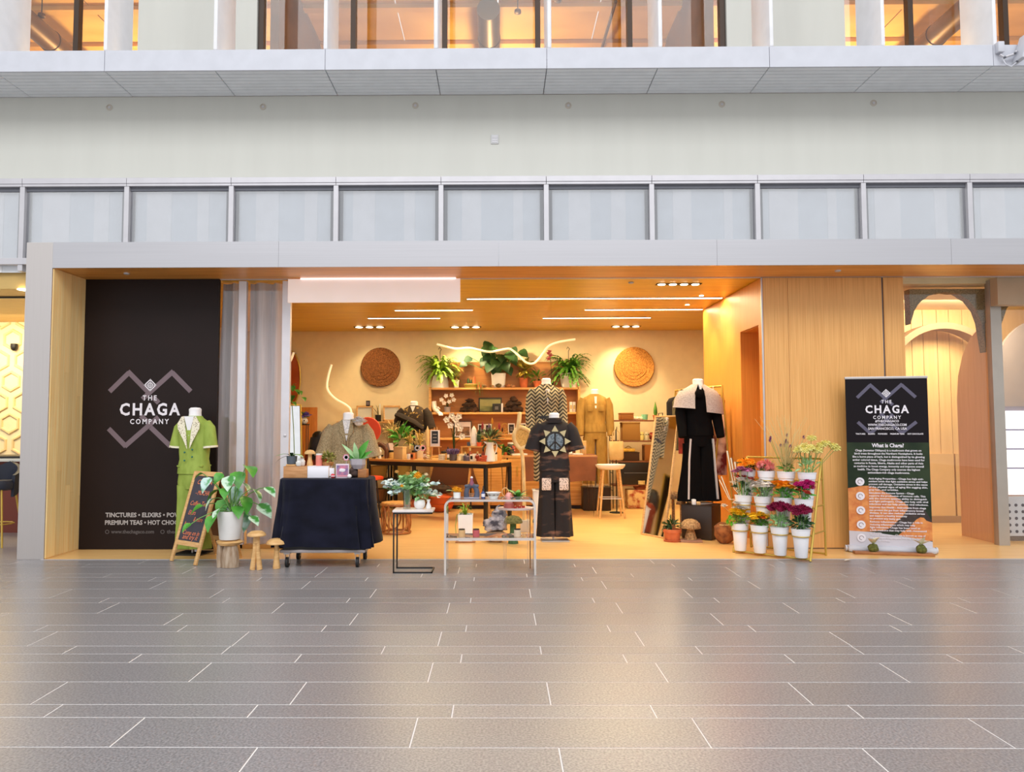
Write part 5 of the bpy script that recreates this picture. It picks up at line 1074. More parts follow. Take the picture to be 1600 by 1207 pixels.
# C: tan jumpsuit
Yt = 4.6; z0 = .28
g = thing('low_dais', 'low dark dais under the tan jumpsuit at the back of the shop', 'dais', (at(930, 700, Yt).x, Yt, .003)); MB().box((0, 0, .19), (.46, .36, .37), .004).build('block', mat('dark_brown_lacquer', (46, 32, 24), .5), g); MB().box((0, 0, .381), (.48, .38, .012), .002).build('top_plate', MATS['dark_brown_lacquer'], g)
g = thing('mannequin', 'headless mannequin in a mustard tan jumpsuit against the white wall', 'mannequin', (at(930, 700, Yt).x, Yt, .391))
must = mat('mustard_cotton', (172, 134, 64), .85, c2=(150, 116, 52), scale=6, stretch=(3, 3, 1)); sh = 1.52; body(g, sh, must, sh-.44, sh-.60, wsh=.215, hipw=.195, wst=.16, boxy=.4); legs(g, .90, .05, must, .195, .12, .09, .10); neck(g, sh, h=.11)
for s in (-1, 1): arm_long(g, sh, must, s, .215, .66, .1, (.085, .075, .07, .055))
MB().prism([(-.02, sh), (-.012, sh-.2), (.012, sh-.2), (.02, sh)], -.13, -.11).build('front_opening', mann_w, g, False); MB().loft([ering(sh-.47, .172, .105), ering(sh-.44, .17, .104)]).build('waistband', must, g)
for x in (-.09, .09): MB().box((x, -.122, sh-.2), (.09, .01, .1), .004).build('chest_pocket', must, g)
stand(g, .85)
# D: black suit with grey cape on dark plinth
q = on(1102, 846); ang = -.78
g = thing('display_plinth', 'dark brown cube plinth under the caped black outfit', 'plinth', (q.x+.03, q.y+.27, .003), ang+.2); MB().box((0, 0, .21), (.38, .38, .41), .004).build('block', MATS['dark_brown_lacquer'], g); MB().box((0, 0, .4175), (.39, .39, .006), .001).build('top_plate', MATS['dark_brown_lacquer'], g)
Yd = q.y+.33; g = thing('mannequin', 'headless mannequin in a black suit with a short grey cape on the dark cube', 'mannequin', (at(1092, 700, Yd).x, Yd, .43), .12)
blk = mat('black_wool', (15, 13, 13), .95, spec=.08); greyw = mat('grey_boucle', (184, 170, 165), .95, c2=(164, 150, 145), scale=60, bump=.3); stripe = mat('pale_stripe', (206, 196, 192), .85); sh = 1.46
body(g, sh, blk, sh-.42, sh-.60, wsh=.20, hipw=.19, wst=.16, boxy=.4); legs(g, .82, .03, blk, .19, .125, .14, .10, 1.15); neck(g, sh, h=.11)
for s in (-1, 1): arm_long(g, sh, blk, s, .20, .62, .11, (.075, .068, .062, .05), -.1)
def cape(a0, a1, hem, nm):
    n = 18; rs = []
    for z, rx, ry in ((sh+.055, .085, .08), (sh+.02, .14, .10), (sh-.03, .245, .14), (sh-.12, .305, .165), (sh-.22, .325, .18), (hem, .335, .19)):
        o_ = [Vector((rx*math.cos(a0+(a1-a0)*j/n), ry*math.sin(a0+(a1-a0)*j/n), z-(.03*math.cos(a0+(a1-a0)*j/n)*(1 if z == hem else 0)))) for j in range(n+1)]; rs.append(o_+[p*1.0+Vector((0, 0, -.0))-Vector((p.x, p.y, 0)).normalized()*.008 for p in o_[::-1]])
    MB().loft(rs).build(nm, greyw, g)
cape(-math.pi/2+.12, math.pi/2, sh-.30, 'cape'); cape(math.pi/2, 1.5*math.pi-.34, sh-.27, 'cape')
MB().lathe([(.054, -.03), (.056, .012), (.034, .03), (.005, .034)], T=Matrix.Translation((-.045, -.168, sh-.07)) @ RT, n=16).build('rosette', blk, g)
for s, wd in ((-1, .02), (1, .04)): MB().tube([(s*.145, -.098, .82), (s*.165, -.092, .55), (s*.19, -.11, .06)], [(wd, .012)]*3, 8).build('side_stripe', stripe, g)
MB().prism([(-.03, sh+.06), (0, sh-.05), (.03, sh+.06)], -.09, -.07).build('chest', mann_w, g, False); stand(g, .8)
q = at(1078, 790, Yd-.05); g = thing('soap_block', 'small white block on the dark cube plinth', 'block', (q.x+.02, Yd-.16, .425)); MB().box((0, 0, .035), (.05, .05, .07), .008).build('block', whiteceramic, g); MB().box((.055, .0, .02), (.05, .05, .04), .006).build('stub', wood_l, g)
# F: olive jacket bust behind the trolley
Yj = 1.25; g = thing('mannequin', 'mannequin in an olive tweed jacket with a white corsage behind the trolley', 'mannequin', (at(544, 700, Yj).x, Yj, .003), .05)
tweed = mat('olive_tweed', (172, 152, 116), .95, c2=(134, 116, 86), scale=70, bump=.2); sh = 1.45; body(g, sh, tweed, sh-.42, sh-.66, wsh=.22, hipw=.22, wst=.19, boxy=.6, dep=.125); neck(g, sh, h=.12)
for s in (-1, 1): sleeve(g, sh, tweed, s, .42, .22, .14, .09, .11); MB().prism([(s*.01, sh-.34), (s*.03, sh-.18), (s*.085, sh-.10), (s*.075, sh+.03), (s*.05, sh+.05), (s*.012, sh-.2)], -.152, -.128).build('lapel', tweed, g, False)
MB().prism([(-.05, sh+.04), (0, sh-.22), (.05, sh+.04)], -.142, -.10).build('shirt', mat('white_speckle_shirt', (238, 232, 226), .8, c2=(190, 186, 190), scale=50), g, False)
place('corsage', cluster('corsage', .09, mann_w, 44, .45, 9, .9), g, T=Matrix.Translation((.15, -.15, sh+.0))); MB().cyl((0, 0, .02), (0, 0, .85), .016).build('rod', black_m, g); MB().lathe([(.17, 0), (.17, .012), (.02, .02)], n=24).build('base', black_m, g)
# G: floral jacket bust behind the table
Yg2 = 4.9; g = thing('mannequin', 'mannequin bust in a dark brown and gold floral wrap at the back', 'mannequin', (at(647, 660, Yg2).x, Yg2, .003), -.1)
brk = mat('gold_floral_brocade', (62, 46, 32), .8, c2=(196, 158, 80), scale=16, lo=.36, hi=.44); darkw = mat('dark_brown_ribbed', (50, 34, 24), .85, c2=(30, 20, 14), scale=8, stretch=(1, 1, 9)); sh = 1.73
body(g, sh, brk, sh-.36, sh-.42, wsh=.22, hipw=.2, wst=.18, boxy=.5); neck(g, sh, h=.10); sleeve(g, sh, darkw, 1, .36, .22, .13, .09, .1); sleeve(g, sh, darkw, -1, .30, .22, .1, .09, .11)
MB().tube([(-.27, -.1, sh-.12), (-.12, -.15, sh-.18), (.05, -.16, sh-.26), (.18, -.12, sh-.36)], [(.10, .05), (.1, .05), (.08, .05), (.06, .04)], 10).build('wrap', darkw, g); MB().tube([(-.26, -.08, sh-.3), (0, -.14, sh-.36), (.2, -.1, sh-.44)], [(.06, .04)]*3, 10).build('wrap', darkw, g)
MB().prism([(-.04, sh+.03), (0, sh-.07), (.04, sh+.03)], -.125, -.09).build('chest', mann_w, g, False); MB().cyl((0, 0, .02), (0, 0, sh-.38), .016).build('rod', black_m, g); MB().lathe([(.17, 0), (.17, .012), (.02, .02)], n=24).build('base', black_m, g)

# ================================================================== person at the back left
Yp = 3.3; P0 = at(499, 690, Yp)
g = thing('person', 'person with long dark hair in a rust red top sitting behind the olive jacket', 'person', (P0.x, Yp, .0), 2.75)
skin = mat('skin_tone', (196, 140, 108), .6); hair = mat('dark_hair', (26, 16, 12), .5, c2=(14, 8, 6), scale=10, stretch=(12, 12, 1)); rust = mat('rust_top', (140, 54, 28), .85); jean = mat('dark_jeans', (40, 44, 60), .85)
bv = [((0, 0, .52), .15), ((0, .01, .70), .135), ((0, .01, .90), .15), ((0, .015, 1.02), .09), ((0, .0, 1.08), .055), ((0, -.01, 1.13), .058), ((0, -.015, 1.22), .085), ((0, -.01, 1.31), .07),
      ((-.17, .01, 1.0), .062), ((-.22, -.05, .76), .05), ((-.16, -.28, .68), .04), ((-.14, -.38, .68), .035), ((.17, .01, 1.0), .062), ((.22, -.05, .76), .05), ((.16, -.28, .68), .04), ((.14, -.38, .68), .035),
      ((-.10, -.03, .50), .095), ((-.12, -.42, .50), .07), ((-.12, -.44, .08), .045), ((-.12, -.56, .04), .035), ((.10, -.03, .50), .095), ((.12, -.42, .50), .07), ((.12, -.44, .08), .045), ((.12, -.56, .04), .035)]
be = [(0, 1), (1, 2), (2, 3), (3, 4), (4, 5), (5, 6), (6, 7), (2, 8), (8, 9), (9, 10), (10, 11), (2, 12), (12, 13), (13, 14), (14, 15), (0, 16), (16, 17), (17, 18), (18, 19), (0, 20), (20, 21), (21, 22), (22, 23)]
me = bpy.data.meshes.new('body'); me.from_pydata([v for v, r in bv], be, []); ob = place('body', me, g)
md = ob.modifiers.new('skin', 'SKIN'); md.use_smooth_shade = True
for i, (v, r) in enumerate(bv): me.skin_vertices[0].data[i].radius = (r, r); me.skin_vertices[0].data[i].use_root = (i == 0)
ob.modifiers.new('sub', 'SUBSURF').levels = 1; ob.modifiers['sub'].render_levels = 2; me.materials.append(skin)
MB().loft([ering(.50, .19, .155), ering(.62, .175, .15), ering(.78, .17, .145), ering(.92, .20, .15), ering(1.0, .19, .125), ering(1.05, .11, .09), ering(1.075, .07, .07)]).build('top', rust, g)
for s in (-1, 1): MB().tube([(s*.15, .01, 1.0), (s*.21, -.02, .88), (s*.235, -.06, .75)], [.08, .075, .068], 12).build('sleeve', rust, g); MB().tube([(s*.10, .02, .5), (s*.125, -.44, .5), (s*.125, -.45, .44), (s*.125, -.45, .1)], [.115, .09, .085, .06], 12).build('trouser_leg', jean, g)
hr = MB(); rnd = random.Random(3)
hr.loft([[Vector((.0+rx*math.cos(t), .012+ry*math.sin(t), z)) for t in [2*math.pi*j/20 for j in range(20)]] for z, rx, ry in ((1.345, .02, .02), (1.335, .06, .06), (1.30, .095, .095), (1.24, .105, .108), (1.19, .106, .10))], False); hr.build('hair', hair, g)
hb_ = MB()
for i in range(34):
    a = math.pi*(-.12+1.24*i/33); x, y_ = .1*math.cos(a), .012+.1*math.sin(a); l = rnd.uniform(.26, .38); hb_.tube([(x, y_, 1.25), (x*1.12, y_*1.15+.01, 1.15), (x*1.15+rnd.uniform(-.02, .02), y_*1.2+.02, 1.25-l*.7), (x*1.1+rnd.uniform(-.03, .03), y_*1.15+.02, 1.25-l)], [.024, .026, .022, .004], 6)
hb_.build('hair_strands', hair, g, kind='stuff')
for s in (-1, 1): MB().sph((s*.032, -.088, 1.225), .011, 8, 6).build('eye', whiteceramic, g); MB().sph((s*.086, -.01, 1.215), (.012, .022, .03), 8, 6).build('ear', skin, g)
MB().tube([(0, -.09, 1.225), (0, -.112, 1.195), (0, -.095, 1.185)], [.008, .013, .01], 8).build('nose', skin, g); MB().tube([(-.022, -.09, 1.16), (0, -.097, 1.158), (.022, -.09, 1.16)], [.003, .006, .003], 6).build('mouth', mat('lip', (168, 92, 82), .5), g)
for s in (-1, 1):
    for k_, (dx, l) in enumerate(((-.022, .06), (-.008, .072), (.007, .068), (.021, .052))): MB().tube([(s*.14+dx, -.385, .68), (s*.14+dx*1.2, -.385-l*.6, .678), (s*.14+dx*1.2, -.385-l, .662)], [.0095, .009, .007], 6).build('finger', skin, g)
    MB().tube([(s*.14-s*.02, -.36, .685), (s*.14-s*.045, -.385, .69), (s*.14-s*.05, -.41, .685)], [.011, .01, .008], 6).build('thumb', skin, g)
    MB().loft([ering(.0, .045, .11, s*.125, -.50), ering(.04, .046, .105, s*.125, -.495), ering(.08, .04, .06, s*.125, -.46)]).build('shoe', black_m, g)
c0 = Vector(g.location)
g2 = thing('desk_chair', 'small wooden stool carrying the seated person', 'stool', (c0.x, c0.y, .003), 2.75)
MB().lathe([(.19, .34), (.2, .35), (.2, .375), (.17, .385)], n=22).build('seat', wood_m_, g2)
for a in range(4): MB().cyl((.13*math.cos(a*1.571+.785), .13*math.sin(a*1.571+.785), .345), (.17*math.cos(a*1.571+.785), .17*math.sin(a*1.571+.785), 0), .015, n=8).build('leg', wood_m_, g2)

# ================================================================== back wall: shelving, baskets, light tubes
YB = 5.5
px2x = lambda px, Y, py=640: at(px, py, Y).x
sx0, sx1 = px2x(672, 5.2), px2x(905, 5.2)
g = thing('wall_shelving', 'honey wood wall shelving with two open shelves on the back wall', 'shelving', ((sx0+sx1)/2, 5.48, 0)); hw = (sx1-sx0)/2
zs = [at(790, y_, 5.2).z for y_ in (686, 646, 607.5)]; ztop = at(790, 566, 5.46).z
MB().bb(-hw, hw, -.03, 0, .9, ztop).build('back_panel', wood_back, g, False)
for s in (-1, 1): MB().bb(s*hw-.02, s*hw+.02, -.30, 0, .9, zs[2]+.03).build('side_panel', wood_shelf, g, False)
for z in zs: MB().bb(-hw, hw, -.30, -.03, z-.018, z+.018, .003).build('shelf', wood_shelf, g, False)
YS = 5.28
g = thing('base_cabinet', 'amber wood base cabinet with doors under the wall shelving', 'cabinet', (0, 0, .003)); cx0, cx1 = px2x(672, 4.7), px2x(909, 4.7)
MB().bb(cx0, cx1, 4.74, 5.46, .06, .86).build('carcass', wood_back, g, False); MB().bb(cx0, cx1, 4.72, 5.46, .86, .895, .003).build('worktop', wood_shelf, g, False); MB().bb(cx0+.02, cx1-.02, 4.8, 5.4, 0, .06).build('plinth', MATS['dark_brown_lacquer'], g, False)
nd = 5; dw = (cx1-cx0)/nd
for i in range(nd):
    o = MB().bb(cx0+i*dw+.004, cx0+(i+1)*dw-.004, 4.715, 4.74, .07, .85, .003).build('door', wood_shelf, g, False); MB().bb(cx0+(i+(.85 if i % 2 == 0 else .12))*dw, cx0+(i+(.88 if i % 2 == 0 else .15))*dw, 4.70, 4.716, .55, .72).build('handle', gold_m, o, False)
def basket(px, py, r, lb, c, c2):
    q = at(px, py, 5.44); g = thing('wall_basket', lb, 'wall basket', (q.x, 5.5, q.z), group='round woven wall baskets'); wv = mat('woven_'+str(c), c, .85, c2=c2, scale=60, kind='noise', detail=5, bump=.9, lo=.35, hi=.6)
    R = sz(r, 5.44); prof = [(R, 0), (R*1.005, .05), (R*.985, .075), (R*.93, .07), (R*.7, .045), (R*.35, .03), (.01, .028)]; MB().lathe(prof, T=RT, n=40).build('woven_dish', wv, g)
    for t in (.25, .45, .62, .78, .9, .99): MB().tube([(R*t*math.cos(a), -.032-.05*max(0, t-.3)**1.2, R*t*math.sin(a)) for a in [2*math.pi*j/36 for j in range(37)]], .008, 6).build('coil', wv, g)
basket(594.5, 574, 30.5, 'dark brown round woven basket on the back wall, left of the shelving', (148, 92, 44), (92, 50, 22)); basket(991, 573.5, 31, 'golden round woven basket on the back wall, right of the shelving', (210, 148, 68), (156, 96, 38))
tube_m = mat('soft_light_tube', (255, 240, 205), .5, emit=(1, .80, .48), estr=.42)
def smooth(pts, n=6):
    out = []; P = [pts[0]]+pts+[pts[-1]]
    for i in range(1, len(P)-2):
        p0, p1, p2, p3 = P[i-1], P[i], P[i+1], P[i+2]
        for k_ in range(n):
            t = k_/n; out.append(.5*((2*p1)+(p2-p0)*t+(2*p0-5*p1+4*p2-p3)*t*t+(3*p1-p0-3*p2+p3)*t**3))
    return out+[pts[-1]]
w1 = [(682.6, 538), (697, 542), (712.5, 545.4), (734, 544.5), (765, 550), (788, 546), (797.7, 546), (810, 555), (823, 567), (836, 567), (848.5, 552), (857.5, 541), (874, 534.5), (899, 530.5)]
def wave(name, pts, Y, lb, r=.019):
    P = [at(x, y_, Y) for x, y_ in pts]; c = P[0]; g = thing(name, lb, 'light tube', c); MB().tube([p-c for p in smooth(P)], r, 10).build('tube', tube_m, g)
    for p in (P[len(P)//4], P[len(P)*3//4]): MB().tube([p-c, Vector((p.x, 5.5, p.z))-c], .005, 6).build('wall_pin', frame_m, g)
wave('light_tube', w1, 5.1, 'long wavy light tube floating above the wall shelving'); wave('light_tube', [(518, 570), (513, 588), (511, 603), (514, 613), (525, 624), (539, 632), (547, 639), (549, 648)], 5.3, 'S-curved light tube on the wall left of the dark basket', .02); wave('light_tube', [(459, 551), (455, 562), (449, 572)], 5.3, 'short bent light tube at the far left behind the door stile', .02)
# shelf plants
def shelf_pos(px, z, dy=-.13): Y = 5.48+dy; return (px2x(px, Y), Y, z+.0185)
Z3, Z2, Z1 = zs[2], zs[1], zs[0]
def fernpot(px, lb, m_, dome=True, hk=1):
    g = thing('fern_pot', lb, 'potted fern', shelf_pos(px, Z3)); MB().lathe([(.155, 0), (.155, .02), (.15, .12), (.125, .21), (.085, .25), (.06, .255)] if dome else [(.13, 0), (.135, .01), (.165, .26), (.15, .26), (.14, .24)], n=24).build('pot', whiteceramic, g); z = .245
    k = MB(); rnd = random.Random(int(px)); fern(k, (0, -.02, z), 120, .56, .95, 1.35, rnd, .036); k.build('fronds', m_, g, kind='stuff'); MB().tube([(0, .02, z), (0, .02, z+.42), (.02, .02, z+.46), (-.01, .02, z+.5), (-.03, .02, z+.46)], .006, 6).build('hanger_hook', black_m, g)
fernpot(687.5, 'yellow-green fern in a white dome pot at the left end of the top shelf', fern_m); fernpot(889, 'green fern in a white pot at the right end of the top shelf', fern_g, False)
g = thing('monstera_pot', 'dark split-leaf monstera in a square white pot in the middle of the top shelf', 'potted plant', shelf_pos(779, Z3)); MB().loft([ering(0, .11, .11, p_=5), ering(.01, .115, .115, p_=5), ering(.26, .135, .135, p_=5), ering(.26, .12, .12, p_=5), ering(.24, .12, .12, p_=5)]).build('pot', whiteceramic, g)
o0 = Vector(g.location); ml = leaf_mesh('leaf', .32, .28, .25, .1, HEART, dark_leaf)
for px, py, s in ((762, 541, 1), (767, 556, 1.1), (757, 566, 1.0), (775, 566, 1.2), (790, 573, 1.0), (797, 556, 1.0), (800, 562, 1.1), (818, 553, .9), (772, 578, .9), (783, 560, .9), (730, 563, .8), (722, 571, .7), (765, 574, 1.0), (795, 580, .9), (758, 549, .9), (770, 548, .8), (785, 567, .9), (760, 558, .9), (805, 549, .7), (778, 572, 1)):
    e = at(px, py, o0.y-.1+R_.uniform(-.12, .1))-o0; d = Vector((e.x*1.2, -.3, -.35)).normalized(); s *= .72; place('leaf', ml, g, T=rot_to(d, up=Vector((R_.uniform(-.3, .3), -1, .5)), loc=e-d*.1) @ Matrix.Diagonal((s, s, s, 1))); MB().tube([Vector((0, 0, .24)), Vector((e.x*.4, e.y*.4, .24+(e.z-.24)*.6)), e-d*.1], .006, 6).build('leaf_stem', stem_m, g)
def smallpot(px, lb, r, h, m_, lm, nl, ls, zs_=Z3, rim=.02, hh=.06):
    g = thing('small_pot', lb, 'potted plant', shelf_pos(px, zs_, -.2)); pot(g, r*.8, r, h, m_, rim=rim); k = MB(); leafball(k, (0, 0, h+hh), (r*1.3, r*1.3, hh), nl, *ls, rnd=random.Random(int(px))); k.build('foliage', lm, g, kind='stuff'); return g
smallpot(713, 'small white pot with white-edged leaves beside the left fern', .05, .14, whiteceramic, mat('cream_edged_leaf', (190, 196, 110), .5, c2=(60, 90, 40), scale=14), 30, (.08, .045)); smallpot(818.5, 'terracotta pot with tall yellow-green croton on the top shelf', .08, .17, terracotta, mat('croton_leaf', (190, 160, 50), .5, c2=(96, 110, 40), scale=8), 70, (.13, .05), hh=.15); smallpot(840, 'smaller terracotta pot with spiky aloe on the top shelf', .075, .12, terracotta, fern_g, 34, (.12, .03), hh=.07)
g = thing('succulent_tray', 'low olive tray of cacti on the top shelf', 'succulent tray', shelf_pos(736, Z3, -.18)); MB().lathe([(.10, 0), (.13, .06), (.12, .065), (.11, .05)], n=20, sq=.6).build('tray', mat('olive_glaze', (150, 140, 60), .5), g); MB().lathe([(.11, .05), (.09, .075), (.01, .08)], n=18, sq=.6).build('gravel', terracotta, g)
for x, h in ((-.05, .12), (.0, .09), (.06, .15)): MB().lathe([(.018, .06), (.024, .08), (.02, .06+h*.8), (.004, .06+h)], (x, 0, 0), 8).build('cactus', dark_leaf if x < .05 else terracotta, g)
g = thing('trailing_plant', 'small trailing plant hanging over the top shelf edge', 'plant', shelf_pos(749, Z3, -.25)); k = MB()
for i in range(26): 
    t = i/26; p_ = Vector((.03*math.sin(i*2.1), -.05-.015*t, .09-.24*t)); k.leaf(rot_to((math.sin(i*2.1), -.6, -.2), loc=p_), .06, .03, .2, .1)
k.build('leaves', fern_g, g, kind='stuff'); MB().lathe([(.03, 0), (.035, .05), (.03, .05)], n=14).build('cup', terracotta, g)
for i, (px, r, c, lb) in enumerate(((757, .035, (150, 112, 70), 'round brown stone on the top shelf next to the trailing plant'), (769, .03, (176, 132, 84), 'tan stone left of the monstera pot'), (779, .045, (120, 100, 60), 'mossy brown geode in front of the monstera pot'), (793, .04, (196, 120, 70), 'orange shell cluster right of the monstera pot'), (801, .035, (210, 150, 100), 'pale orange shell beside the terracotta pot'))):
    g = thing('shelf_stone', lb, 'stone', shelf_pos(px, Z3, -.27)); MB().rock((0, 0, r*.8), (r*1.2, r, r*.8), i+2, amp=.2).build('stone', mat('stone%d' % i, c, .8, c2=tuple(v*.6 for v in c), scale=20), g)
# orchid on fern shelf (pink)
g = thing('pink_orchid', 'pink orchid spray beside the right fern', 'orchid', shelf_pos(861, Z3, -.2)); pot(g, .04, .05, .1, black_m); MB().tube([(0, 0, .09), (.01, 0, .3), (0, 0, .48), (-.03, 0, .58)], .005, 6).build('flower_stem', dark_leaf, g)
for i in range(5): place('flower_head', cluster('flower_head', .05, mat('orchid_pink', (206, 96, 104), .6), 6, .7, i), g, T=Matrix.Translation((-.04+.02*(i % 3), -.02, .5+.035*i)))
# middle shelf
g = thing('hand_sculpture', 'white hand sculpture lying over the edge of the middle shelf', 'sculpture', shelf_pos(681, Z2, -.2)); MB().tube([(-.04, 0, .2), (-.03, 0, .1), (0, -.03, .05), (.05, -.1, .0)], [.045, .05, .05, .035], 12).build('palm', whiteceramic, g)
for i in range(4): MB().tube([(.03+.012*i, -.09, .01), (.06+.02*i, -.14, -.02), (.075+.02*i, -.155, -.06)], [.014, .013, .009], 8).build('finger', whiteceramic, g)
MB().tube([(.0, -.05, .08), (.05, -.09, .09), (.08, -.11, .06)], [.016, .014, .01], 8).build('thumb', whiteceramic, g)
def orchid(lb, loc, pts, n, potm, s=1.0, m_='white', name='white_orchid', lean=None):
    fs = .62*s
    g = thing(name, lb, 'orchid', loc); pot(g, .05*s, .06*s, .10*s, potm); o0 = Vector(loc)
    for px, py in pts:
        e = at(px, py, o0.y-.06)-o0; MB().tube([Vector((0, 0, .08*s)), Vector((e.x*.2, e.y*.3, e.z*.7)), e], .004, 6).build('flower_stem', dark_leaf, g); b = MB()
        for k_ in range(5):
            a = k_*1.2566+px; b.leaf(rot_to((math.cos(a), -.25, math.sin(a)), up=Vector((0, -1, 0)), loc=(0, 0, 0)), .075*fs, .07*fs, .05, .1, (.3, .9, 1, .7, .2))
        b.sph((0, -.012, 0), .014*s, 8, 6); b.build('flower_head', flw[m_], g).location = e
    for i in range(4): place('leaf', leaf_mesh('leaf', .14*s, .05*s, .35, .12, LANCE, dark_leaf), g, T=rot_to((math.cos(i*1.6+.4), math.sin(i*1.6+.4), .4), loc=(0, 0, .09*s)))
orchid('white orchid on the left of the middle shelf', shelf_pos(699, Z2, -.14), ((690, 625), (697, 619), (694, 630), (706, 618), (709, 625), (702, 628)), 6, MATS['concrete'])
barkm = mat('chaga_bark', (76, 52, 38), .9, c2=(36, 24, 18), scale=14, bump=.6)
for px, lb, s in ((733, 'dark chaga chunk pile left on the middle shelf', 1), (802, 'dark chaga chunk pile beside the landscape picture', 1.1)):
    g = thing('chaga_pile', lb, 'chaga pile', shelf_pos(px, Z2, -.14), group='chaga chunks on the middle shelf')
    for i, (x, z, r) in enumerate(((-.1, .05, .06), (0, .055, .075), (.09, .05, .06), (-.04, .13, .07), (.05, .14, .065), (.01, .21, .055))): MB().rock((x*s, .02*math.sin(i*2), z*s), (r*1.25*s, r*s, r*.75*s), i+px, amp=.35).build('chunk', barkm, g)
g = thing('landscape_picture', 'framed green landscape picture leaning on the middle shelf', 'picture', shelf_pos(766, Z2, -.07)); S5 = sz(1, 5.4); MB().box((0, 0, 11.5*S5), (36*S5, .02, 23*S5), .003).build('frame', black_m, g); MB().box((0, -.011, 11.5*S5), (32.5*S5, .003, 19.5*S5)).build('print', mat('landscape_green', (150, 150, 90), .7, c2=(64, 78, 52), scale=2.2, stretch=(1, 1, 4)), g); MB().box((0, -.0125, 15*S5), (32.5*S5, .003, 10*S5)).build('print_sky', mat('landscape_sky', (176, 170, 112), .7, c2=(140, 140, 90), scale=3), g)
def card(px, lb, w_, h_, zz_, dy=-.1, m_=None, txt=None, name='framed_card'):
    g = thing(name, lb, 'card', shelf_pos(px, zz_, dy)); MB().box((0, 0, h_*S5/2), (w_*S5, .015, h_*S5), .002).build('frame', whiteceramic if m_ is None else m_, g); MB().box((0, -.008, h_*S5/2), (w_*S5*.72, .003, h_*S5*.78)).build('print', mat('black_card', (38, 34, 34), .6), g)
    for k_ in range(3): MB().box((0, -.0105, h_*S5*(.36+.13*k_)), (w_*S5*.4, .002, h_*S5*.045)).build('print_line', print_g, g)
    return g
card(776, 'small black card with pale lettering lines in front of the landscape picture', 13, 13.5, Z2, -.16, black_m); g = thing('white_book', 'thin white book standing between the picture and the chaga pile', 'book', shelf_pos(784.5, Z2, -.1)); MB().box((0, 0, 7*S5), (3*S5, .12, 14*S5), .002).build('cover', whiteceramic, g); MB().box((0, -.061, 7*S5), (2*S5, .002, 13*S5)).build('spine', print_w, g)
for px, lb in ((892, 'left white carton at the right end of the middle shelf'), (897, 'right white carton at the right end of the middle shelf')): g = thing('white_carton', lb, 'carton', shelf_pos(px, Z2, -.12+.01*(px > 895))); MB().box((0, 0, 8*S5), (4.4*S5, .05, 16*S5), .002).build('carton', whiteceramic, g); MB().box((0, -.026, 8*S5), (3*S5, .002, 6*S5)).build('label_patch', straw, g)
for px, lb in ((752, 'leftmost black and white card on the lower shelf'), (763, 'second black and white card on the lower shelf'), (799, 'third black and white card on the lower shelf'), (817, 'rightmost black and white card on the lower shelf')): card(px, lb, 10.5, 16+(px > 790), Z1+.06, -.06)
bl_ = thing('shelf_riser', 'low wooden riser carrying the cards on the lower shelf', 'riser', shelf_pos(785, Z1, -.06)); MB().box((0, 0, .03), (84*S5, .06, .058), .003).build('riser', wood_shelf, bl_); MB().box((0, -.031, .03), (80*S5, .004, .03)).build('front_lip', wood_back, bl_)
g = thing('photo_frame', 'black framed photograph leaning on the lower shelf', 'picture', shelf_pos(723, Z1, -.07)); MB().box((0, 0, 13*S5), (28*S5, .02, 26*S5), .003).build('frame', black_m, g); MB().box((0, -.011, 13*S5), (25*S5, .003, 23*S5)).build('mount', print_w, g); MB().box((0, -.0135, 10*S5), (22*S5, .003, 14*S5)).build('print', mat('brown_photo', (150, 110, 80), .7, c2=(80, 60, 50), scale=16), g)
g = thing('wire_ornament', 'gold wire bicycle ornament on the lower shelf', 'ornament', shelf_pos(786, Z1, -.2))
for x, z, r in ((-.07, .06, .05), (.07, .06, .05), (.03, .2, .055)): MB().tube([(x+r*math.cos(t), 0, z+r*math.sin(t)) for t in [2*math.pi*j/16 for j in range(17)]], .005, 6).build('wire_ring', gold_m, g)
MB().tube([(-.07, 0, .06), (.0, 0, .12), (.07, 0, .06), (.03, 0, .2)], .005, 6).build('wire_frame', gold_m, g)

# --- left rear: oval mirror, wall shelf, plant stand, board
q = at(455, 592, 5.4); g = thing('oval_mirror', 'tall rust-coloured oval wall mirror behind the door stile', 'mirror', (q.x-.05, 5.48, q.z)); rustm = mat('rust_mirror', (176, 84, 34), .35, c2=(150, 66, 24), scale=3)
MB().loft([[Vector((.20*s*math.cos(t), y_, .52*s*math.sin(t))) for t in [2*math.pi*j/30 for j in range(30)]] for s, y_ in ((1, 0), (1, -.02), (.93, -.025))]).build('plate', rustm, g); MB().tube([(.2*math.cos(t), -.022, .52*math.sin(t)) for t in [2*math.pi*j/30 for j in range(31)]], .014, 6).build('beaded_rim', gold_m, g)
x0, x1 = px2x(528, 5.35), px2x(640, 5.35); zsl = at(600, 659, 5.35).z
g = thing('wall_shelf', 'wooden wall shelf left of the honey shelving', 'shelf', ((x0+x1)/2, 5.48, zsl)); MB().bb(-(x1-x0)/2, (x1-x0)/2, -.24, 0, -.03, 0, .003).build('board', wood_shelf, g)
for s in (-.4, .4): MB().box((s*(x1-x0), -.1, -.1), (.02, .18, .14), .003).build('bracket', wood_shelf, g)
def wsp(px, dy=-.1): return (px2x(px, 5.48+dy), 5.48+dy, zsl+.001)
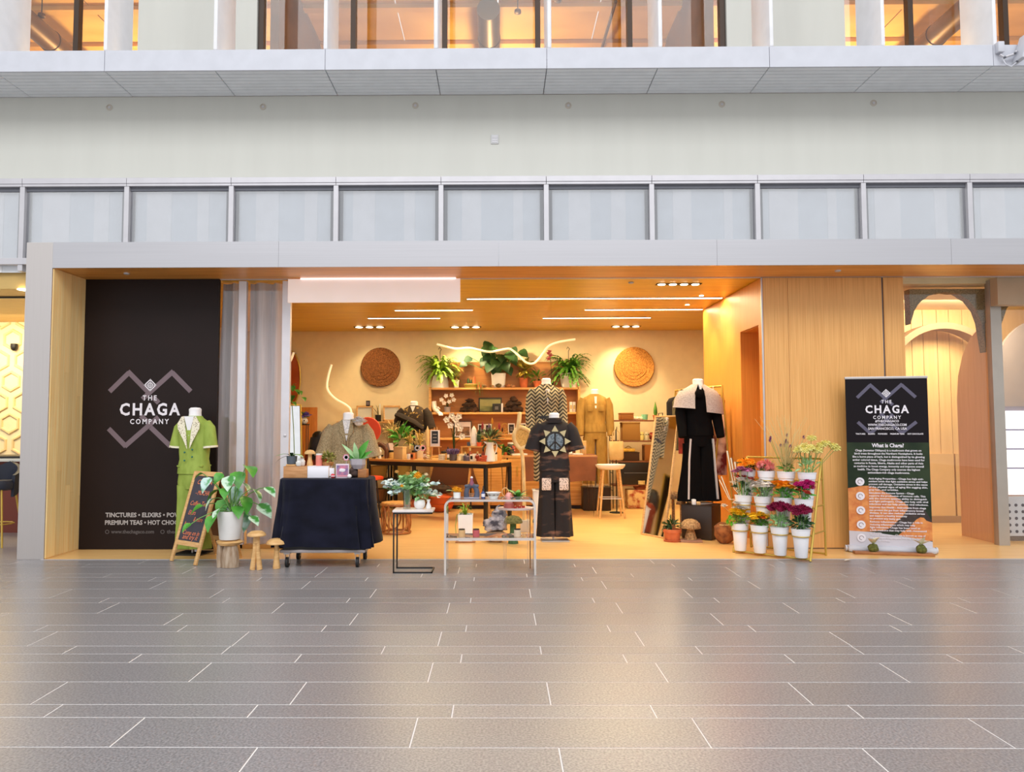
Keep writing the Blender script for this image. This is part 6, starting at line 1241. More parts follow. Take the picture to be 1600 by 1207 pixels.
for px, lb in ((570, 'left pale wooden frame on the wall shelf'), (612, 'right pale wooden frame on the wall shelf')):
    g = thing('wooden_picture', lb, 'picture', wsp(px, -.08), group='pale wooden frames on the wall shelf'); w_, h_ = 24*S5, 23*S5
    for a, b in (((-w_/2, 0), (-w_/2, h_)), ((w_/2, 0), (w_/2, h_)), ((-w_/2, .012), (w_/2, .012)), ((-w_/2, h_), (w_/2, h_))): sq(MB(), (a[0], 0, a[1]+.012), (b[0], 0, b[1]), .022).build('frame_bar', wood_l, g)
    MB().bb(-w_/2, w_/2, .004, .01, .02, h_).build('backing', cream_m, g)
g = thing('black_tin', 'small black tin standing on top of the left wooden frame', 'tin', (wsp(575, -.08)[0], 5.40, zsl+23*S5+.012)); MB().box((0, 0, .05), (.07, .03, .10), .004).build('tin', black_m, g); MB().box((0, -.016, .05), (.05, .002, .06)).build('label_patch', mauve_m, g)
g = thing('bird_plant', 'dark pot with a leaning leaf between the wooden frames', 'potted plant', wsp(591, -.12)); pot(g, .05, .055, .12, black_m)
for d in ((-.8, -.2, 1), (.1, 0, 1), (-.3, 0, 1.2)): place('leaf', leaf_mesh('leaf', .2, .04, .15, .15, LANCE, dark_leaf), g, T=rot_to(d, loc=(0, 0, .11)))
MB().cyl((.03, 0, .11), (.03, 0, .32), .008).build('cream_candle', whiteceramic, g)
g = thing('red_disc_chair', 'red-orange round chair back behind the olive jacket', 'chair', (px2x(575, 3.2), 3.2, .003)); z = at(577, 673, 3.2).z
MB().lathe([(.19, -.012), (.20, 0), (.19, .012)], T=Matrix.Translation((0, 0, z)) @ RT, n=28).build('backrest', mat('tomato_red', (222, 72, 30), .5), g); MB().lathe([(.2, .6), (.21, .61), (.21, .64), (.18, .65)], (0, .2, 0), 20).build('seat', MATS['tomato_red'], g); MB().tube([(0, .02, z-.15), (0, .05, .7), (0, .2, .62)], .015, 8).build('back_support', black_m, g)
for a in range(4): MB().cyl((.12*math.cos(a*1.571+.785), .2+.12*math.sin(a*1.571+.785), .61), (.2*math.cos(a*1.571+.785), .2+.2*math.sin(a*1.571+.785), 0), .012, n=8).build('leg', black_m, g)
g = thing('brown_board', 'upright brown wooden board behind the plant stand', 'board', (px2x(481, 5.2), 5.2, .003)); zt_ = at(480, 637, 5.2).z; MB().bb(-.17, .17, -.015, .015, 0, zt_, .004).build('board', mat('caramel_board', (196, 122, 52), .5, c2=(176, 104, 40), scale=4, stretch=(8, 8, 1)), g); MB().bb(-.17, .17, .015, .12, 0, .03).build('foot', wood_m_, g)
g = thing('plant_stand', 'tall thin black plant stand beside the brown board', 'plant stand', (px2x(475, 4.6), 4.6, .003)); zt_ = at(475, 664, 4.6).z
for sx in (-.06, .06):
    for sy in (-.06, .06): MB().cyl((sx, sy, 0), (sx, sy, zt_), .007, n=6).build('leg', black_m, g)
MB().box((0, 0, zt_), (.16, .16, .02), .003).build('top', black_m, g); MB().tube([(-.06, -.06, .25), (.06, -.06, .25), (.06, .06, .25), (-.06, .06, .25), (-.06, -.06, .25)], .005, 6).build('lower_ring', black_m, g)
g = thing('skull_pot', 'cream skull pot with glowing violet flowers on the plant stand', 'flower pot', (px2x(475, 4.6), 4.6, zt_+.014)); MB().rock((0, 0, .055), (.07, .06, .06), 2, amp=.12).build('pot', whiteceramic, g)
for s in (-1, 1): MB().sph((s*.022, -.056, .055), .012, 8, 6).build('eye_socket', black_m, g)
for i in range(4): place('flower_head', cluster('flower_head', .06, mat('violet_bloom', (150, 140, 236), .6, c2=(110, 96, 216), scale=20), 16, .5, i), g, T=Matrix.Translation((.05*math.cos(i*1.6)+.03, -.02, .14+.03*math.sin(i*2))))
k = MB(); leafball(k, (-.03, 0, .13), (.07, .06, .05), 24, .06, .03); k.build('leaves', green_leaf, g, kind='stuff')
g = thing('floor_mirror', 'gold-framed floor mirror leaning at the far left of the shop', 'mirror', (px2x(460, 3.0), 3.0, .003), .5); z = 1.75
T = Matrix.Rotation(-.12, 4, 'X')
for a, b in (((-.3, 0), (-.3, z)), ((.14, 0), (.14, z)), ((-.3, .01), (.14, .01)), ((-.3, z), (.14, z))): k = MB(); k.box(((a[0]+b[0])/2, 0, (a[1]+b[1])/2), (abs(a[0]-b[0])+.025, .025, abs(a[1]-b[1])+.025), .003, T=T); k.build('frame_bar', gold_m, g)
MB().box((-.08, .004, z/2), (.44, .008, z), T=T).build('mirror_glass', mat('mirror_silver', (235, 235, 235), .04, 1), g)
g = thing('vine_plant', 'trailing vine on the mirror at the far left of the shop', 'plant', (px2x(459, 2.7), 2.7, .003)); pot(g, .09, .11, .2, terracotta); MB().tube([(0, 0, .18), (.02, .02, .8), (0, 0, 1.4), (-.02, -.02, 1.72)], .006, 6).build('vine_stem', stem_m, g)
for px, py, s in ((456, 603, 1), (460, 609, 1.1), (467, 611, .8), (473, 621, .8), (457, 618, 1.1), (455, 628, 1), (463, 600, .7)):
    e = at(px, py, 2.65)-Vector(g.location); place('leaf', LM['g'], g, T=rot_to((R_.uniform(-1, 1), -.6, -.5), loc=e) @ Matrix.Diagonal((.6*s, .6*s, .6*s, 1)))

# ================================================================== tables
A, B = on(572, 717, .90), on(760, 722.3, .90); uu = (B-A).normalized(); ang = math.atan2(uu.y, uu.x); vv = Vector((-uu.y, uu.x, 0)); Lt = (B-A).length; Dt = .74
g = thing('bar_table', 'long wooden display table with black frame in the middle of the shop', 'table', (A.x, A.y, .003), ang)
MB().bb(0, Lt, 0, Dt, .862, .897, .003).build('table_top', wood_shelf, g); MB().bb(.01, Lt-.01, .01, .04, .80, .862).bb(.01, Lt-.01, Dt-.04, Dt-.01, .80, .862).bb(.01, .04, .04, Dt-.04, .80, .862).bb(Lt-.04, Lt-.01, .04, Dt-.04, .80, .862).build('apron', black_m, g, False)
for x in (.03, Lt-.03):
    for y_ in (.03, Dt-.03): MB().box((x, y_, .40), (.05, .05, .80), .003).build('leg', black_m, g)
TB = Matrix.Translation((A.x, A.y, .003)) @ Matrix.Rotation(ang, 4, 'Z'); ZTb = .901
def tb(px, v): # point on the bar table at depth v under pixel column px
    lo_, hi_ = 0, Lt
    for _ in range(40):
        m_ = (lo_+hi_)/2; p_ = TB @ Vector((m_, v, 0)); 
        if at(px, 700, p_.y).x > p_.x: lo_ = m_
        else: hi_ = m_
    p_ = TB @ Vector(((lo_+hi_)/2, v, 0)); return (p_.x, p_.y, ZTb)
# items on it
g = thing('shroom_lamp', 'brown arched shell with a white figurine at the left end of the display table', 'figurine', tb(594, .15)); MB().tube([(-.1, 0, .0), (-.105, 0, .12), (-.06, 0, .2), (0, 0, .225), (.06, 0, .2), (.105, 0, .12), (.1, 0, 0)], [.03, .035, .045, .05, .045, .035, .03], 10).build('shell_arch', mat('brown_shell', (112, 66, 34), .5, c2=(70, 38, 18), scale=8), g)
MB().lathe([(.028, 0), (.022, .04), (.026, .08), (.035, .1), (.03, .13), (.014, .145), (.02, .16), (.016, .18), (.004, .185)], (0, -.04, 0), 12).build('figurine', whiteceramic, g)
g = thing('paper_bag', 'pale paper gift box on the display table', 'box', tb(625, .1), ang); MB().box((0, 0, .09), (.18, .10, .18), .003).build('body', mat('kraft_cream', (216, 186, 132), .7), g); MB().box((0, 0, .185), (.19, .11, .02), .002).build('lid', mat('kraft_cream', (216, 186, 132), .7), g)
g = thing('tent_card', 'pale purple tent card leaning behind the gift box', 'card', tb(609, .38), ang); MB().prism([(-.1, 0), (.1, 0), (.02, .24), (-.02, .24)], -.06, .06).build('card', mat('pale_mauve_card', (200, 178, 176), .7), g, False); MB().box((0, 0, .008), (.24, .16, .014), .002).build('base', wood_l, g)
jar('tiny white spice jar with orange lid on the display table', tb(639, .1), .03, .10, whiteceramic, terracotta)
for px, m_, lb in ((652, bluem, 'blue hexagon sticker on the display table'), (661, pinkm, 'pink hexagon sticker on the display table')): p_ = tb(px, .2); hexa(lb, (p_[0], p_[1], at(px, 700.5, p_[1]).z), .05, m_, pin=ZTb)
g = thing('glass_cloche', 'small clear glass jar in front of the wooden easel', 'jar', tb(668, .06)); MB().lathe([(.05, 0), (.055, .01), (.05, .06), (.03, .085), (.01, .095)], n=18).build('glass', glass('cloche_glass', (.95, .93, .88), .1), g); MB().sph((0, 0, .105), .012, 10, 8).build('knob', straw, g)
g = thing('easel_sign', 'wooden easel holding a small black and white sign on the display table', 'sign', tb(680, .16), ang*.4); MB().tube([(-.06, 0, 0), (-.02, .02, .5)], .008, 6).build('leg', wood_l, g); MB().tube([(.075, 0, 0), (.02, .02, .5)], .008, 6).build('leg', wood_l, g); MB().box((0, -.01, .2), (.2, .03, .012), .002).build('ledge', wood_l, g); MB().box((0, -.01, .33), (.15, .012, .25), .002).build('board', print_w, g); MB().box((0, -.017, .345), (.10, .004, .19)).build('print', mat('blue_black_print', (40, 46, 62), .6), g)
for k_ in range(3): MB().box((0, -.0195, .29+.05*k_), (.06, .002, .012)).build('print_line', print_g, g)
g = thing('crystal_candle', 'tall ivory taper candle on the display table behind the easel', 'candle', tb(668, .42)); MB().lathe([(.05, 0), (.05, .02), (.02, .03), (.028, .05), (.026, .45), (.008, .5), (.002, .52)], n=14).build('candle', mat('ivory_wax', (226, 196, 146), .5), g); MB().lathe([(.06, 0), (.06, .012), (.04, .016)], n=16).build('dish', gold_m, g)
g = thing('amethyst_lamp', 'purple amethyst cluster in a smoked glass holder on the display table', 'crystal', tb(708, .1)); MB().lathe([(.05, 0), (.055, .005), (.058, .1), (.05, .1), (.045, .02)], n=18).build('holder', mat('smoked_glass', (96, 84, 84), .2), g)
k = MB()
for i in range(26): 
    a = i*2.4; d = Vector((math.cos(a)*.6*(i/26), math.sin(a)*.6*(i/26), 1)).normalized(); b0 = Vector((math.cos(a)*.07*(i/26)**.5, math.sin(a)*.06*(i/26)**.5, .10)); k.tube([b0, b0+d*.055, b0+d*.085], [.017, .016, .001], 6)
k.build('crystal_points', mat('amethyst', (112, 88, 130), .25, c2=(70, 52, 92), scale=12), g, False, kind='stuff')
orchid('tall white orchid standing on the display table', tb(709, .5), ((698, 656), (706, 650), (712, 656), (717, 651), (715, 664), (719, 670), (704, 665), (722, 682)), 8, wood_m_, 1.25, 'white', 'tall_orchid')
g = thing('table_riser', 'wooden riser shelf on the display table', 'riser', tb(752, .40), ang); MB().box((0, 0, .2), (.62, .2, .018), .002).build('riser_board', wood_shelf, g)
for x in (-.29, .29): MB().box((x, 0, .095), (.02, .2, .19), .002).build('riser_end', wood_shelf, g)
zr = ZTb+.21; p_ = tb(740.5, .40); g = thing('crystal_tower', 'white crystal tower standing on the riser', 'crystal', (p_[0], p_[1], zr)); MB().lathe([(.045, 0), (.058, .05), (.055, .14), (.035, .26), (.002, .31)], n=6).build('tower', mat('milky_quartz', (236, 228, 224), .3), g, False); MB().lathe([(.05, 0), (.05, .006)], n=6).build('foot', straw, g)
p_ = tb(748.5, .40); g = thing('cactus_pot', 'small red pot with a green cactus on the riser', 'potted plant', (p_[0], p_[1], zr)); pot(g, .03, .036, .06, mat('orange_red_pot', (220, 92, 50), .5)); MB().lathe([(.02, .05), (.035, .1), (.03, .2), (.01, .25)], n=10).build('cactus', dark_leaf, g)
p_ = tb(733, .42); g = thing('blue_votive', 'small blue-grey votive on the riser', 'votive', (p_[0], p_[1], zr)); MB().lathe([(.03, 0), (.035, .06), (.03, .06), (.026, .01)], n=14).build('cup', mat('blue_grey_glaze', (90, 100, 120), .4), g); MB().lathe([(.026, .03), (.02, .05)], n=12).build('wax', print_w, g)
for i, (px, v, h, c, lb) in enumerate(((727, .12, .13, (92, 84, 98), 'grey bottle'), (731, .1, .11, (110, 100, 120), 'pale lilac bottle'), (734.5, .2, .19, (150, 70, 42), 'tall amber bottle'), (741, .08, .06, (236, 220, 190), 'cream soap dish jar'), (746, .16, .14, (160, 52, 30), 'red-brown bottle'), (751, .12, .09, (196, 84, 60), 'coral bottle'))):
    g = thing('small_bottle', lb+' in the cluster left of the white pitcher', 'bottle', tb(px, v), group='small bottles on the display table'); m_ = mat('btl%d' % i, c, .35); MB().lathe([(.03, 0), (.032, .006), (.032, h*.55), (.012, h*.7), (.012, h*.8)], n=14).build('body', m_, g); MB().lathe([(.014, h*.78), (.014, h), (.006, h)], n=10).build('cap', black_m if i % 2 else straw, g)
for i, (px, v, lb) in enumerate(((745, .3, 'white card box left of the pitcher'), (724, .3, 'cream card box behind the amethyst'), (736, .33, 'tan card box behind the bottles'))):
    g = thing('card_box', lb, 'box', tb(px, v), ang); MB().box((0, 0, .05), (.12, .08, .1), .003).build('body', [whiteceramic, mat('cream_card', (232, 206, 160), .7), mat('tan_card', (206, 164, 106), .7)][i], g); MB().box((0, -.042, .05), (.07, .004, .05)).build('label_patch', print_g, g)
p_ = tb(765.5, .12); g = thing('pitcher', 'tall white enamel pitcher on the display table', 'pitcher', p_)
MB().lathe([(.07, 0), (.078, .005), (.072, .1), (.055, .2), (.05, .25), (.055, .28), (.048, .28), (.044, .25), (.05, .2)], n=22).build('body', whiteceramic, g); MB().prism([(-.05, .25), (-.095, .29), (-.05, .285)], -.02, .02).build('spout', whiteceramic, g); MB().tube([(.05, 0, .25), (.09, 0, .27), (.105, 0, .22), (.085, 0, .14), (.06, 0, .1)], .008, 8).build('handle', whiteceramic, g)
g = thing('protea_bouquet', 'dried protea and tulip bouquet in the white pitcher', 'bouquet', (p_[0], p_[1], p_[2]+.2)); o0 = Vector(g.location); st = MB()
prot = mat('protea_pink', (200, 92, 84), .7, c2=(160, 60, 60), scale=20)
for px, py, m_, r in ((754, 668, prot, .06), (780, 668, prot, .055), (769, 660, mat('tulip_yellow', (232, 172, 60), .6), .05), (764, 667, mat('statice_lilac', (150, 120, 150), .7), .04), (773, 672, flw['cream'], .03), (785, 673, mat('dark_pod', (86, 50, 40), .7), .035), (760, 674, MATS['dark_pod'], .035), (749, 677, dark_leaf, .04)):
    e = at(px, py, o0.y-.03)-o0; b = MB()
    for k_ in range(14): a = k_*2.4; b.leaf(rot_to((math.cos(a)*.5, math.sin(a)*.5, 1), loc=(0, 0, -r*.6)), r*1.7, r*.7, -.1, .25, (.4, .9, 1, .6, .1))
    b.build('flower_head', m_, g).location = e; st.tube([Vector((0, 0, 0)), Vector((e.x*.4, e.y*.4, e.z*.6)), e-Vector((0, 0, r*.4))], .005, 6)
st.build('stems', stem_m, g); k = MB(); leafball(k, (0, 0, .12), (.13, .08, .1), 60, .12, .03); k.build('leaves', mat('olive_dry_leaf', (96, 96, 56), .7, c2=(66, 70, 42), scale=10), g, kind='stuff')
KIND = [('votive', 'votive'), ('tincture_bottle', 'bottle'), ('tea_tin', 'tin'), ('soap_stack', 'soap'), ('incense_box', 'box')]
clut = [(612, .26, 2, (214, 178, 110), 'tan tea tin behind the gift box'), (618, .44, 1, (110, 70, 40), 'brown tincture bottle at the table rear left'), (633, .3, 0, (236, 220, 190), 'cream votive behind the spice jar'), (645, .08, 4, (206, 120, 70), 'orange incense box beside the spice jar'), (648, .42, 2, (160, 110, 60), 'brown tea tin behind the stickers'),
        (664, .3, 1, (150, 90, 50), 'amber tincture bottle behind the pink sticker'), (690, .08, 3, (238, 226, 200), 'cream soap stack right of the easel'), (694, .3, 2, (196, 150, 80), 'gold tea tin behind the easel'), (700, .34, 1, (90, 110, 80), 'green tincture bottle behind the amethyst'), (714, .3, 4, (230, 196, 130), 'straw incense box behind the amethyst'),
        (718, .1, 0, (250, 224, 170), 'glowing cream votive right of the amethyst'), (722, .16, 3, (232, 214, 180), 'ivory soap stack between amethyst and bottles'), (738, .05, 4, (240, 230, 210), 'white incense box at the table front'), (755, .3, 1, (120, 40, 30), 'dark red tincture bottle behind the pitcher'), (757, .06, 3, (206, 90, 60), 'coral soap stack at the pitcher foot'), (772, .3, 2, (236, 226, 206), 'white tea tin at the right table end')]
for px, v, kd, c, lb in clut:
    g = thing(KIND[kd][0], lb, KIND[kd][1], tb(px, v), ang); m_ = mat('cl%s' % str(c), c, .55)
    if kd == 0: MB().lathe([(.03, 0), (.036, .005), (.038, .07), (.033, .07), (.03, .02)], n=16).build('cup', m_, g); MB().lathe([(.03, .03), (.03, .05), (.003, .06)], n=12).build('wax', whiteceramic, g)
    elif kd == 1: MB().lathe([(.026, 0), (.028, .006), (.028, .1), (.011, .125), (.011, .14)], n=14).build('glass', m_, g); MB().lathe([(.013, .138), (.013, .17), (.006, .2)], n=10).build('dropper', black_m, g); MB().lathe([(.0285, .03), (.0285, .08)], n=14).build('label_band', print_w, g)
    elif kd == 2: MB().lathe([(.045, 0), (.047, .004), (.047, .11), (.044, .115)], n=18).build('tin_body', m_, g); MB().lathe([(.049, .1), (.049, .125), (.044, .13)], n=18).build('lid', black_m, g)
    elif kd == 3:
        for k_ in range(3): MB().box((.004*k_, 0, .016+.03*k_), (.09, .06, .028), .006).build('soap_bar', m_, g)
    else: MB().box((0, 0, .05), (.06, .045, .10), .003).build('box_body', m_, g); MB().box((0, -.0235, .055), (.04, .002, .05)).build('label_patch', black_m, g)
# --- second table with leather cloth
Y2 = 3.62; xA, xB = px2x(782, Y2), px2x(931, Y2); z2 = .95
g = thing('hairpin_table', 'wooden table on hairpin legs behind the peace sign jumpsuit', 'table', (0, Y2, .003)); MB().bb(xA, xB, 0, .72, z2-.035, z2, .003).build('table_top', wood_shelf, g)
for x in (xA+.06, xB-.04):
    for y_ in (.05, .66): MB().tube([(x-.05, y_, z2-.035), (x, y_, .0), (x+.05, y_, z2-.035)], .009, 6).build('hairpin_leg', mat('dark_bronze', (84, 60, 40), .4, .5), g)
lea = mat('brown_leather', (132, 78, 44), .65, c2=(116, 66, 36), scale=4)
xl = px2x(818, Y2); rs = []
for j in range(15):
    t = j/14; x = xl+(xB+.015-xl)*t; dz = .012*math.sin(t*9); fy = .006*math.sin(t*21)+.006
    rs.append([Vector((x, .60, z2+.004)), Vector((x, .02, z2+.004)), Vector((x, -.012-fy, z2-.02)), Vector((x-.02*t*(t > .8), -.022-fy*1.5, z2-.2)), Vector((x-.05*max(0, t-.8)*4, -.026-fy*2, z2-.40+dz)), Vector((x-.05*max(0, t-.8)*4, -.018-fy*2, z2-.40+dz)), Vector((x-.02*t*(t > .8), -.016-fy*1.5, z2-.2)), Vector((x, -.006, z2-.02)), Vector((x, .02, z2+.0015)), Vector((x, .60, z2+.0015))])
o = MB().loft(rs).build('leather_hide', lea); o.location = (0, Y2, .003); tag(o, 'brown leather hide hanging over the hairpin table', 'leather')
def t2(px, v): return (px2x(px, Y2+v), Y2+v, z2+.0055)
jar('dark patterned jar with white lid on the hairpin table', t2(798, .18), .055, .20, mat('dark_mosaic', (92, 84, 84), .4, c2=(50, 46, 50), scale=30), whiteceramic, cat='jar')
for i, (px, v) in enumerate(((786, .35), (789.5, .4), (793, .35), (776, .4), (780, .38))):
    jar('small dark blue jar, %s in the row on the display tables' % ['first', 'second', 'third', 'fourth', 'fifth'][i], t2(px, v) if px > 783 else tb(px, .5), .032, .13, mat('dark_blue_jar', (58, 58, 76), .3), black_m, group='dark blue jars')
for px, v, lb in ((806, .12, 'flat white booklet at the left of the hairpin table'), (814, .2, 'cream booklet beside the bentwood stand'), (858, .2, 'white booklet behind the peace sign jumpsuit'), (900, .25, 'white booklet at the right of the hairpin table')):
    g = thing('booklet', lb, 'booklet', t2(px, v), .2); MB().box((0, 0, .012), (.16, .2, .024), .002).build('cover', whiteceramic, g); MB().box((0, 0, .0255), (.10, .12, .002)).build('title_patch', print_g, g)
for i, (px, h, lb) in enumerate(((890, .2, 'left small white box on the hairpin table'), (902, .25, 'middle small white box on the hairpin table'), (912, .22, 'right small white box on the hairpin table'))): g = thing('table_box', lb, 'box', t2(px, .35)); MB().box((0, 0, h/2), (.07, .05, h), .003).build('box', [whiteceramic, MATS['cream_card'], wood_l][i], g); MB().box((0, -.026, h*.5), (.04, .002, h*.3)).build('label_patch', print_g, g)
g = thing('feather_plant', 'spiky green air plant with pink tips on the hairpin table', 'plant', t2(789, .12)); k = MB(); fern(k, (0, 0, .05), 26, .22, .9, 1.2, W=.02); k.build('leaves', fern_g, g, kind='stuff'); pot(g, .03, .035, .05, terracotta); k = MB(); leafball(k, (.14, -.05, .1), (.05, .03, .03), 14, .05, .03); k.build('pink_tips', flw['pinkf'], g, kind='stuff')
# bentwood stand
Yb = 2.02; q = at(820, 820, Yb); bw = mat('pale_bentwood', (240, 212, 154), .5, c2=(210, 172, 108), scale=5, stretch=(3, 3, 1))
g = thing('bentwood_stand', 'pale bentwood stand with a looped top beside the chevron dress', 'stand', (px2x(819, Yb), Yb, .003)); o0 = Vector(g.location); W = lambda px, py: at(px, py, Yb)-o0
MB().box((0, 0, .08), (.12, .14, .16), .004).build('foot_block', mat('pale_grey_block', (196, 186, 170), .7), g)
MB().tube(smooth([W(819, 815), W(819, 780), W(818, 740), W(816, 712), W(812, 700)]), .026, 10).build('post', bw, g); MB().tube(smooth([W(813, 702), W(805, 692), W(803, 682), W(806, 673), W(813, 668), W(822, 671), W(829, 678), W(827, 692), W(822, 698), W(813, 702)]), .03, 10).build('loop', bw, g); lp = smooth([W(805, 692), W(803, 682), W(806, 673), W(813, 668), W(822, 671), W(829, 678), W(827, 692), W(822, 698), W(813, 702)]); nl_ = len(lp)
MB().loft([[p+Vector((0, -.006, 0)) for p in lp], [p+Vector((0, .006, 0)) for p in lp]]).build('cane_panel', mat('cane_web', (226, 178, 96), .7, c2=(196, 146, 70), scale=60), g, False)
MB().tube(smooth([W(808, 672), W(811, 658), W(812, 644)]), [.03]*12+[.018], 10).build('horn', bw, g)
# --- white stools
def stool(px, Y, lb, zseat=.79, sc=1):
    g = thing('counter_stool', lb, 'stool', (px2x(px, Y), Y, .003), group='white shell counter stools'); MB().loft([ering(zseat-.055, .10, .09), ering(zseat-.04, .19, .17), ering(zseat-.0, .225, .20), ering(zseat+.025, .23, .20), ering(zseat+.02, .21, .185), ering(zseat-.0, .16, .15)]).build('seat', whiteceramic, g)
    for sx in (-1, 1):
        for sy in (-1, 1): MB().tube([(sx*.12, sy*.11, zseat-.045), (sx*.19, sy*.17, 0)], [.019, .015], 10).build('leg', wood_l, g)
    MB().tube([(-.16, -.145, .30), (.16, -.145, .30), (.16, .145, .30), (-.16, .145, .30), (-.16, -.145, .30)], .008, 8).build('footrest', frame_m, g)
stool(952.5, 3.55, 'white shell stool with oak legs right of the leather hide'); stool(746.5, 4.15, 'white shell stool tucked behind the display table')
# --- rattan stool, pouf, bag, rack below wall shelf
q = on(616, 837); g = thing('rattan_stool', 'low rattan stool of bent loops behind the side table', 'rattan stool', (q.x, q.y+.17, .003)); rat = mat('rattan_cane', (176, 108, 50), .5, c2=(140, 80, 32), scale=20)
MB().lathe([(.19, .385), (.2, .395), (.195, .41), (.02, .415)], n=26).build('seat', mat('cane_seat', (220, 164, 84), .6, c2=(190, 130, 60), scale=40), g)
for z in (.02, .38): MB().tube([(.19*math.cos(t), .19*math.sin(t), z) for t in [2*math.pi*j/24 for j in range(25)]], .013, 8).build('ring', rat, g)
for i in range(4):
    a = i*math.pi/2+.4; c_, s_ = math.cos(a), math.sin(a); MB().tube([(.17*c_+.11*math.cos(t)*-s_, .17*s_+.11*math.cos(t)*c_, .20+.17*math.sin(t)) for t in [2*math.pi*j/20 for j in range(21)]], .011, 8).build('loop', rat, g); MB().cyl((.19*math.cos(a+.785), .19*math.sin(a+.785), .02), (.19*math.cos(a+.785), .19*math.sin(a+.785), .38), .012, n=8).build('post', rat, g)
g = thing('pouf', 'orange round floor cushion under the tables', 'cushion', (px2x(688, 4.4), 4.4, .003)); MB().lathe([(.12, 0), (.2, .05), (.23, .14), (.2, .24), (.1, .3), (.01, .31)], n=24).build('cushion', mat('pumpkin', (226, 104, 34), .75, c2=(206, 84, 22), scale=3), g); MB().tube([(.231*math.cos(t), .231*math.sin(t), .14) for t in [2*math.pi*j/24 for j in range(25)]], .006, 6).build('piping', mat('pumpkin_dark', (186, 74, 20), .75), g)
g = thing('handbag', 'dark handbag lying on the orange cushion', 'bag', (px2x(686, 4.4), 4.4, .314)); MB().loft([ering(0, .2, .1), ering(.06, .22, .11), ering(.11, .17, .07), ering(.125, .1, .03)]).build('bag_body', barkm, g); MB().tube([(-.1, 0, .1), (-.05, 0, .17), (.05, 0, .17), (.1, 0, .1)], .008, 6).build('handle', black_m, g)
g = thing('dark_cloth_drape', 'dark brown cloth draped from the table side under the white orchid', 'cloth', (px2x(708, 4.6), 4.6, .003)); rs = [fold_ring(ering(z, a, .03, n=24), .008*f_, 6, 0) for z, a, f_ in ((.42, .42, 2), (.6, .36, 1.5), (.88, .3, .4))]; MB().loft(rs).build('drape', mat('dark_leather', (96, 52, 26), .6), g); MB().cyl((-.3, 0, 0), (-.3, 0, .86), .012).build('pole', black_m, g); MB().cyl((.3, 0, 0), (.3, 0, .86), .012).build('pole', black_m, g)
g = thing('black_rack', 'black metal rack with baskets under the wall shelf', 'rack', (px2x(610, 5.0), 5.0, .003)); rw = .42
for x in (-rw, 0, rw):
    for y_ in (-.16, .16): MB().box((x, y_, .55), (.03, .03, 1.1), .002).build('post', black_m, g)
for z in (.1, .5, .9): MB().box((0, 0, z), (2*rw, .34, .025), .002).build('shelf', black_m, g)
for x, z, c, lb in ((-.2, .515, (196, 150, 74), 'tan basket on the left of the black rack'), (.2, .515, (214, 176, 92), 'straw basket on the right of the black rack'), (-.2, .115, (150, 100, 56), 'brown basket low in the black rack'), (.2, .115, (206, 168, 110), 'pale basket low in the black rack')):
    p_ = g.location; gg = thing('storage_basket', lb, 'basket', (p_.x+x, p_.y, p_.z+z)); m_ = mat('bk%s' % str(c), c, .85, c2=tuple(v*.7 for v in c), scale=40, kind='wave', bump=.4); MB().loft([ering(0, .13, .12, p_=4), ering(.2, .155, .14, p_=4), ering(.2, .14, .125, p_=4), ering(.03, .12, .11, p_=4)]).build('basket', m_, gg); MB().tube([tuple(p) for p in ering(.2, .15, .135, p_=4)]+[tuple(ering(.2, .15, .135, p_=4)[0])], .01, 6).build('rim', m_, gg)
g = thing('green_plant_low', 'leafy green plant under the display table', 'potted plant', (px2x(645, 4.3), 4.3, .003)); pot(g, .08, .11, .2, terracotta); k = MB(); leafball(k, (0, 0, .42), (.16, .14, .2), 90, .14, .05); k.build('foliage', fern_g, g, kind='stuff')
# plants behind the table on wall side
for px, lb, m_ in ((626, 'green leafy plant behind the gift box', green_leaf), (604, 'dried pampas stems at the left end of the display table', straw)):
    g = thing('rear_plant', lb, 'plant', tb(px, .64)); pot(g, .05, .065, .14, whiteceramic if px > 610 else wood_l); k = MB()
    if px > 610: leafball(k, (0, 0, .30), (.13, .08, .16), 46, .20, .06)
    else: twigs(k, (0, 0, .1), 26, .5, .2, .006); leafball(k, (0, 0, .42), (.13, .08, .14), 60, .08, .02)
    k.build('foliage', m_, g, kind='stuff')
for px, lb, c in ((656, 'white planter box with pale grass behind the stickers', (236, 226, 206)), (640, 'tan pot with dry grass behind the display table', (190, 160, 110))):
    g = thing('grass_pot', lb, 'potted plant', tb(px, .6)); MB().box((0, 0, .1), (.12, .12, .2), .006).build('pot', mat('gp%s' % str(c), c, .6), g); k = MB(); fern(k, (0, 0, .2), 30, .26, .6, 1.8, W=.014); k.build('grass', mat('dry_grass', (206, 182, 104), .7), g, kind='stuff')

# ================================================================== right rear shelving
YR = 4.95; x0, x1 = px2x(957, YR-.2), px2x(1036, YR-.2); g = thing('wire_shelving', 'dark wood and black wire shelving unit in the right rear corner', 'shelving', ((x0+x1)/2, YR, .003)); hw = (x1-x0)/2; zz = [at(1000, y_, YR-.15).z for y_ in (758, 721, 689, 657)]
for x in (-hw, hw):
    for y_ in (-.16, .16): MB().cyl((x, y_, 0), (x, y_, zz[3]+.12), .008, n=8).build('post', black_m, g)
    for z in (.3, .6, .9, 1.2, zz[3]+.12): MB().cyl((x, -.16, z), (x, .16, z), .006, n=6).build('rung', black_m, g)
for z in zz: MB().box((0, 0, z-.012), (2*hw, .34, .024), .002).build('shelf', mat('walnut_shelf', (128, 76, 46), .5), g)
def rs_(px, k_, dy=0): return (px2x(px, YR+dy-.03), YR+dy-.03, zz[k_]+.004)
wick = mat('golden_wicker', (196, 148, 76), .85, c2=(150, 104, 44), scale=46, kind='wave', bump=.5)
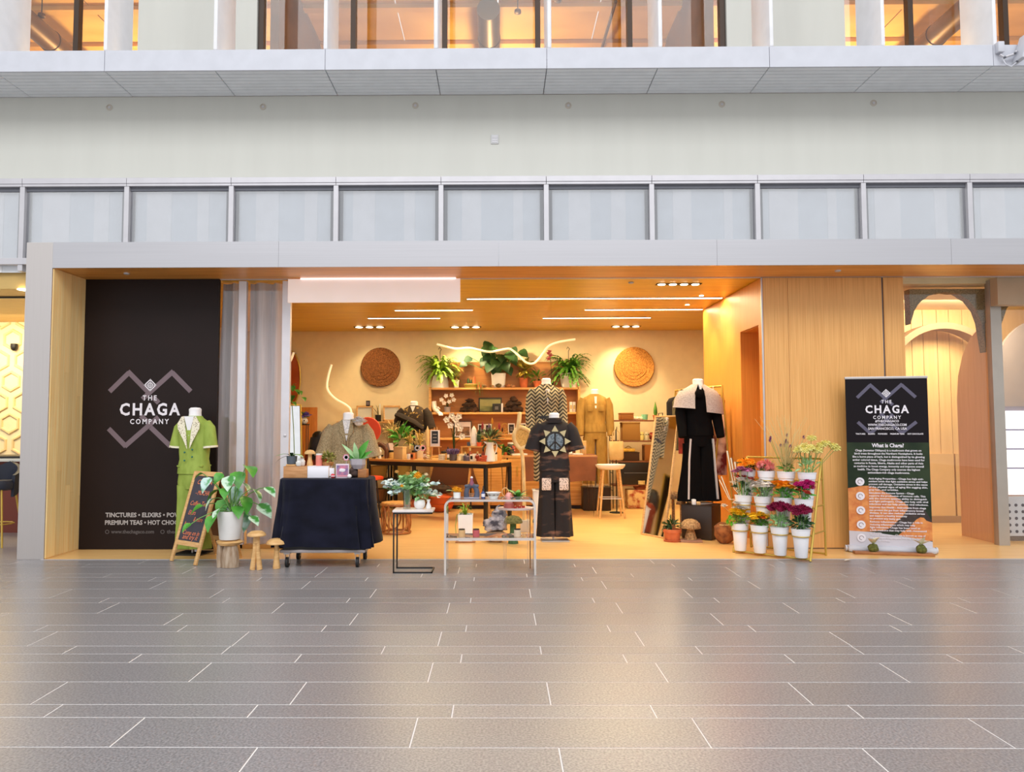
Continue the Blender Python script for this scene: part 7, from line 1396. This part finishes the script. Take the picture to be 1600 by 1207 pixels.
def wbox(px, k_, w_, h_, lb, m_, lid=True, name='wicker_basket', cat='basket', d_=.26):
    g = thing(name, lb, cat, rs_(px, k_)); w_, h_ = sz(w_, YR), sz(h_, YR); MB().box((0, 0, h_/2), (w_, d_, h_), .012).build('body', m_, g)
    if lid: MB().box((0, 0, h_+.01), (w_*1.04, d_*1.04, .03), .01).build('lid', m_, g)
    else: MB().box((0, 0, h_-.005), (w_*1.03, d_*1.03, .02), .006).build('rim', m_, g)
wbox(978, 3, 20, 9, 'shallow golden wicker basket on top of the right shelving', mat('amber_wicker', (182, 118, 52), .85, c2=(140, 84, 34), scale=46, kind='wave', bump=.5)); wbox(984, 2, 27, 26, 'large golden wicker hamper on the right shelving', wick); wbox(1013, 1, 17, 24, 'tall honey wicker basket on the right shelving', MATS['amber_wicker'], False); wbox(983, 1, 26, 13, 'dark brown wicker drawer on the right shelving', mat('dark_wicker', (84, 54, 34), .85, c2=(58, 36, 22), scale=46, kind='wave', bump=.5), False)
p_ = rs_(981, 1); g = thing('yellow_tray', 'yellow patterned tray on the dark wicker drawer', 'tray', (p_[0], p_[1], p_[2]+sz(13, YR)+.008)); MB().box((0, 0, .03), (.2, .2, .055), .01).build('tray', mat('sun_yellow', (232, 190, 70), .7, c2=(206, 150, 60), scale=20), g); MB().tube([(-.06, 0, .06), (0, 0, .1), (.06, 0, .06)], .008, 6).build('handle', gold_m, g)
g = thing('mint_cup', 'mint green cup on top of the right shelving', 'cup', rs_(1007, 3)); MB().lathe([(.035, 0), (.05, .01), (.06, .1), (.054, .1), (.045, .02)], n=18).build('cup', mat('mint_glaze', (136, 206, 166), .4), g); MB().lathe([(.05, 0), (.055, .008)], n=16).build('saucer', straw, g)
g = thing('shell_pile', 'cream shells on top of the right shelving', 'shells', rs_(996, 3))
for i in range(5): MB().rock((-.08+.04*i, .02*(i % 2), .03), (.04, .03, .03), i, amp=.2).build('shell', mat('cream_shell', (236, 216, 184), .6), g)
g = thing('cactus_cone', 'small terracotta pot with a pointed cactus on top of the right shelving', 'potted plant', rs_(1024, 3)); pot(g, .035, .045, .085, terracotta, rim=.02); MB().lathe([(.02, .07), (.035, .12), (.03, .2), (.004, .32)], n=12).build('cactus', fern_g, g)
for px, c, lb in ((1002, (226, 210, 130), 'left small owl ornament on the right shelving'), (1010, (206, 196, 160), 'right small owl ornament on the right shelving')):
    g = thing('owl_ornament', lb, 'ornament', rs_(px, 2, -.08)); m_ = mat('owl%d' % px, c, .6); MB().lathe([(.035, 0), (.045, .04), (.042, .1), (.03, .14), (.005, .15)], n=14).build('owl_body', m_, g)
    for s in (-1, 1): MB().sph((s*.017, -.038, .1), .01, 8, 6).build('eye', black_m, g)
for px, c, lb in ((1018, (190, 70, 50), 'red knitted bundle on the right shelving'), (1024, (226, 130, 80), 'orange knitted bundle on the right shelving')): g = thing('knit_bundle', lb, 'bundle', rs_(px, 2, -.03)); MB().rock((0, 0, .07), (.05, .06, .07), px, amp=.2).build('bundle', mat('kn%d' % px, c, .9, c2=tuple(v*.6 for v in c), scale=20), g); MB().tube([(.04*math.cos(t), .05*math.sin(t), .09) for t in [2*math.pi*j/12 for j in range(13)]], .008, 6).build('tie', straw, g)
g = thing('black_case', 'black storage case on the lower right shelf', 'case', rs_(990, 0)); MB().box((0, 0, .19), (.52, .28, .37), .01).build('case', black_m, g); MB().box((0, -.142, .2), (.4, .006, .01)).build('seam', darkgap_m, g)
g = thing('rope_coil', 'pale coiled rope on the lower right shelf', 'rope', rs_(1001, 0, -.15)); g.location.z += 0
for i in range(3): MB().tube([(.05*math.cos(t), .03*math.sin(t), .015+.022*i) for t in [2*math.pi*j/16 for j in range(17)]], .012, 6).build('coil', straw, g)
g = thing('fruit_crate', 'colourful patterned crate on the floor under the right shelving', 'crate', (px2x(996, YR-.05), YR-.05, .003)); MB().box((0, 0, .16), (.42, .28, .31), .01).build('crate', mat('painted_crate', (222, 190, 130), .7, c2=(170, 70, 40), scale=9, lo=.4, hi=.55), g); MB().rock((.02, -.02, .34), (.1, .09, .08), 3, amp=.25).build('cloth_bundle', mat('rust_cloth', (150, 80, 44), .8), g)
# tote bag hung from the tan mannequin side
g = thing('tote_bag', 'cream canvas tote bag hanging beside the tan jumpsuit', 'bag', (px2x(962, 4.1), 4.1, at(962, 719, 4.1).z)); can = mat('cream_canvas', (222, 192, 136), .85, c2=(204, 172, 114), scale=6); h_ = sz(29, 4.1); MB().loft([ering(0, .10, .04, p_=4), ering(.03, .12, .06, p_=4), ering(h_*.7, .12, .05, p_=4), ering(h_, .115, .02, p_=4)]).build('bag_body', can, g); MB().tube([(-.06, 0, h_), (-.05, 0, h_+.14), (.0, 0, h_+.2), (.05, 0, h_+.14), (.06, 0, h_)], .008, 6).build('strap', can, g)
g = thing('bag_hook', 'slim black coat post carrying the tote bag', 'post', (px2x(962, 4.16), 4.16, .003)); zt_ = at(962, 719, 4.1).z+h_+.2; MB().cyl((0, 0, 0), (0, 0, zt_), .01).build('pole', black_m, g); MB().tube([(0, 0, zt_-.01), (0, -.08, zt_-.01), (0, -.09, zt_+.03)], .006, 6).build('hook', black_m, g); MB().lathe([(.12, 0), (.12, .01), (.02, .016)], n=20).build('base', black_m, g)
# ================================================================== garment rack and garments
xr0, yr0, xr1, yr1 = px2x(1056, 3.0), 3.0, 2.93, 1.75
zrl = at(1056, 611, 3.0).z; g = thing('garment_rack', 'gold garment rack behind the caped outfit', 'rack', (0, 0, .003)); brass = gold_m
MB().tube([(xr0, yr0, zrl), (xr1, yr1, zrl)], .014, 8).build('rail', brass, g)
for x, y_ in ((xr0, yr0), (xr1, yr1)):
    for s in (-1, 1): MB().tube([(x, y_, zrl), (x+s*.2 if s < 0 else min(x+.2, 3.06), y_, 0)], .012, 8).build('leg', brass, g)
gm = [(.12, (40, 34, 34), 'black'), (.26, (120, 110, 78), 'olive'), (.40, (150, 50, 44), 'brick red'), (.55, (196, 140, 100), 'peach'), (.70, (52, 48, 50), 'charcoal'), (.86, (110, 34, 34), 'crimson patterned')]
for t, c, nm in gm:
    x, y_ = xr0+(xr1-xr0)*t, yr0+(yr1-yr0)*t; g = thing('hanging_garment', '%s garment hanging on the gold rack' % nm, 'garment', (x-.02, y_, zrl-.02), group='garments on the gold rack'); m_ = mat('gar_'+nm, c, .9, c2=(228, 206, 190) if 'crimson' in nm else tuple(v*.75 for v in c), scale=5 if 'crimson' in nm else 6, lo=.4, hi=.6)
    L_ = 1.15 if 'crimson' in nm else R_.uniform(.7, .95); w_ = .15 if 'crimson' in nm else .19
    MB().loft([fold_ring(ering(-L_, w_*1.02, .04, n=24), .008, 6, t), ering(-.45, w_, .035, n=24), ering(-.16, w_*1.0, .032, n=24), ering(-.10, w_*.8, .028, n=24), ering(-.07, .06, .022, n=24)]).build('fabric', m_, g); MB().tube([(0, 0, -.08), (0, 0, -.02), (.0, .012, .025), (.0, .03, .03), (.0, .034, .0)], .004, 6).build('hanger_hook', frame_m, g); MB().tube([(-.15, 0, -.12), (0, 0, -.07), (.15, 0, -.12)], .008, 6).build('hanger', wood_l, g)
# ================================================================== leaning mirror
BL, BR = on(1001, 835.5), on(1038, 842.5); u_ = (BR-BL).normalized(); wm = (BR-BL).length; ang = math.atan2(u_.y, u_.x); hm_ = 1.57
g = thing('leaning_mirror', 'thin oak framed mirror leaning beside the dark cube plinth', 'mirror', (BL.x, BL.y, .004), ang); T = Matrix.Rotation(-.175, 4, 'X')
MB().box((wm/2, .012, hm_/2), (wm-.02, .008, hm_-.02), T=T).build('mirror_glass', mat('mirror_silver', (235, 235, 235), .04, 1), g)
for c_, d_ in (((.009, .01, hm_/2), (.018, .03, hm_)), ((wm-.009, .01, hm_/2), (.018, .03, hm_)), ((wm/2, .01, .009), (wm-.036, .03, .018)), ((wm/2, .01, hm_-.009), (wm-.036, .03, .018))): MB().box(c_, d_, .003, T=T).build('frame_bar', wood_l, g)
MB().box((wm/2, .03, hm_/2), (wm-.04, .01, hm_-.04), T=T).build('back_board', wood_m_, g)
# mushrooms and pot before the plinth
wk = mat('brown_wicker_cap', (196, 152, 104), .95, c2=(140, 100, 64), scale=50, bump=.6)
q = on(1056, 838); mushroom('wicker_mushroom', 'tall brown fibre mushroom leaning on the mirror', (q.x-.0, q.y+.12, .003), .56, .10, .026, wk, cap_h=.75); q = on(1066, 838); mushroom('wicker_mushroom', 'slimmer brown fibre mushroom next to the dark cube', (q.x, q.y+.03, .003), .46, .065, .022, wk, cap_h=.75)
q = on(1084, 846); mushroom('wicker_mushroom', 'short wide fibre mushroom in front of the dark cube', (q.x-.05, q.y-.05, .03), .25, .125, .06, mat('tan_fibre', (188, 150, 104), .95, c2=(130, 96, 60), scale=50, bump=.6), cap_h=.7)
g = thing('flat_brick', 'thin reddish brick under the short fibre mushroom', 'brick', (q.x-.05, q.y-.05, .003), -.1); MB().box((0, 0, .0125), (.26, .16, .025), .003).build('slab', mat('dusty_brick', (176, 128, 100), .85), g); MB().box((0, -.0, .0255), (.2, .1, .001)).build('top_face', mat('dusty_brick', (176, 128, 100), .85), g)
q = on(1053, 848); g = thing('cactus_bowl', 'terracotta pot with a green succulent in front of the mirror', 'potted plant', (q.x, q.y+.08, .003)); pot(g, .085, .105, .15, terracotta, rim=.04); MB().lathe([(.10, 0), (.11, .015), (.1, .018)], n=20).build('saucer', terracotta, g); k = MB(); leafball(k, (0, 0, .19), (.06, .06, .06), 46, .08, .028); k.build('succulent', dark_leaf, g, kind='stuff')
q = on(1128, 843); g = thing('driftwood', 'bleached driftwood sticks on the oak floor behind the flower rack', 'driftwood', (q.x, q.y+.1, .003)); dw_ = mat('bleached_wood', (212, 200, 186), .8)
for i, (a, b) in enumerate((((-.2, 0, .02), (.15, .05, .05)), ((-.12, .08, .03), (.18, -.06, .02)), ((-.05, -.08, .02), (.05, .1, .06)), ((-.2, -.04, .015), (.0, .02, .05)))): MB().tube([a, ((a[0]+b[0])/2, (a[1]+b[1])/2+.02, .05), b], [.016, .014, .008], 8).build('stick', dw_, g)
g = thing('rust_sack', 'rust patterned cloth sack beside the flower rack', 'sack', (px2x(1130, 1.0), 1.05, .003)); MB().rock((0, 0, .12), (.12, .1, .13), 6, amp=.15).build('sack', mat('rust_print', (176, 110, 56), .8, c2=(110, 60, 30), scale=12), g); MB().tube([(.06*math.cos(t), .05*math.sin(t), .22) for t in [2*math.pi*j/12 for j in range(13)]], .008, 6).build('tie', straw, g)
